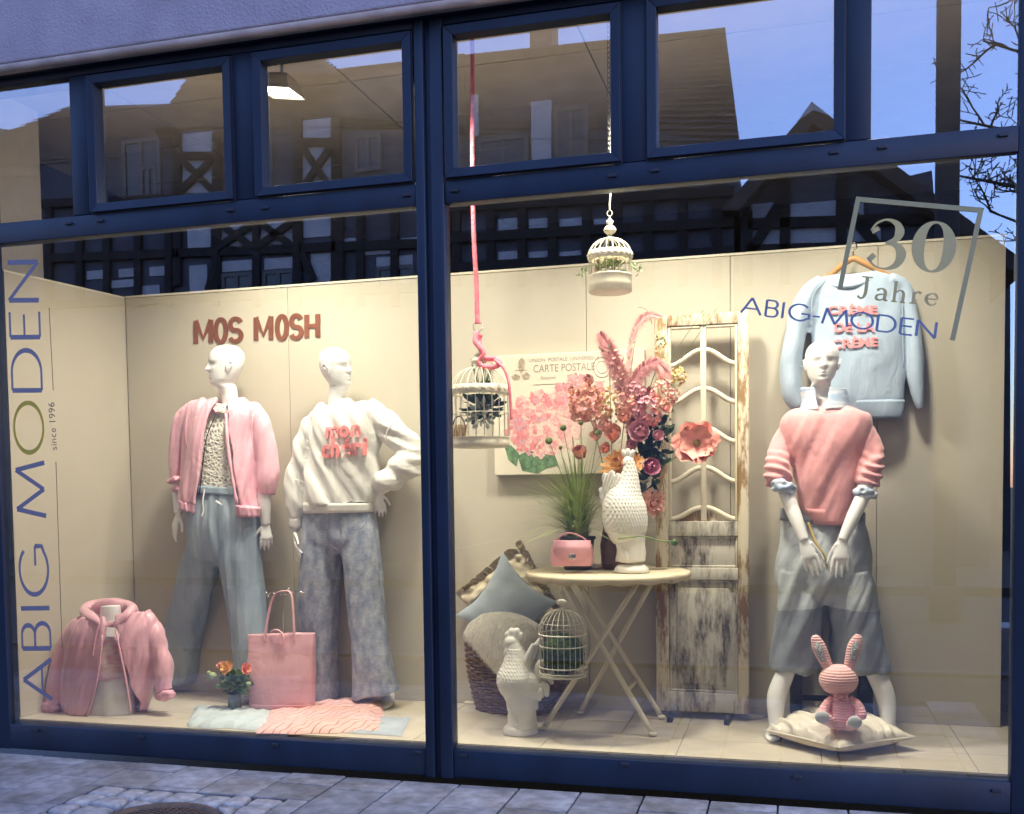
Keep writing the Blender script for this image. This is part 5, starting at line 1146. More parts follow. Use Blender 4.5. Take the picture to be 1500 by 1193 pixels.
b = MB(); leafblob(b, bc1 + V((.02, -.03, 45 * k1)), 20 * k1, 60, .04); tag(b.build('leaf', mat('leaf_silver', (.30, .34, .32), .5, var=.3), pl, fixn=False), kind='stuff')
b = MB()
for i in range(26):
    a = rf_.uniform(0, 6.28); h = rf_.uniform(.12, .26); b.tube([bc1 + V((.01, .0, 50 * k1)), bc1 + V((.01 + .02 * math.cos(a), .02 * math.sin(a), 50 * k1 + h * .6)), bc1 + V((.01 + .05 * math.cos(a), .05 * math.sin(a), 50 * k1 + h))], .0018, 4, 3)
tag(b.build('blade', M_LEAF, pl), kind='stuff')
mb_ = thing('mini_basket', bc1 + V((-30 * k1, -.03, 15 * k1)), 'tiny tan basket standing in the bottom left of the roped birdcage', 'basket'); o_ = ROOT[mb_.name]
M_TAN = mat('tan_wood', (.45, .31, .16), .7, var=.3, vscale=40)
for i in range(6): b = MB(); a = 2 * math.pi * i / 6; b.bar(o_ + V((.022 * math.cos(a), .022 * math.sin(a), 0)), o_ + V((.03 * math.cos(a), .03 * math.sin(a), .06)), .02, .005); b.build('slat', M_TAN, mb_)
b = MB(); b.tube([o_ + V((.028 * math.cos(a), 0, .055 + .045 * math.sin(a))) for a in [math.pi * k / 10 for k in range(11)]], .003, 6); b.build('handle', M_BLACK, mb_)
# rope and chain
M_ROPE = mat('pink_rope', (.80, .20, .26), .9, var=.15, vscale=60, bump=.7, bscale=90, stretch=(1, 1, .6))
rp = thing('rope', P(697, 470, Yc), 'bright pink rope hanging from the ceiling down to the lower birdcage', 'rope')
b = MB(); ptube(b, [(690, -60, 6, Yc), (692, 90, 6.5, Yc), (692, 220, 7, Yc), (694, 340, 7, Yc), (698, 420, 7, Yc), (699, 462, 7.5, Yc), (700, 474, 9, Yc)], 6, 10); b.build('strand', M_ROPE, rp)
b = MB(); b.tube([P(700 + 7 * math.cos(a), 479 + 7 * math.sin(a), Yc) for a in [2 * math.pi * k / 20 for k in range(21)]], .0018, 6); b.build('ring', M_CHROME, rp)
b = MB(); ptube(b, [(699, 487, 8, Yc), (696, 500, 8, Yc - .02), (704, 510, 8, Yc - .03), (708, 520, 8, Yc - .03), (702, 530, 8, Yc - .03), (708, 537, 8, Yc - .04), (722, 538, 8, Yc - .05), (732, 533, 8, Yc - .05), (726, 526, 8, Yc - .04), (712, 525, 8, Yc - .03), (706, 515, 8, Yc - .02), (701, 500, 8, Yc), (704, 490, 8, Yc)], 5, 10); b.build('knot', M_ROPE, rp)
b = MB(); ptube(b, [(725, 528, 5, Yc - .05), (738, 540, 4.5, Yc - .08), (745, 560, 4.5, Yc - .10), (748, 590, 4.2, Yc - .1), (749, 615, 4, Yc - .1)], 5, 8); b.build('strand', M_ROPE, rp)
ch = thing('hanging_chain', P(893, 290, .30), 'thin pale chain and hook holding the small upper birdcage', 'chain'); ctop = V((bc2.x, .30, 3.40)); cb = bc2 + V((0, 0, 25 * k2 + 22 * k2 + 31 * k2 + 34 * k2 + .02))
b = MB(); b.tube([cb, cb + V((0, 0, .03)), cb + V((.004, 0, .075)), cb + V((0, 0, .085))], .004, 6, 3); b.build('hook', M_CAGE, ch)
l0 = None; nlk = int((ctop.z - cb.z - .08) / .022)
for k in range(nlk):
    z = cb.z + .085 + k * .022
    if l0 is None: b = MB(); b.tube([V((bc2.x, .30, z)) + V((.005 * math.cos(a), 0, .014 * math.sin(a))) for a in [2 * math.pi * i / 10 for i in range(11)]], .0016, 5); l0 = b.build('link', M_CHROME, ch); z0 = z
    else: dup(l0, ch, (0, 0, z - z0)) if False else dup(l0, ch, (0, 0, z - z0))

# ------------------------------------------------------------ postcard picture on the wall
M_CANV = mat('canvas', (.66, .61, .50), .9, var=.05, vscale=5, bump=.15, bscale=400); M_INK = mat('grey_ink', (.30, .27, .24), .9, var=0)
Yp = YBACK - .05; A_, B_, D_ = P(722, 522, Yp), P(944, 511, Yp), P(720, 697, Yp)
pic = thing('wall_picture', V(((A_.x + B_.x) / 2, Yp, D_.z)), 'vintage postcard canvas with pink hydrangeas on the wall behind the flowers', 'picture')
b = MB(); b.box((A_.x, Yp, D_.z), (B_.x, YBACK - .004, A_.z)); b.build('canvas', M_CANV, pic, smooth=False, bevel=.004)
def ptxt(s, px, py, wpx, hpx):
    o = P(px, py, Yp - .0012); ob = text_mesh(s, 'printed_text', M_INK, pic, o, V((1, 0, 0)), V((0, 0, 1)), 1.0); r = ROOT[pic.name]; l = o - r
    xs_ = [v.co.x for v in ob.data.vertices]; zs_ = [v.co.z for v in ob.data.vertices]; kx = wpx * mpp(o) / (max(xs_) - min(xs_)); kz = hpx * mpp(o) / (max(zs_) - min(zs_))
    for v in ob.data.vertices: v.co = l + V(((v.co.x - l.x) * kx, 0, (v.co.z - l.z) * kz))
ptxt('UNION  POSTALE  UNIVERSELLE', 826, 528.5, 104, 5); ptxt('CARTE POSTALE', 826, 544, 92, 11); ptxt('Personnel', 803, 556, 22, 5); ptxt('Correspondance', 852, 553, 34, 5)
b = MB(); b.bar(P(781, 564, Yp - .001), P(886, 559, Yp - .001), .0022, .0008); b.build('printed_line', M_INK, pic)
b = MB(); b.bar(P(754, 543, Yp - .001), P(772, 542, Yp - .001), .0022, .0008); b.build('printed_line', M_INK, pic)
b = MB(); b.tube([P(882 + 13 * math.cos(a), 538 + 15 * math.sin(a), Yp - .001) for a in [2 * math.pi * k / 28 for k in range(29)]], .0016, 5); b.tube([P(882 + 8 * math.cos(a), 538 + 9 * math.sin(a), Yp - .001) for a in [2 * math.pi * k / 24 for k in range(25)]], .0012, 5); b.build('printed_postmark', M_INK, pic)
M_BFLY = mat('print_brown', (.36, .30, .22), .9, var=.3, vscale=50); 
b = MB(); o = P(763, 536, Yp)
def flat(mb, pts, lift): mb.add([P(x, y, Yp - lift) for x, y in pts], [tuple(range(len(pts)))])
flat(b, [(763, 549), (759, 538), (760, 528), (765, 524), (769, 530), (768, 541)], .001); flat(b, [(764, 550), (771, 545), (777, 550), (774, 556), (767, 556)], .0014); flat(b, [(762, 551), (755, 548), (749, 552), (753, 557), (761, 556)], .0018); b.build('printed_butterfly', M_BFLY, pic, smooth=False)
M_HY = [mat('print_pink_%s' % w, c, .9, var=.15, vscale=60) for w, c in (('pale', (.74, .52, .46)), ('light', (.72, .44, .42)), ('mid', (.70, .32, .32)), ('deep', (.66, .22, .24)), ('mauve', (.55, .30, .34)))]
M_PLEAF = mat('print_leaf', (.11, .20, .10), .9, var=.4, vscale=40)
b = MB()
flat(b, [(740, 657), (748, 652), (760, 664), (757, 684), (745, 674)], .001); flat(b, [(758, 668), (775, 660), (796, 668), (803, 684), (788, 694), (765, 690)], .0014); flat(b, [(792, 664), (812, 668), (818, 682), (800, 686)], .0018); b.build('printed_leaf', M_PLEAF, pic, smooth=False)
b = MB(); b.cur = 0
for cx, cy, rx, ry, lf in ((796, 622, 54, 46, .0006), (850, 580, 36, 28, .0008)): flat(b, [(cx + rx * math.cos(2 * math.pi * k / 30), cy + ry * math.sin(2 * math.pi * k / 30)) for k in range(30)], lf)
rh = random.Random(11)
for i in range(300):
    if i < 210: cx, cy, rx, ry = 796, 622, 56, 48
    else: cx, cy, rx, ry = 850, 580, 38, 30
    a = rh.uniform(0, 6.28); r = math.sqrt(rh.random()); x, y = cx + rx * r * math.cos(a), cy + ry * r * math.sin(a); s_ = rh.uniform(4, 6.6); lf = .001 + i * .000006
    left = (x - cx) / rx; b.cur = min(4, max(0, int(rh.gauss(2.4 - 1.8 * left * (1 if i < 210 else .3) - (.8 if r > .8 else 0), .9)))) if i < 210 else rh.choice((1, 2, 3, 4))
    a0 = rh.uniform(0, 1.6)
    for k in range(4):
        t = a0 + k * math.pi / 2; dx, dy = math.cos(t), math.sin(t); flat(b, [(x, y), (x + s_ * (dx * .5 - dy * .45), y + s_ * (dy * .5 + dx * .45)), (x + s_ * dx, y + s_ * dy), (x + s_ * (dx * .5 + dy * .45), y + s_ * (dy * .5 - dx * .45))], lf + k * .0000012)
tag(b.build('printed_petal', M_HY, pic, smooth=False, fixn=False), kind='stuff')

# ------------------------------------------------------------ old shutter door
def worn(name, base, under, lo, hi, sc, st=(1, 1, .25)):
    m = mat(name, base, .8, var=0, bump=.5, bscale=60, stretch=st); n, l = nodes(m); bb = n['Principled BSDF']
    tc = n.new('ShaderNodeTexCoord'); mp = n.new('ShaderNodeMapping'); mp.inputs['Scale'].default_value = st; l.new(tc.outputs['Object'], mp.inputs['Vector'])
    t = n.new('ShaderNodeTexNoise'); t.inputs['Scale'].default_value = sc; t.inputs['Detail'].default_value = 9; t.inputs['Roughness'].default_value = .72; l.new(mp.outputs[0], t.inputs['Vector'])
    r = n.new('ShaderNodeValToRGB'); r.color_ramp.elements[0].position = lo; r.color_ramp.elements[0].color = (*under, 1); r.color_ramp.elements[1].position = hi; r.color_ramp.elements[1].color = (*base, 1)
    e = r.color_ramp.elements.new((lo + hi) / 2); e.color = tuple(x * .55 + y * .45 for x, y in zip(base, under)) + (1,)
    l.new(t.outputs[0], r.inputs[0]); l.new(r.outputs[0], bb.inputs['Base Color'])
    bp = n.new('ShaderNodeBump'); bp.inputs['Strength'].default_value = .6; bp.inputs['Distance'].default_value = .004; l.new(t.outputs[0], bp.inputs['Height']); l.new(bp.outputs[0], bb.inputs['Normal']); return m
M_WOODY = worn('worn_cream_wood', (.62, .56, .43), (.25, .155, .07), .45, .53, 11); M_WORND = worn('worn_dark_wood', (.54, .51, .44), (.07, .058, .05), .37, .54, 13); M_CREAMW = worn('cream_wood', (.66, .61, .48), (.42, .32, .18), .25, .34, 12)
M_TOPW = worn('table_wood', (.60, .53, .38), (.30, .22, .12), .3, .42, 18, (.4, 1, 1))
Yd = .76
dr = thing('shutter_door', V((P(1030, 900, Yd).x, Yd, FLOOR)), 'tall old wooden shutter door with arched muntins and peeling paint', 'door')
def wp(px, py): return P(px, py, Yd)
xL, xR = wp(960, 760).x, wp(1097, 760).x; zT, zB = wp(1030, 459).z, wp(1030, 1044).z; sL, sR = wp(979, 760).x, wp(1081, 760).x
def slab_(name, x0, x1, z0, z1, y0, y1, m, bev=.003, par=dr): b = MB(); b.box((x0, y0, z0), (x1, y1, z1)); return b.build(name, m, par, bevel=bev)
zr = [wp(1030, y).z for y in (476, 764, 786, 832, 850, 1015)]
slab_('stile', xL, sL, zB, zT, Yd, Yd + .045, M_WOODY); slab_('stile', sR, xR, zB, zT, Yd, Yd + .045, M_WOODY)
slab_('rail', sL + .0005, sR - .0005, zr[0], zT - .001, Yd + .001, Yd + .044, M_WOODY); slab_('rail', sL + .0005, sR - .0005, zr[2], zr[1], Yd + .001, Yd + .044, M_WORND); slab_('rail', sL + .0005, sR - .0005, zr[4], zr[3], Yd + .001, Yd + .044, M_WORND); slab_('rail', sL + .0005, sR - .0005, zB + .001, zr[5], Yd + .001, Yd + .044, M_WORND)
for a, c in ((zr[3], zr[2]), (zr[5], zr[4])):
    slab_('panel', sL + .001, sR - .001, a + .0005, c - .0005, Yd + .018, Yd + .034, M_WORND)
    for x0, x1, z0, z1 in ((sL + .001, sL + .012, a + .001, c - .001), (sR - .012, sR - .001, a + .001, c - .001), (sL + .0125, sR - .0125, a + .001, a + .012), (sL + .0125, sR - .0125, c - .012, c - .001)): slab_('moulding', x0, x1, z0, z1, Yd + .008, Yd + .0175, M_WORND, .004)
b = MB(); b.box((sL + .04, Yd + .012, zr[5] + .04), (sR - .04, Yd + .0178, zr[4] - .04)); b.build('raised_panel', M_WORND, dr, bevel=.006)
xm = wp(1030, 600).x
slab_('muntin', xm - .014, xm + .014, zr[1] + .001, zr[0] - .001, Yd + .008, Yd + .036, M_CREAMW, .006)
for x0, x1 in ((sL + .001, sL + .014), (sR - .014, sR - .001)): slab_('bead', x0, x1, zr[1] + .001, zr[0] - .001, Yd + .006, Yd + .036, M_CREAMW, .004)
slab_('bead', sL + .0145, xm - .0145, zr[0] - .014, zr[0] - .001, Yd + .006, Yd + .036, M_CREAMW, .004); slab_('bead', xm + .0145, sR - .0145, zr[0] - .014, zr[0] - .001, Yd + .006, Yd + .036, M_CREAMW, .004)
for yc, ye in ((512, 534), (569, 590), (627, 648), (685, 706), (744, 761)):
    zc, ze = wp(1030, yc).z, wp(1030, ye).z
    for s_ in (-1, 1):
        xe = sL + .012 if s_ < 0 else sR - .012; b = MB(); pth = []
        for k in range(9):
            t = k / 8; pth.append(V((lerp(xm + s_ * .012, xe, t), Yd + .022, lerp(zc, ze, (1 - math.cos(t * math.pi)) / 2 * .8 + .2 * t))))
        b.tube(pth, .0125, 8, 2, V((0, 1, 0)), .9); b.build('muntin', M_CREAMW, dr)
b = MB(); b.prism([V((sL + .013, Yd + .028, zr[1])), V((sR - .013, Yd + .028, zr[1])), V((sR - .013, Yd + .028, wp(1030, 761).z)), V((xm, Yd + .028, wp(1030, 744).z)), V((sL + .013, Yd + .028, wp(1030, 761).z))], (0, .006, 0)); b.build('arched_panel', M_WOODY, dr, smooth=False)
for px in (984, 1066):
    b = MB(); c = V((wp(px, 1044).x, Yd, zB)); b.box(c + V((-.012, -.10, FLOOR - zB + .001)), c + V((.012, .0, FLOOR - zB + .03))); b.build('foot', M_BLACK, dr, bevel=.002)
zfoot = FLOOR
# white flat bases on the floor at the wall
for (px, py), lb in (((694, 1029), 'white flat floor plate at the foot of the wall beside the basket'), ((1104, 1050), 'white flat floor plate at the foot of the shutter door')):
    g = PF(px, py); b = MB(); b.lathe(g, [(.055, 0), (.055, .006), (.045, .012), (.001, .014)], 24); o = b.build('floor_plate', M_TRIM, None, org=g); tag(o, lb, 'floor plate', 'white floor plates by the wall')

# ------------------------------------------------------------ folding table
fa, fb2, fc = PF(796, 1071), PF(956, 1079), PF(969, 1054)
Yt2 = (fa.y + fc.y) / 2 - .03; tc_ = P(890, 836, Yt2); TR_ = 118 * mpp(tc_)
tb_ = thing('garden_table', V((tc_.x, Yt2, FLOOR)), 'round cream folding table with scalloped slatted top and crossed legs', 'table')
zt_ = tc_.z
nsl = 9
for i in range(nsl):
    y0 = -TR_ + 2 * TR_ * i / nsl; y1 = y0 + 2 * TR_ / nsl - .006; pts = []
    def hx(yy): return math.sqrt(max(1e-4, (TR_ * .985) ** 2 - yy * yy))
    ys_ = [lerp(y0, y1, k / 4) for k in range(5)]
    poly = [V((tc_.x - hx(y), Yt2 + y, zt_ - .018)) for y in ys_] + [V((tc_.x + hx(y), Yt2 + y, zt_ - .018)) for y in reversed(ys_)]
    b = MB(); b.prism(poly, (0, 0, .016)); b.build('slat', M_TOPW, tb_, smooth=False, bevel=.002)
b = MB(); rings = []
for k in range(97):
    a = 2 * math.pi * k / 96; sc = 1 + .012 * abs(math.sin(a * 9)); u = V((math.cos(a), math.sin(a), 0)); o = V((tc_.x, Yt2, zt_)); drop = .010 * abs(math.sin(a * 9))
    rings.append([o + u * TR_ * sc + V((0, 0, -.002)), o + u * (TR_ * sc + .004) + V((0, 0, -.012)), o + u * TR_ * sc + V((0, 0, -.030 - drop)), o + u * (TR_ * .985) + V((0, 0, -.028 - drop)), o + u * (TR_ * .985) + V((0, 0, -.002))])
b.loft(rings, True, False, False); b.build('rim', M_TOPW, tb_)
for (top, ft) in (((940, 852), fa), ((822, 850), fb2), ((838, 849), fc), ((962, 850), V((fa.x + .10, fc.y + .02, FLOOR)))):
    yy = ft.y; t_ = P(*top, Yt2 + (-.10 if ft in (fa, fb2) else .12)); t_.z = zt_ - .02
    b = MB(); f0 = V(ft) + V((0, 0, .012)); b.tube([t_, t_.lerp(f0, .5), t_.lerp(f0, .75), f0], .0125, 8, 3, V((0, 1, 0)), .7)
    lg = b.build('leg', M_CREAMW, tb_)
    b = MB(); b.ell(f0, (.022, .018, .011), 12, 8); b.build('foot', M_CREAMW, lg)
a1_, a2_ = fb2.lerp(P(822, 850, Yt2 - .1), .28), fc.lerp(P(838, 849, Yt2 + .12), .28); b = MB(); b.tube([a1_, a2_], .009, 8); b.build('crossbar', M_CREAMW, tb_)
b = MB(); b.tube([P(836, 852, Yt2 - .1), P(940, 852, Yt2 - .1)], .01, 8); b.build('crossbar', M_CREAMW, tb_)
b = MB(); b.tube([bc3 + V((0, 0, 98 * k3 + 30 * k3)), V((bc3.x, bc3.y, zt_ - .02)), V((bc3.x, bc3.y + .04, zt_ + .004))], .0012, 5); 
hk = b.build('hanging_string', M_CHROME, c3)

# ------------------------------------------------------------ ceramic roosters
M_CER = mat('white_ceramic', (.74, .73, .69), .42, var=.03, vscale=8, spec=.5)
def scales(p, n, k=70, amp=.004):
    u0, w0 = (p.x + p.y * .6) * k, p.z * k * .9; best = None
    r0 = math.floor(w0)
    for row in (r0 + 1, r0):                              # overlapping round-tipped feathers, upper rows on top
        u = u0 + .5 * (row % 2); x = u - math.floor(u) - .5; t = row + 1 - w0        # distance below the row's root
        if t * t * .38 + x * x * 4.2 < 1.05: return amp * (.35 + .65 * min(1, t / 1.5)) * (1 - x * x * 1.5)
    return 0
def rooster(base_px, Y, label, pts, zrot=False):
    g = V((P(*base_px, Y).x, Y, P(*base_px, Y).z)); t = thing('rooster_figure', g, label, 'rooster ornament', 'white ceramic roosters'); return t, g
Yr = PF(761, 1078).y + .05; kr = mpp(P(765, 1000, Yr))
r1, g1 = rooster((763, 1079), Yr, 'white ceramic rooster standing on the floor before the fur cushion', None)
g1.z = FLOOR; r1.location.z = FLOOR; ROOT[r1.name].z = FLOOR
b = MB(); q = lambda x, y, w, dy=0: (x, y, w, Yr + dy)
ptube(b, [q(766, 1040, 46), q(764, 1018, 50), q(760, 1002, 60), q(758, 990, 60), q(757, 972, 42), q(755, 957, 29), q(752, 944, 22), q(751, 936, 18)], 5, 28)
ptube(b, [q(762, 1000, 58), q(775, 1003, 52), q(790, 1005, 38), q(797, 1003, 20)], 4, 20)
bd = b.build('body', M_CER, r1, remesh=.0027, relax=3, fold=lambda p, n: scales(p, n) if P(760, 1025, Yr).z < p.z < P(750, 950, Yr).z else 0)
b = MB(); b.ell(P(750, 941, Yr), (12 * kr, 11 * kr, 11 * kr), 18, 12); b.tube([P(744, 943, Yr), P(737, 947, Yr)], [.016, .003], 10)
for x, y, r in ((744, 929, 5), (750, 925, 6), (757, 925, 6), (763, 930, 5)): b.tube([P(x + (751 - x) * .3, 936, Yr), P(x, y, Yr)], [r * kr * 1.1, r * kr], 10, round_end=True)
b.ell(P(742, 958, Yr - .01), (5 * kr, 4 * kr, 9 * kr), 12, 8); b.build('head', M_CER, r1, remesh=.0028, relax=2)
for (x0, y0), (x1, y1), (x2, y2), w, dy in (((782, 1000), (776, 968), (792, 938), 15, 0), ((788, 1002), (786, 965), (802, 945), 13, .03), ((788, 1004), (790, 975), (806, 965), 12, -.03), ((780, 1000), (772, 972), (781, 946), 13, -.03), ((790, 1006), (800, 990), (808, 1000), 12, 0), ((786, 1010), (798, 1004), (801, 1018), 12, -.03), ((783, 1012), (790, 1012), (790, 1024), 12, -.04)):
    b = MB(); ptube(b, [(x0, y0, w * .8, Yr + dy * .5), (x1, y1, w, Yr + dy), (x2, y2, w * .6, Yr + dy)], 5, 12, round_end=True); b.build('tail_feather', M_CER, bd)
b = MB(); ptube(b, [q(765, 1066, 44), q(765, 1050, 42), q(766, 1036, 42)], 4, 24); b.build('pedestal', M_CER, r1, fold=folds(.007, 18, 20, 2, .2)); b = MB(); ptube(b, [q(748, 1032, 12, -.04), q(752, 1046, 12, -.055), q(757, 1058, 10, -.06)], 4, 10, round_end=True); b.build('claw', M_CER, r1, remesh=.004, relax=2)
b = MB(); bp_ = V((P(762, 1070, Yr).x, Yr, FLOOR)); b.lathe(bp_, [(25 * kr, 0), (26 * kr, .006), (25 * kr, .025), (21 * kr, .04), (.001, .045)], 32); b.build('base', M_CER, r1, fold=lambda p, n: .004 * noise.noise(p * 30))
Yr2 = Yt2 - .09; kr2 = mpp(P(920, 760, Yr2))
r2, g2 = rooster((925, 832), Yr2, 'white ceramic rooster standing on the round table before the bouquet', None); g2.z = zt_ + .001; r2.location.z = g2.z; ROOT[r2.name].z = g2.z
b = MB(); q = lambda x, y, w, dy=0: (x, y, w, Yr2 + dy)
ptube(b, [q(922, 792, 46), q(918, 775, 60), q(915, 755, 64), q(915, 735, 58), q(919, 715, 38), q(922, 698, 25), q(922, 684, 17), q(920, 674, 14)], 5, 28)
bd = b.build('body', M_CER, r2, remesh=.0027, relax=3, fold=lambda p, n: scales(p, n, 62, .005) if p.z > P(920, 780, Yr2).z else 0)
b = MB()
for (x0, y0), (x1, y1), (x2, y2), w, dy in (((903, 752), (893, 722), (887, 698), 17, 0), ((906, 748), (899, 718), (896, 694), 16, -.015), ((909, 742), (905, 718), (905, 698), 15, -.03), ((898, 760), (888, 738), (882, 718), 15, .01), ((912, 736), (910, 718), (912, 706), 12, -.035)):
    ptube(b, [(x0, y0, w, Yr2 + dy * .6), (x1, y1, w, Yr2 + dy), (x2, y2, w * .7, Yr2 + dy)], 5, 12, .6, V((0, 1, 0)), round_end=True)
b.build('tail', M_CER, bd, remesh=.003, relax=2, fold=lambda p, n: .002 * math.sin((p.x * .9 - p.z * .35) * 420))
b = MB(); b.ell(P(920, 676, Yr2 + .01), (8 * kr2, 9 * kr2, 8 * kr2), 16, 10); [b.tube([P(920 + dx * .4, 671, Yr2 + .01), P(920 + dx, 662 - (2 if not dx else 0), Yr2 + .01)], [4.5 * kr2, 3.5 * kr2], 10, round_end=True) for dx in (-7, 0, 7)]; b.build('head', M_CER, r2)
b = MB(); ptube(b, [q(924, 822, 44), q(924, 805, 42), q(924, 786, 44)], 4, 24); b.build('pedestal', M_CER, r2, fold=folds(.008, 18, 14, 6, .2)); b = MB(); ptube(b, [q(906, 790, 14, -.03), q(912, 806, 14, -.05), q(918, 818, 12, -.06)], 4, 10, round_end=True); b.build('claw', M_CER, r2, remesh=.004, relax=2)
b = MB(); b.lathe(g2, [(25 * kr2, 0), (26 * kr2, .006), (24 * kr2, .022), (20 * kr2, .035), (.001, .04)], 32); b.build('base', M_CER, r2, fold=lambda p, n: .005 * noise.noise(p * 30))

# ------------------------------------------------------------ basket with cushions
M_WICK = mat('wicker', (.20, .13, .09), .75, var=.35, vscale=50, bump=.4, bscale=150); M_WICKD = mat('wicker_stake', (.12, .08, .055), .8, var=.3)
gb = PF(757, 1046); Yb = .775; cb_ = V((P(757, 1000, Yb).x, Yb, FLOOR)); Rb = 74 * mpp(cb_)
bk = thing('wicker_basket', cb_, 'brown wicker basket full of cushions at the left of the right window', 'basket')
Hb = .36; rr_ = lambda z: Rb * (.80 + .22 * math.sin(min(1, z / Hb * 1.1) * math.pi / 2)); NS = 30
RY = .56                                                  # an oval basket, flat against the wall
b = MB()
for k in range(26):
    z = .008 + k * Hb / 26; pth = [cb_ + V(((rr_(z) + .007 * math.cos(NS / 2 * a + math.pi * k)) * math.cos(a), (rr_(z) + .007 * math.cos(NS / 2 * a + math.pi * k)) * math.sin(a) * RY, z + .002 * math.sin(a * 7 + k))) for a in [2 * math.pi * i / 120 for i in range(121)]]
    b.tube(pth, .0066, 5, cap=False)
tag(b.build('weave', M_WICK, bk, fixn=False), kind='stuff')
b = MB()
for i in range(NS): a = 2 * math.pi * (i + .5) / NS; b.tube([cb_ + V((rr_(z) * math.cos(a), rr_(z) * math.sin(a) * RY, z)) for z in (.004, .1, .2, .3, Hb)], .005, 5)
tag(b.build('stake', M_WICKD, bk), kind='stuff')
b = MB(); b.tube([cb_ + V((rr_(Hb) * math.cos(a), rr_(Hb) * math.sin(a) * RY, Hb + .006 * math.sin(a * 20))) for a in [2 * math.pi * i / 120 for i in range(121)]], .013, 8, cap=False); b.build('rim', M_WICK, bk)
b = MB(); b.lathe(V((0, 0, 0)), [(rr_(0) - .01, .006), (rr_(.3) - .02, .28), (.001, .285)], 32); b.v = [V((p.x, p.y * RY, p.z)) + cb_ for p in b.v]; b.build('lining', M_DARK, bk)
def cushion(name, corners, th, nrm, m, label, cat, N=30, fold=None, pinch=.10, par=None, e=.5, th2=None):
    c = [V(x) for x in corners]; cen = sum(c, V()) / 4; nrm = V(nrm).normalized(); o = thing(name, cen, label, cat); b = MB(); vs = []
    for s_ in (1, -1):
        for i in range(N + 1):
            for j in range(N + 1):
                u, v = i / N * 2 - 1, j / N * 2 - 1; uu = u * (1 - pinch * (1 - v * v)); vv = v * (1 - pinch * (1 - u * u)); a, d = (uu + 1) / 2, (vv + 1) / 2
                p = c[0].lerp(c[1], a).lerp(c[3].lerp(c[2], a), d); vs.append(p + nrm * ((th if s_ > 0 or th2 is None else -th2) * (s_ if s_ > 0 or th2 is None else 1) * ((1 - u * u) * (1 - v * v)) ** e))
    n = N + 1; M2_ = n * n
    b.add(vs, [(i*n+j, (i+1)*n+j, (i+1)*n+j+1, i*n+j+1) for i in range(N) for j in range(N)] + [(M2_+i*n+j, M2_+i*n+j+1, M2_+(i+1)*n+j+1, M2_+(i+1)*n+j) for i in range(N) for j in range(N)])
    me_o = b.build('cover', m, o, fold=fold); bm = bmesh.new(); bm.from_mesh(me_o.data); bmesh.ops.remove_doubles(bm, verts=bm.verts, dist=.0008); bmesh.ops.recalc_face_normals(bm, faces=bm.faces); bm.to_mesh(me_o.data); bm.free(); me_o.data.polygons.foreach_set('use_smooth', [True] * len(me_o.data.polygons))
    return o, me_o
M_GREYC = mat('grey_blue_velvet', (.36, .42, .47), .75, var=.05, vscale=6, sheen=.5, bump=.1, bscale=200, wr=.06, wrs=7); M_RUF = mat('beige_ruffle', (.60, .53, .40), .85, var=.1, vscale=30, bump=.2)
cushion('cushion', [P(670, 872, Yb + .05), P(767, 797, Yb + .07), P(816, 900, Yb + .05), P(720, 950, Yb + .03)], .035, (0, -1, .35), M_RUF, 'beige ruffled cushion at the back of the basket behind the grey one', 'cushion', 46, folds(.012, 26, 26, 3, .6))
b = MB(); ru = bpy.data.objects['cushion']
for (a, c) in (((674, 873), (763, 800)), ((763, 800), (816, 893))):
    for k in range(26):
        t = k / 25; p = P(lerp(a[0], c[0], t), lerp(a[1], c[1], t), Yb + .065); d = (V((-1, 0, 1)) if a[0] < 700 else V((1, 0, .7))).normalized()
        petal(b, p - d * .02, d, V((rf_.uniform(-1, 1), -1, rf_.uniform(-1, 1))), .055, .04, .6, .1)
tag(b.build('ruffle', M_RUF, ru, fixn=False), kind='stuff')
cushion('cushion', [P(667, 902, Yb - .07), P(737, 808, Yb - .01), P(819, 882, Yb - .04), P(742, 975, Yb - .10)], .06, (0, -1, .12), M_GREYC, 'grey blue velvet cushion standing on its corner in the basket', 'cushion', 40, folds(.007, 9, 12, 6, .9), .2, e=.8)
M_FUR = mat('white_fur', (.90, .89, .85), .8, var=.06, vscale=20)
n_, l_ = nodes(M_FUR); t_ = n_.new('ShaderNodeBsdfTranslucent'); t_.inputs['Color'].default_value = (.9, .88, .82, 1); x_ = n_.new('ShaderNodeMixShader'); x_.inputs[0].default_value = .5; l_.new(n_['Principled BSDF'].outputs[0], x_.inputs[1]); l_.new(t_.outputs[0], x_.inputs[2]); l_.new(x_.outputs[0], n_['Material Output'].inputs['Surface'])
fu, fc_ = cushion('cushion', [P(681, 925, Yb - .15), P(728, 893, Yb - .03), P(794, 918, Yb - .13), P(744, 992, Yb - .26)], .085, (0, -.8, .6), M_FUR, 'white long haired fur cushion drooping over the basket front', 'cushion', 40, None, -.12)
b = MB(); hr = random.Random(4); fo = ROOT[fu.name]; pol = [p for p in fc_.data.polygons]; bm = bmesh.new(); bm.from_mesh(fc_.data)
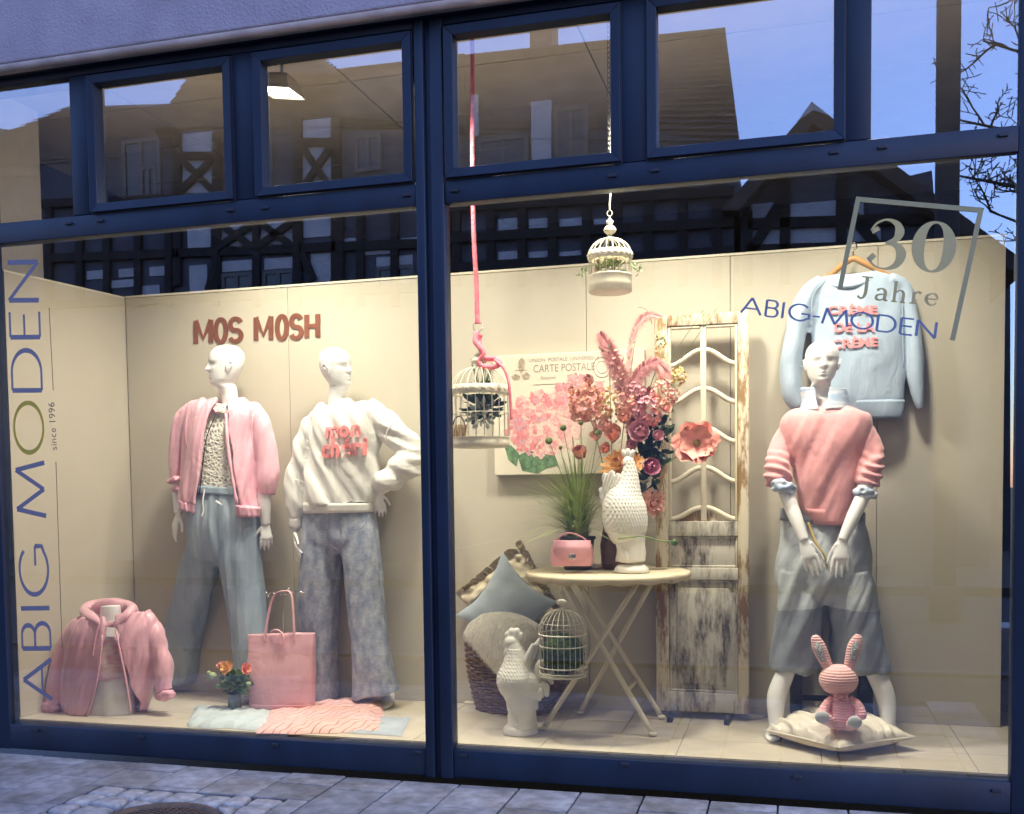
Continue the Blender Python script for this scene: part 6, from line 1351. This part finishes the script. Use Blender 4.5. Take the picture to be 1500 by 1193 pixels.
for f in bm.faces:
    nf = f.normal
    if nf.y > .35: continue
    for _ in range(3):
        w = [hr.random() for _ in f.verts]; s_ = sum(w); p = sum((v.co * (x / s_) for v, x in zip(f.verts, w)), V()) + fo
        cl_ = noise.noise_vector(p * 22); tv = V((hr.uniform(-.5, .5), 0, hr.uniform(-1, .1))) + V(cl_) * 1.3; d = ((tv - nf * tv.dot(nf)).normalized() + nf * hr.uniform(.02, .28)).normalized(); L = hr.uniform(.025, .045); dn = V((0, -.01, -.018))
        s = d.cross(V((hr.uniform(-1, 1), hr.uniform(-1, 1), hr.uniform(-1, 1)))).normalized() * .0016
        b.add([p - s, p + s, p + d * L * .55 + s * .8 + dn * .3, p + d * L * .55 - s * .8 + dn * .3, p + d * L + dn], [(0, 1, 2, 3), (3, 2, 4)])
bm.free(); tag(b.build('fur', M_FUR, fu, fixn=False), kind='stuff')

# ------------------------------------------------------------ things on the table
hbY = Yt2 - .13; kh = mpp(P(838, 812, hbY))
hg = thing('handbag', V((P(838, 830, hbY).x, hbY, zt_ + .001)), 'small pink leather handbag with flap and top handle on the table', 'handbag')
M_BAGP = mat('bag_pink', (.74, .37, .43), .45, var=.04, vscale=8, bump=.15, bscale=200)
b = MB(); body(b, [(809, 829, 867, 829, hbY, .030), (807, 822, 869, 822, hbY, .036), (808, 805, 868, 805, hbY, .034), (811, 796, 866, 796, hbY, .026), (815, 793, 862, 793, hbY, .014)], 4, 48, 4); b.build('body', M_BAGP, hg)
b = MB(); rings = []
for k in range(13):
    t = k / 12; y = lerp(792, 821, t); hw = 27.5 * (1 - max(0, t - .45) ** 2 * 1.6); rings.append([P(838 - hw, y, hbY - .018 - .022 * min(1, t * 3)), P(838, y + 1.5 * t, hbY - .026 - .024 * min(1, t * 3)), P(838 + hw, y, hbY - .018 - .022 * min(1, t * 3))])
b.loft(rings, False); fl_ = b.build('flap', M_BAGP, hg, solid=.004)
b = MB(); b.box(P(833, 819, hbY - .056), P(844, 812, hbY - .048)); b.build('clasp', M_CHROME, fl_, bevel=.001)
b = MB(); ptube(b, [(814, 797, 4, hbY), (820, 787, 4.2, hbY - .01), (832, 781, 4.2, hbY - .012), (846, 784, 4.2, hbY - .01), (858, 791, 4.2, hbY - .005), (864, 798, 4, hbY)], 5, 10, .5); b.build('handle', M_BAGP, hg)
for px in (813, 865): b = MB(); b.tube([P(px + 3 * math.cos(a), 800 + 3.5 * math.sin(a), hbY - .03) for a in [2 * math.pi * k / 14 for k in range(15)]], .0014, 6); b.build('ring', M_CHROME, hg)
for lb, pts, m in (('pale blue folded sock lying on the table before the handbag', [(848, 829), (858, 827), (872, 830)], mat('sock_blue', (.55, .62, .66), .9, var=.05)), ('pale pink folded sock lying on the table before the rooster', [(876, 830), (890, 829), (905, 831)], mat('sock_pink', (.74, .55, .50), .9, var=.05))):
    b = MB(); pp = [PZ(x, y, zt_ + .012) for x, y in pts]; b.tube(pp, [.011, .013, .010], 12, 4, V((0, 1, 0)), 2.0, round_end=True); o = b.build('sock', m, None, org=PZ(*pts[1], zt_), remesh=.003, relax=1, fold=folds(.003, 40, 40, 2)); tag(o, lb, 'sock', 'folded socks on the table')
pY = Yt2 + .06; kp = mpp(P(846, 800, pY)); M_POT = mat('dark_pot', (.05, .055, .05), .5, var=.2); M_POTB = mat('brown_pot', (.13, .075, .045), .4, var=.3)
pot = thing('plant_pot', V((P(846, 815, pY).x, pY, zt_ + .001)), 'dark grey pot of long grass on the table behind the handbag', 'plant pot'); o_ = ROOT[pot.name]
b = MB(); hp = P(846, 786, pY).z - o_.z; b.lathe(o_, [(19 * kp, 0), (20 * kp, .004), (25 * kp, hp * .9), (27 * kp, hp * .92), (27 * kp, hp), (24 * kp, hp), (.001, hp * .93)], 32); b.build('vessel', M_POT, pot)
gr = thing('grass_plant', o_ + V((0, 0, hp)), 'artificial green grass plant with round buds and a peach poppy in the dark pot', 'plant'); b = MB(); rg = random.Random(8); o2 = o_ + V((0, 0, hp * .93))
M_GRASS = mat('grass_blade', (.40, .50, .13), .6, col2=(.25, .34, .09), vscale=30)
for i in range(680):
    a = rg.uniform(0, 2 * math.pi); r0 = rg.uniform(0, .05); out = abs(rg.gauss(0, .30)) + .05; h = rg.uniform(.38, .62) * (1 - min(.6, out * .95)); d = V((math.cos(a), math.sin(a) * .4 - .12, 0)); s = V((-d.y, d.x, 0)).normalized() if d.length > .01 else V((1, 0, 0)); w = rg.uniform(.0022, .0038)
    if rg.random() < .35: d = V((-abs(d.x), d.y, 0)); out *= 1.3
    pts = []
    for k in range(6):
        t = k / 5; p = o2 + V((r0 * math.cos(a), r0 * math.sin(a), 0)) + d * (out * t * t * 1.2) + V((0, 0, h * (t - .25 * t * t * (out * 5)))); pts += [p - s * w * (1 - t * .85), p + s * w * (1 - t * .85)]
    b.add(pts, [(2*k, 2*k+1, 2*k+3, 2*k+2) for k in range(5)])
tag(b.build('blade', M_GRASS, gr, fixn=False), kind='stuff')
b = MB()
for px, py in ((804, 646), (825, 627), (876, 635), (851, 620), (838, 640), (820, 656)):
    e = P(px, py, pY - .03); b.tube([o2, o2.lerp(e, .5) + V((.01, 0, .02)), e], .0016, 5, 3)
tag(b.build('stem', M_STEM, gr), kind='stuff')
for px, py, r in ((804, 646, 5.5), (825, 627, 5), (876, 635, 6), (851, 620, 3.5), (821, 656, 3)):
    b = MB(); b.ell(P(px, py, pY - .03), (r * kp, r * kp, r * kp * .95), 12, 8, fn=lambda p: p * (1 + .08 * math.sin(p.x * 900) * math.sin(p.z * 900))); b.build('bud', M_STEM, gr)
bloom(gr, P(853, 668, pY - .05), (-.1, -.8, .35), 21 * kp, M_PEACH, [(6, 1.05, 50, 1.0, .6), (5, .85, 30, .9, .6)])
b = MB(); b.tube([o2, P(851, 730, pY - .03), P(853, 672, pY - .05)], .0022, 6, 3); b.build('flower_stem', M_STEM, gr)
# the big bouquet
qY = Yt2 + .10; kq = mpp(P(930, 650, qY)); po2 = thing('bouquet_vase', V((P(899, 815, qY).x, qY, zt_ + .001)), 'brown glazed vase half hidden behind the white rooster on the table', 'vase'); o_ = ROOT[po2.name]
b = MB(); hv = P(899, 765, qY).z - o_.z; b.lathe(o_, [(15 * kq, 0), (18 * kq, .01), (20 * kq, hv * .5), (15 * kq, hv * .9), (17 * kq, hv), (13 * kq, hv), (.001, hv * .6)], 32); b.build('vessel', M_POTB, po2)
bo_ = thing('bouquet', o_ + V((0, 0, hv)), 'large bouquet of pink plumes, roses and peach blossoms in the brown vase', 'flowers'); vb = o_ + V((0, 0, hv * .9))
M_PLUME = mat('plume_pink', (.58, .27, .27), .9, col2=(.48, .20, .21), vscale=25, sheen=.6); M_PLUME2 = mat('plume_blush', (.68, .36, .34), .9, col2=(.58, .28, .28), vscale=25, sheen=.6)
rp_ = random.Random(17)
def plume(pts, w, m, n=420, droop=.5, dep=qY):
    n = int(n * 2.6)
    path = catmull([P(x, y, dep) for x, y in pts], 12); b = MB(); N = len(path); b.tube(path, .0016, 5)
    for k in range(n):
        t = rp_.random() ** .8; i = min(N - 2, int(t * (N - 1))); p = path[i].lerp(path[i + 1], t * (N - 1) - i); tg = (path[i + 1] - path[i]).normalized(); sd_ = tg.cross(V((rp_.uniform(-.5, .5), -1, rp_.uniform(-.3, .3)))).normalized() * rp_.choice((-1, 1))
        ww = w * kq * (math.sin(math.pi * min(1, .08 + .9 * t)) ** .55) * rp_.uniform(.7, 1.1); d = (sd_ * .8 + tg * rp_.uniform(.4, 1.1) + V((rp_.uniform(-.3, .3), rp_.uniform(-.6, .6), rp_.uniform(-.3, .3)))).normalized(); s = d.cross(V((0, -1, .2))).normalized() * .0008
        p1 = p + d * ww * .55; p2 = p + d * ww + V((0, 0, -droop * ww * .5)); b.add([p - s, p + s, p1 + s, p1 - s, p2], [(0, 1, 2, 3), (3, 2, 4)])
    return b.build('plume', m, bo_, fixn=False)
plume([(925, 640), (915, 590), (903, 540), (892, 510), (879, 489)], 23, M_PLUME, 700); plume([(930, 620), (918, 560), (900, 525), (884, 500)], 20, M_PLUME2, 500, dep=qY + .03)
plume([(925, 560), (922, 520), (932, 480), (948, 462), (968, 464)], 11, M_PLUME2, 420, .3); plume([(930, 590), (938, 555), (955, 532), (972, 540), (975, 560)], 18, M_PLUME2, 560, .8)
plume([(926, 650), (932, 610), (945, 580), (955, 572)], 20, M_PLUME, 520, .8); plume([(922, 610), (924, 570), (940, 540), (962, 528)], 16, M_PLUME, 420, .7, qY - .04)
b = MB()
for px, py in ((948, 630), (958, 645), (935, 640), (968, 625), (950, 660), (960, 680), (940, 670), (975, 640), (955, 700), (945, 720), (965, 660), (930, 620)): leafblob(b, P(px, py, qY - .01), .03, 12, .06)
tag(b.build('leaf', M_LEAFD, bo_, fixn=False), kind='stuff')
b = MB()
for px, py in ((905, 560), (888, 515), (982, 605), (900, 650), (980, 560), (966, 500), (905, 610)): leafblob(b, P(px, py, qY), .03, 12, .022)
tag(b.build('leaf', M_LEAFP, bo_, fixn=False), kind='stuff')
florets(bo_, P(862, 590, qY - .02), 27 * kq, M_PEACH, 70, .019); florets(bo_, P(890, 590, qY - .05), 17 * kq, M_YEL, 55, .012, sq=1.4); florets(bo_, P(880, 612, qY - .03), 18 * kq, M_PALE, 45, .017)
florets(bo_, P(948, 600, qY - .06), 22 * kq, M_MAUVE, 70, .016, sq=.9); florets(bo_, P(970, 575, qY - .04), 15 * kq, M_PALE, 50, .013, sq=1.5); florets(bo_, P(994, 552, qY - .03), 11 * kq, M_YEL, 34, .012, sq=1.3); florets(bo_, P(955, 612, qY - .06), 12 * kq, M_SALM, 34, .014)
florets(bo_, P(905, 535, qY - .02), 9 * kq, M_PALE, 22, .012, sq=3); florets(bo_, P(968, 510, qY + .02), 7 * kq, M_YEL, 20, .011, sq=3); florets(bo_, P(930, 575, qY - .03), 14 * kq, M_MAUVE, 40, .015)
bloom(bo_, P(938, 636, qY - .07), (.1, -.9, .2), 24 * kq, M_MAUVE, ROSE); bloom(bo_, P(948, 684, qY - .08), (.5, -.8, .1), 20 * kq, M_ROSE, ROSE, centre=False); bloom(bo_, P(904, 640, qY - .06), (-.3, -.8, .3), 20 * kq, M_PEACH, ROSE); bloom(bo_, P(893, 628, qY - .05), (-.5, -.7, .4), 16 * kq, M_PALE, ROSE)
bloom(bo_, P(906, 684, qY - .12), (-.15, -.85, .45), 26 * kq, M_CREAM, DAHL, ruf=.1); bloom(bo_, P(927, 680, qY - .11), (.3, -.8, .35), 17 * kq, M_CREAM, DAHL); bloom(bo_, P(954, 738, qY - .05), (.5, -.7, .1), 22 * kq, M_PALE, DAHL)
bloom(bo_, P(1021, 650, qY - .08), (.05, -.95, .12), 33 * kq, M_SALM, [(7, 1.0, 86, .95, .12), (6, .82, 70, .85, .2)], ruf=.2, label='large open salmon poppy standing out to the right')
for (x, y, r, m, dd) in ((868, 560, 15, M_PALE, -.03), (845, 575, 13, M_PALE, -.02), (878, 640, 14, M_PALE, -.05), (915, 615, 17, M_PALE, -.07), (925, 655, 14, M_MAUVE, -.07), (972, 600, 12, M_PALE, -.05), (960, 640, 13, M_MAUVE, -.06), (935, 610, 15, M_MAUVE, -.07), (890, 660, 13, M_PEACH, -.06), (958, 590, 14, M_PALE, -.06)):
    bloom(bo_, P(x, y, qY + dd), ((x - 915) / 80, -.9, .3), r * kq, m, ROSE, centre=False)
florets(bo_, P(850, 605, qY - .01), 16 * kq, M_PALE, 44, .016); florets(bo_, P(918, 590, qY - .05), 16 * kq, M_PALE, 46, .014); florets(bo_, P(985, 580, qY - .03), 10 * kq, M_PALE, 30, .012)
b = MB()
for e, dd in (((1018, 652), -.07), ((938, 640), -.06), ((906, 690), -.1), ((862, 600), -.02), ((892, 510), 0), ((930, 500), 0), ((994, 556), -.03), ((968, 520), .02)):
    p = P(*e, qY + dd); b.tube([vb, vb.lerp(p, .45) + V((0, 0, .06)), p], .0022, 6, 4)
for pts in ([(935, 450), (948, 455), (955, 475)], [(1030, 455), (990, 515), (970, 560)], [(1050, 452), (985, 545)]):
    ptube(b, [(*p, 1.0, qY) for p in pts], 4, 5)
tag(b.build('stem', M_STEM, bo_), kind='stuff')
b = MB(); ptube(b, [(905, 790, 2, Yr2 - .10), (940, 786, 2, Yr2 - .11), (965, 792, 2, Yr2 - .11), (984, 794, 2, Yr2 - .11)], 5, 6); bs = b.build('stem_bud', M_STEM, bo_)
b = MB(); b.ell(P(988, 795, Yr2 - .11), (.016, .016, .016), 12, 8); b.build('bud', M_LEAF, bo_)

# ------------------------------------------------------------ sweatshirt on the hanger
Ys = YBACK - .075; M_HANG = mat('hanger_wood', (.45, .24, .09), .45, var=.2, vscale=20, stretch=(.3, 1, 1))
hg_ = thing('coat_hanger', P(1251, 380, Ys), 'wooden coat hanger on the back wall carrying the blue sweatshirt', 'hanger')
b = MB(); ptube(b, [(1200, 414, 7, Ys), (1215, 404, 8, Ys), (1235, 388, 9, Ys), (1250, 379, 9, Ys), (1264, 385, 9, Ys), (1290, 398, 8, Ys), (1312, 410, 7, Ys)], 5, 12); b.build('bar', M_HANG, hg_)
b = MB(); ptube(b, [(1250, 380, 2, Ys), (1250, 368, 2, Ys), (1254, 364, 2, Ys), (1254, 358, 2, Ys), (1249, 356, 2, Ys), (1246, 361, 2, Ys + .03)], 4, 8); b.build('hook', M_CHROME, hg_)
ss = thing('sweatshirt', P(1250, 600, Ys), 'light blue sweatshirt with pink slogan hanging on a wooden hanger at the wall', 'sweatshirt')
b = MB()
body(b, [(1206, 406, 1286, 398, Ys, .025), (1190, 416, 1312, 408, Ys, .045), (1186, 450, 1320, 442, Ys, .062), (1186, 500, 1323, 494, Ys, .066), (1188, 555, 1325, 550, Ys, .064), (1190, 584, 1325, 582, Ys, .062), (1193, 600, 1323, 590, Ys, .055)], 5)
ptube(b, [(1204, 412, 26, Ys), (1187, 428, 38, Ys), (1172, 462, 44, Ys - .005), (1163, 505, 45, Ys - .01), (1160, 545, 42, Ys - .01), (1163, 580, 38, Ys - .01), (1170, 598, 28, Ys - .01)], 4, 20, .75)
ptube(b, [(1302, 410, 26, Ys), (1322, 422, 26, Ys + .02), (1332, 458, 28, Ys + .02), (1337, 510, 30, Ys + .01), (1342, 560, 28, Ys), (1346, 588, 22, Ys), (1349, 600, 15, Ys)], 4, 18, .8)
sb = b.build('body', BLUEJ, ss, remesh=.006, relax=3, fold=folds(.010, 8, 3, 12, .2, .002))
b = MB(); body(b, [(1193, 590, 1325, 586, Ys, .060), (1194, 602, 1324, 600, Ys, .056), (1196, 616, 1321, 612, Ys, .05)], 3); b.build('hem_rib', BLUEJ, sb, fold=lambda p, n: .0012 * math.sin(p.x * 500))
b = MB(); nk = []
for i in range(21):
    t = math.pi * i / 20; nk.append(P(1246 - 36 * math.cos(t), 404 + 5 * math.cos(t) * 1 + 15 * math.sin(t), Ys - .01 - .045 * math.sin(t)))
b.tube(nk, .011, 10); b.build('collar', BLUEJ, sb)
for pts in ([(1144, 534, 1.5, Ys - .04), (1163, 535, 1.5, Ys - .062), (1184, 541, 1.5, Ys - .04)], [(1210, 410, 1.4, Ys - .04), (1192, 432, 1.4, Ys - .055), (1188, 462, 1.4, Ys - .06)], [(1322, 425, 1.4, Ys - .03), (1322, 470, 1.4, Ys - .05), (1324, 540, 1.4, Ys - .05)]):
    b = MB(); ptube(b, pts, 4, 6); b.build('seam', BLUEJ, sb)
chunky('CRÈME', 1249, 460, 70, 17, -.0, Ys - .070, sb, .03, ext=.003); chunky('DE LA', 1251, 486, 56, 16, -.0, Ys - .072, sb, .03, ext=.003); chunky('CRÈME', 1252, 509, 64, 17, -.06, Ys - .072, sb, .03, ext=.003)
b = MB(); b.box(P(1241, 417, Ys - .030), P(1258, 411, Ys - .026)); b.build('neck_label', M_TERRY, sb)

# ------------------------------------------------------------ bunny on its pillow
M_PIL = mat('beige_satin', (.62, .54, .40), .42, var=.08, vscale=14, bump=.12, bscale=60, sheen=.3); M_PILS = mat('ivory_satin', (.66, .62, .53), .35, var=.03, bump=.05)
pf = PF(1228, 1112); pz = FLOOR + .060
pcs = [PZ(1122, 1070, pz), PZ(1205, 1040, pz), PZ(1340, 1080, pz), PZ(1228, 1096, pz)]
PTH = .088; bxy = P(1232, 1062, (pcs[0].y + pcs[2].y) / 2 - .13)
def pfold(p, n):
    if p.z > pz + .01 and ((p.x - bxy.x) ** 2 + (p.y - bxy.y) ** 2) < .09:
        g = math.exp(-((p.x - bxy.x) ** 2 + (p.y - bxy.y) ** 2) / .013)
        if g > .25: return -.034 * g * (1 if n.z > 0 else -1)
    if p.z < pz + .004: return .002 * noise.noise(p * 20)
    a = (p.x * .8 + p.y * .35); v = noise.noise(V((a * 26, p.y * 3 + p.x * 3, 1.5))); return .015 * (.5 - 2.6 * min(.4, abs(v)) * 1.4) * min(1, (p.z - pz) / .03) * (1 if n.z > 0 else -1) + .003 * noise.noise(p * 70)
pw, pc = cushion('floor_pillow', pcs, PTH, (0, 0, 1), [M_PIL, M_PILS], 'beige ruched satin pillow on the floor under the pink bunny', 'pillow', 84, pfold, .06, th2=.058, e=.36)
dz_ = FLOOR + .002 - min((v.co.z for v in pc.data.vertices)) - ROOT[pw.name].z
pw.location.z += dz_; ROOT[pw.name] = V(pw.location)
pc.data.polygons.foreach_set('material_index', [1 if p.normal.z < .05 else 0 for p in pc.data.polygons])
b = MB(); cs = [V(x) + V((0, 0, dz_)) for x in pcs]
for i in range(4):
    a, c = cs[i], cs[(i + 1) % 4]; mid = (a + c) / 2 + (sum(cs, V()) / 4 - (a + c) / 2) * .05; b.tube([a, mid, c], .004, 6, 4)
tag(b.build('piping', M_PILS, pw), kind='stuff')
def bun_mat(name, c):
    m = mat(name, c, .95, var=0, sheen=.3); n, l = nodes(m); bb = n['Principled BSDF']; tc = n.new('ShaderNodeTexCoord'); w = n.new('ShaderNodeTexWave'); w.bands_direction = 'Z'; w.inputs['Scale'].default_value = 28; w.inputs['Distortion'].default_value = 1.2; w.inputs['Detail'].default_value = 2; l.new(tc.outputs['Object'], w.inputs['Vector'])
    r = n.new('ShaderNodeValToRGB'); r.color_ramp.elements[0].color = (*[x * .84 for x in c], 1); r.color_ramp.elements[1].color = (*[min(1, x * 1.06) for x in c], 1); r.color_ramp.elements[1].position = .6; l.new(w.outputs[0], r.inputs[0]); l.new(r.outputs[0], bb.inputs['Base Color']); bp = n.new('ShaderNodeBump'); bp.inputs['Strength'].default_value = .5; bp.inputs['Distance'].default_value = .004; l.new(w.outputs[0], bp.inputs['Height']); l.new(bp.outputs[0], bb.inputs['Normal']); return m
M_BUN = bun_mat('pink_crochet', (.80, .48, .48)); M_BUN2 = bun_mat('pink_crochet_dress', (.78, .40, .44)); M_SOLE = mat('grey_felt', (.55, .57, .57), .9, var=.1, vscale=60); M_SEQ = mat('silver_sequins', (.45, .47, .50), .3, metal=.4, var=.4, vscale=150, bump=1, bscale=250)
Yn = (pcs[0].y + pcs[2].y) / 2 - .13; kn = mpp(P(1230, 1000, Yn)); bn = thing('bunny_toy', P(1232, 1062, Yn), 'pink crocheted toy bunny with grey inner ears sitting on the pillow', 'toy')
b = MB(); b.ell(P(1228.5, 996, Yn), (28 * kn, 24 * kn, 23 * kn), 32, 20); hd2 = b.build('head', M_BUN, bn)
for pts, s_ in (([(1215, 982, 13, 0), (1207, 965, 18, 0), (1200, 949, 20, 0), (1195, 937, 15, 0)], -1), ([(1242, 982, 13, 0), (1247, 965, 18, 0), (1252, 948, 21, 0), (1256, 936, 15, 0)], 1)):
    b = MB(); ptube(b, [(x, y, w, Yn) for x, y, w, _ in pts], 5, 16, .6, V((0, 1, 0)), round_end=True); er = b.build('ear', M_BUN, bn)
    b = MB(); ptube(b, [(pts[1][0] + s_ * 1, pts[1][1] + 4, 8, Yn - .018), (pts[2][0] + s_ * .5, pts[2][1] + 3, 12, Yn - .0195), (pts[2][0] + s_ * 2, pts[2][1] - 5, 8, Yn - .018)], 5, 12, .3, V((0, 1, 0)), round_end=True); b.build('inner_ear', M_SEQ, er)
b = MB(); body(b, [(1214, 1066, 1253, 1066, Yn, .055), (1211, 1050, 1254, 1050, Yn, .06), (1215, 1032, 1250, 1032, Yn, .05), (1221, 1020, 1243, 1020, Yn, .035), (1226, 1012, 1238, 1012, Yn, .02)], 4, 28, 2); b.build('torso', M_BUN2, bn)
for pts in ([(1219, 1024, 12, Yn), (1210, 1034, 14, Yn - .03), (1203, 1048, 14, Yn - .06)], [(1246, 1024, 12, Yn), (1257, 1034, 14, Yn - .03), (1263, 1048, 14, Yn - .05)]): b = MB(); ptube(b, pts, 4, 14, round_end=True); b.build('arm', M_BUN2, bn)
for (x, y), (x2, y2) in (((1222, 1060), (1205, 1051)), ((1243, 1064), (1253, 1058))):
    b = MB(); ptube(b, [(x, y, 16, Yn - .03), ((x + x2) / 2, (y + y2) / 2, 17, Yn - .06), (x2, y2, 19, Yn - .085)], 3, 16, round_end=True); lg = b.build('leg', M_BUN, bn); b = MB(); b.ell(P(x2 - 1, y2, Yn - .105), (10 * kn, .008, 9 * kn), 18, 10); b.build('sole', M_SOLE, lg)
b = MB(); ptube(b, [(1220, 1017, 3, Yn - .03), (1232, 1021, 3.4, Yn - .048), (1244, 1017, 3, Yn - .03)], 4, 8); ptube(b, [(1232, 1021, 2.4, Yn - .05), (1222, 1026, 4, Yn - .055), (1224, 1020, 2, Yn - .052)], 3, 8); ptube(b, [(1232, 1021, 2.4, Yn - .05), (1241, 1026, 4, Yn - .055), (1240, 1020, 2, Yn - .052)], 3, 8); b.build('bow', M_BUN2, bn)
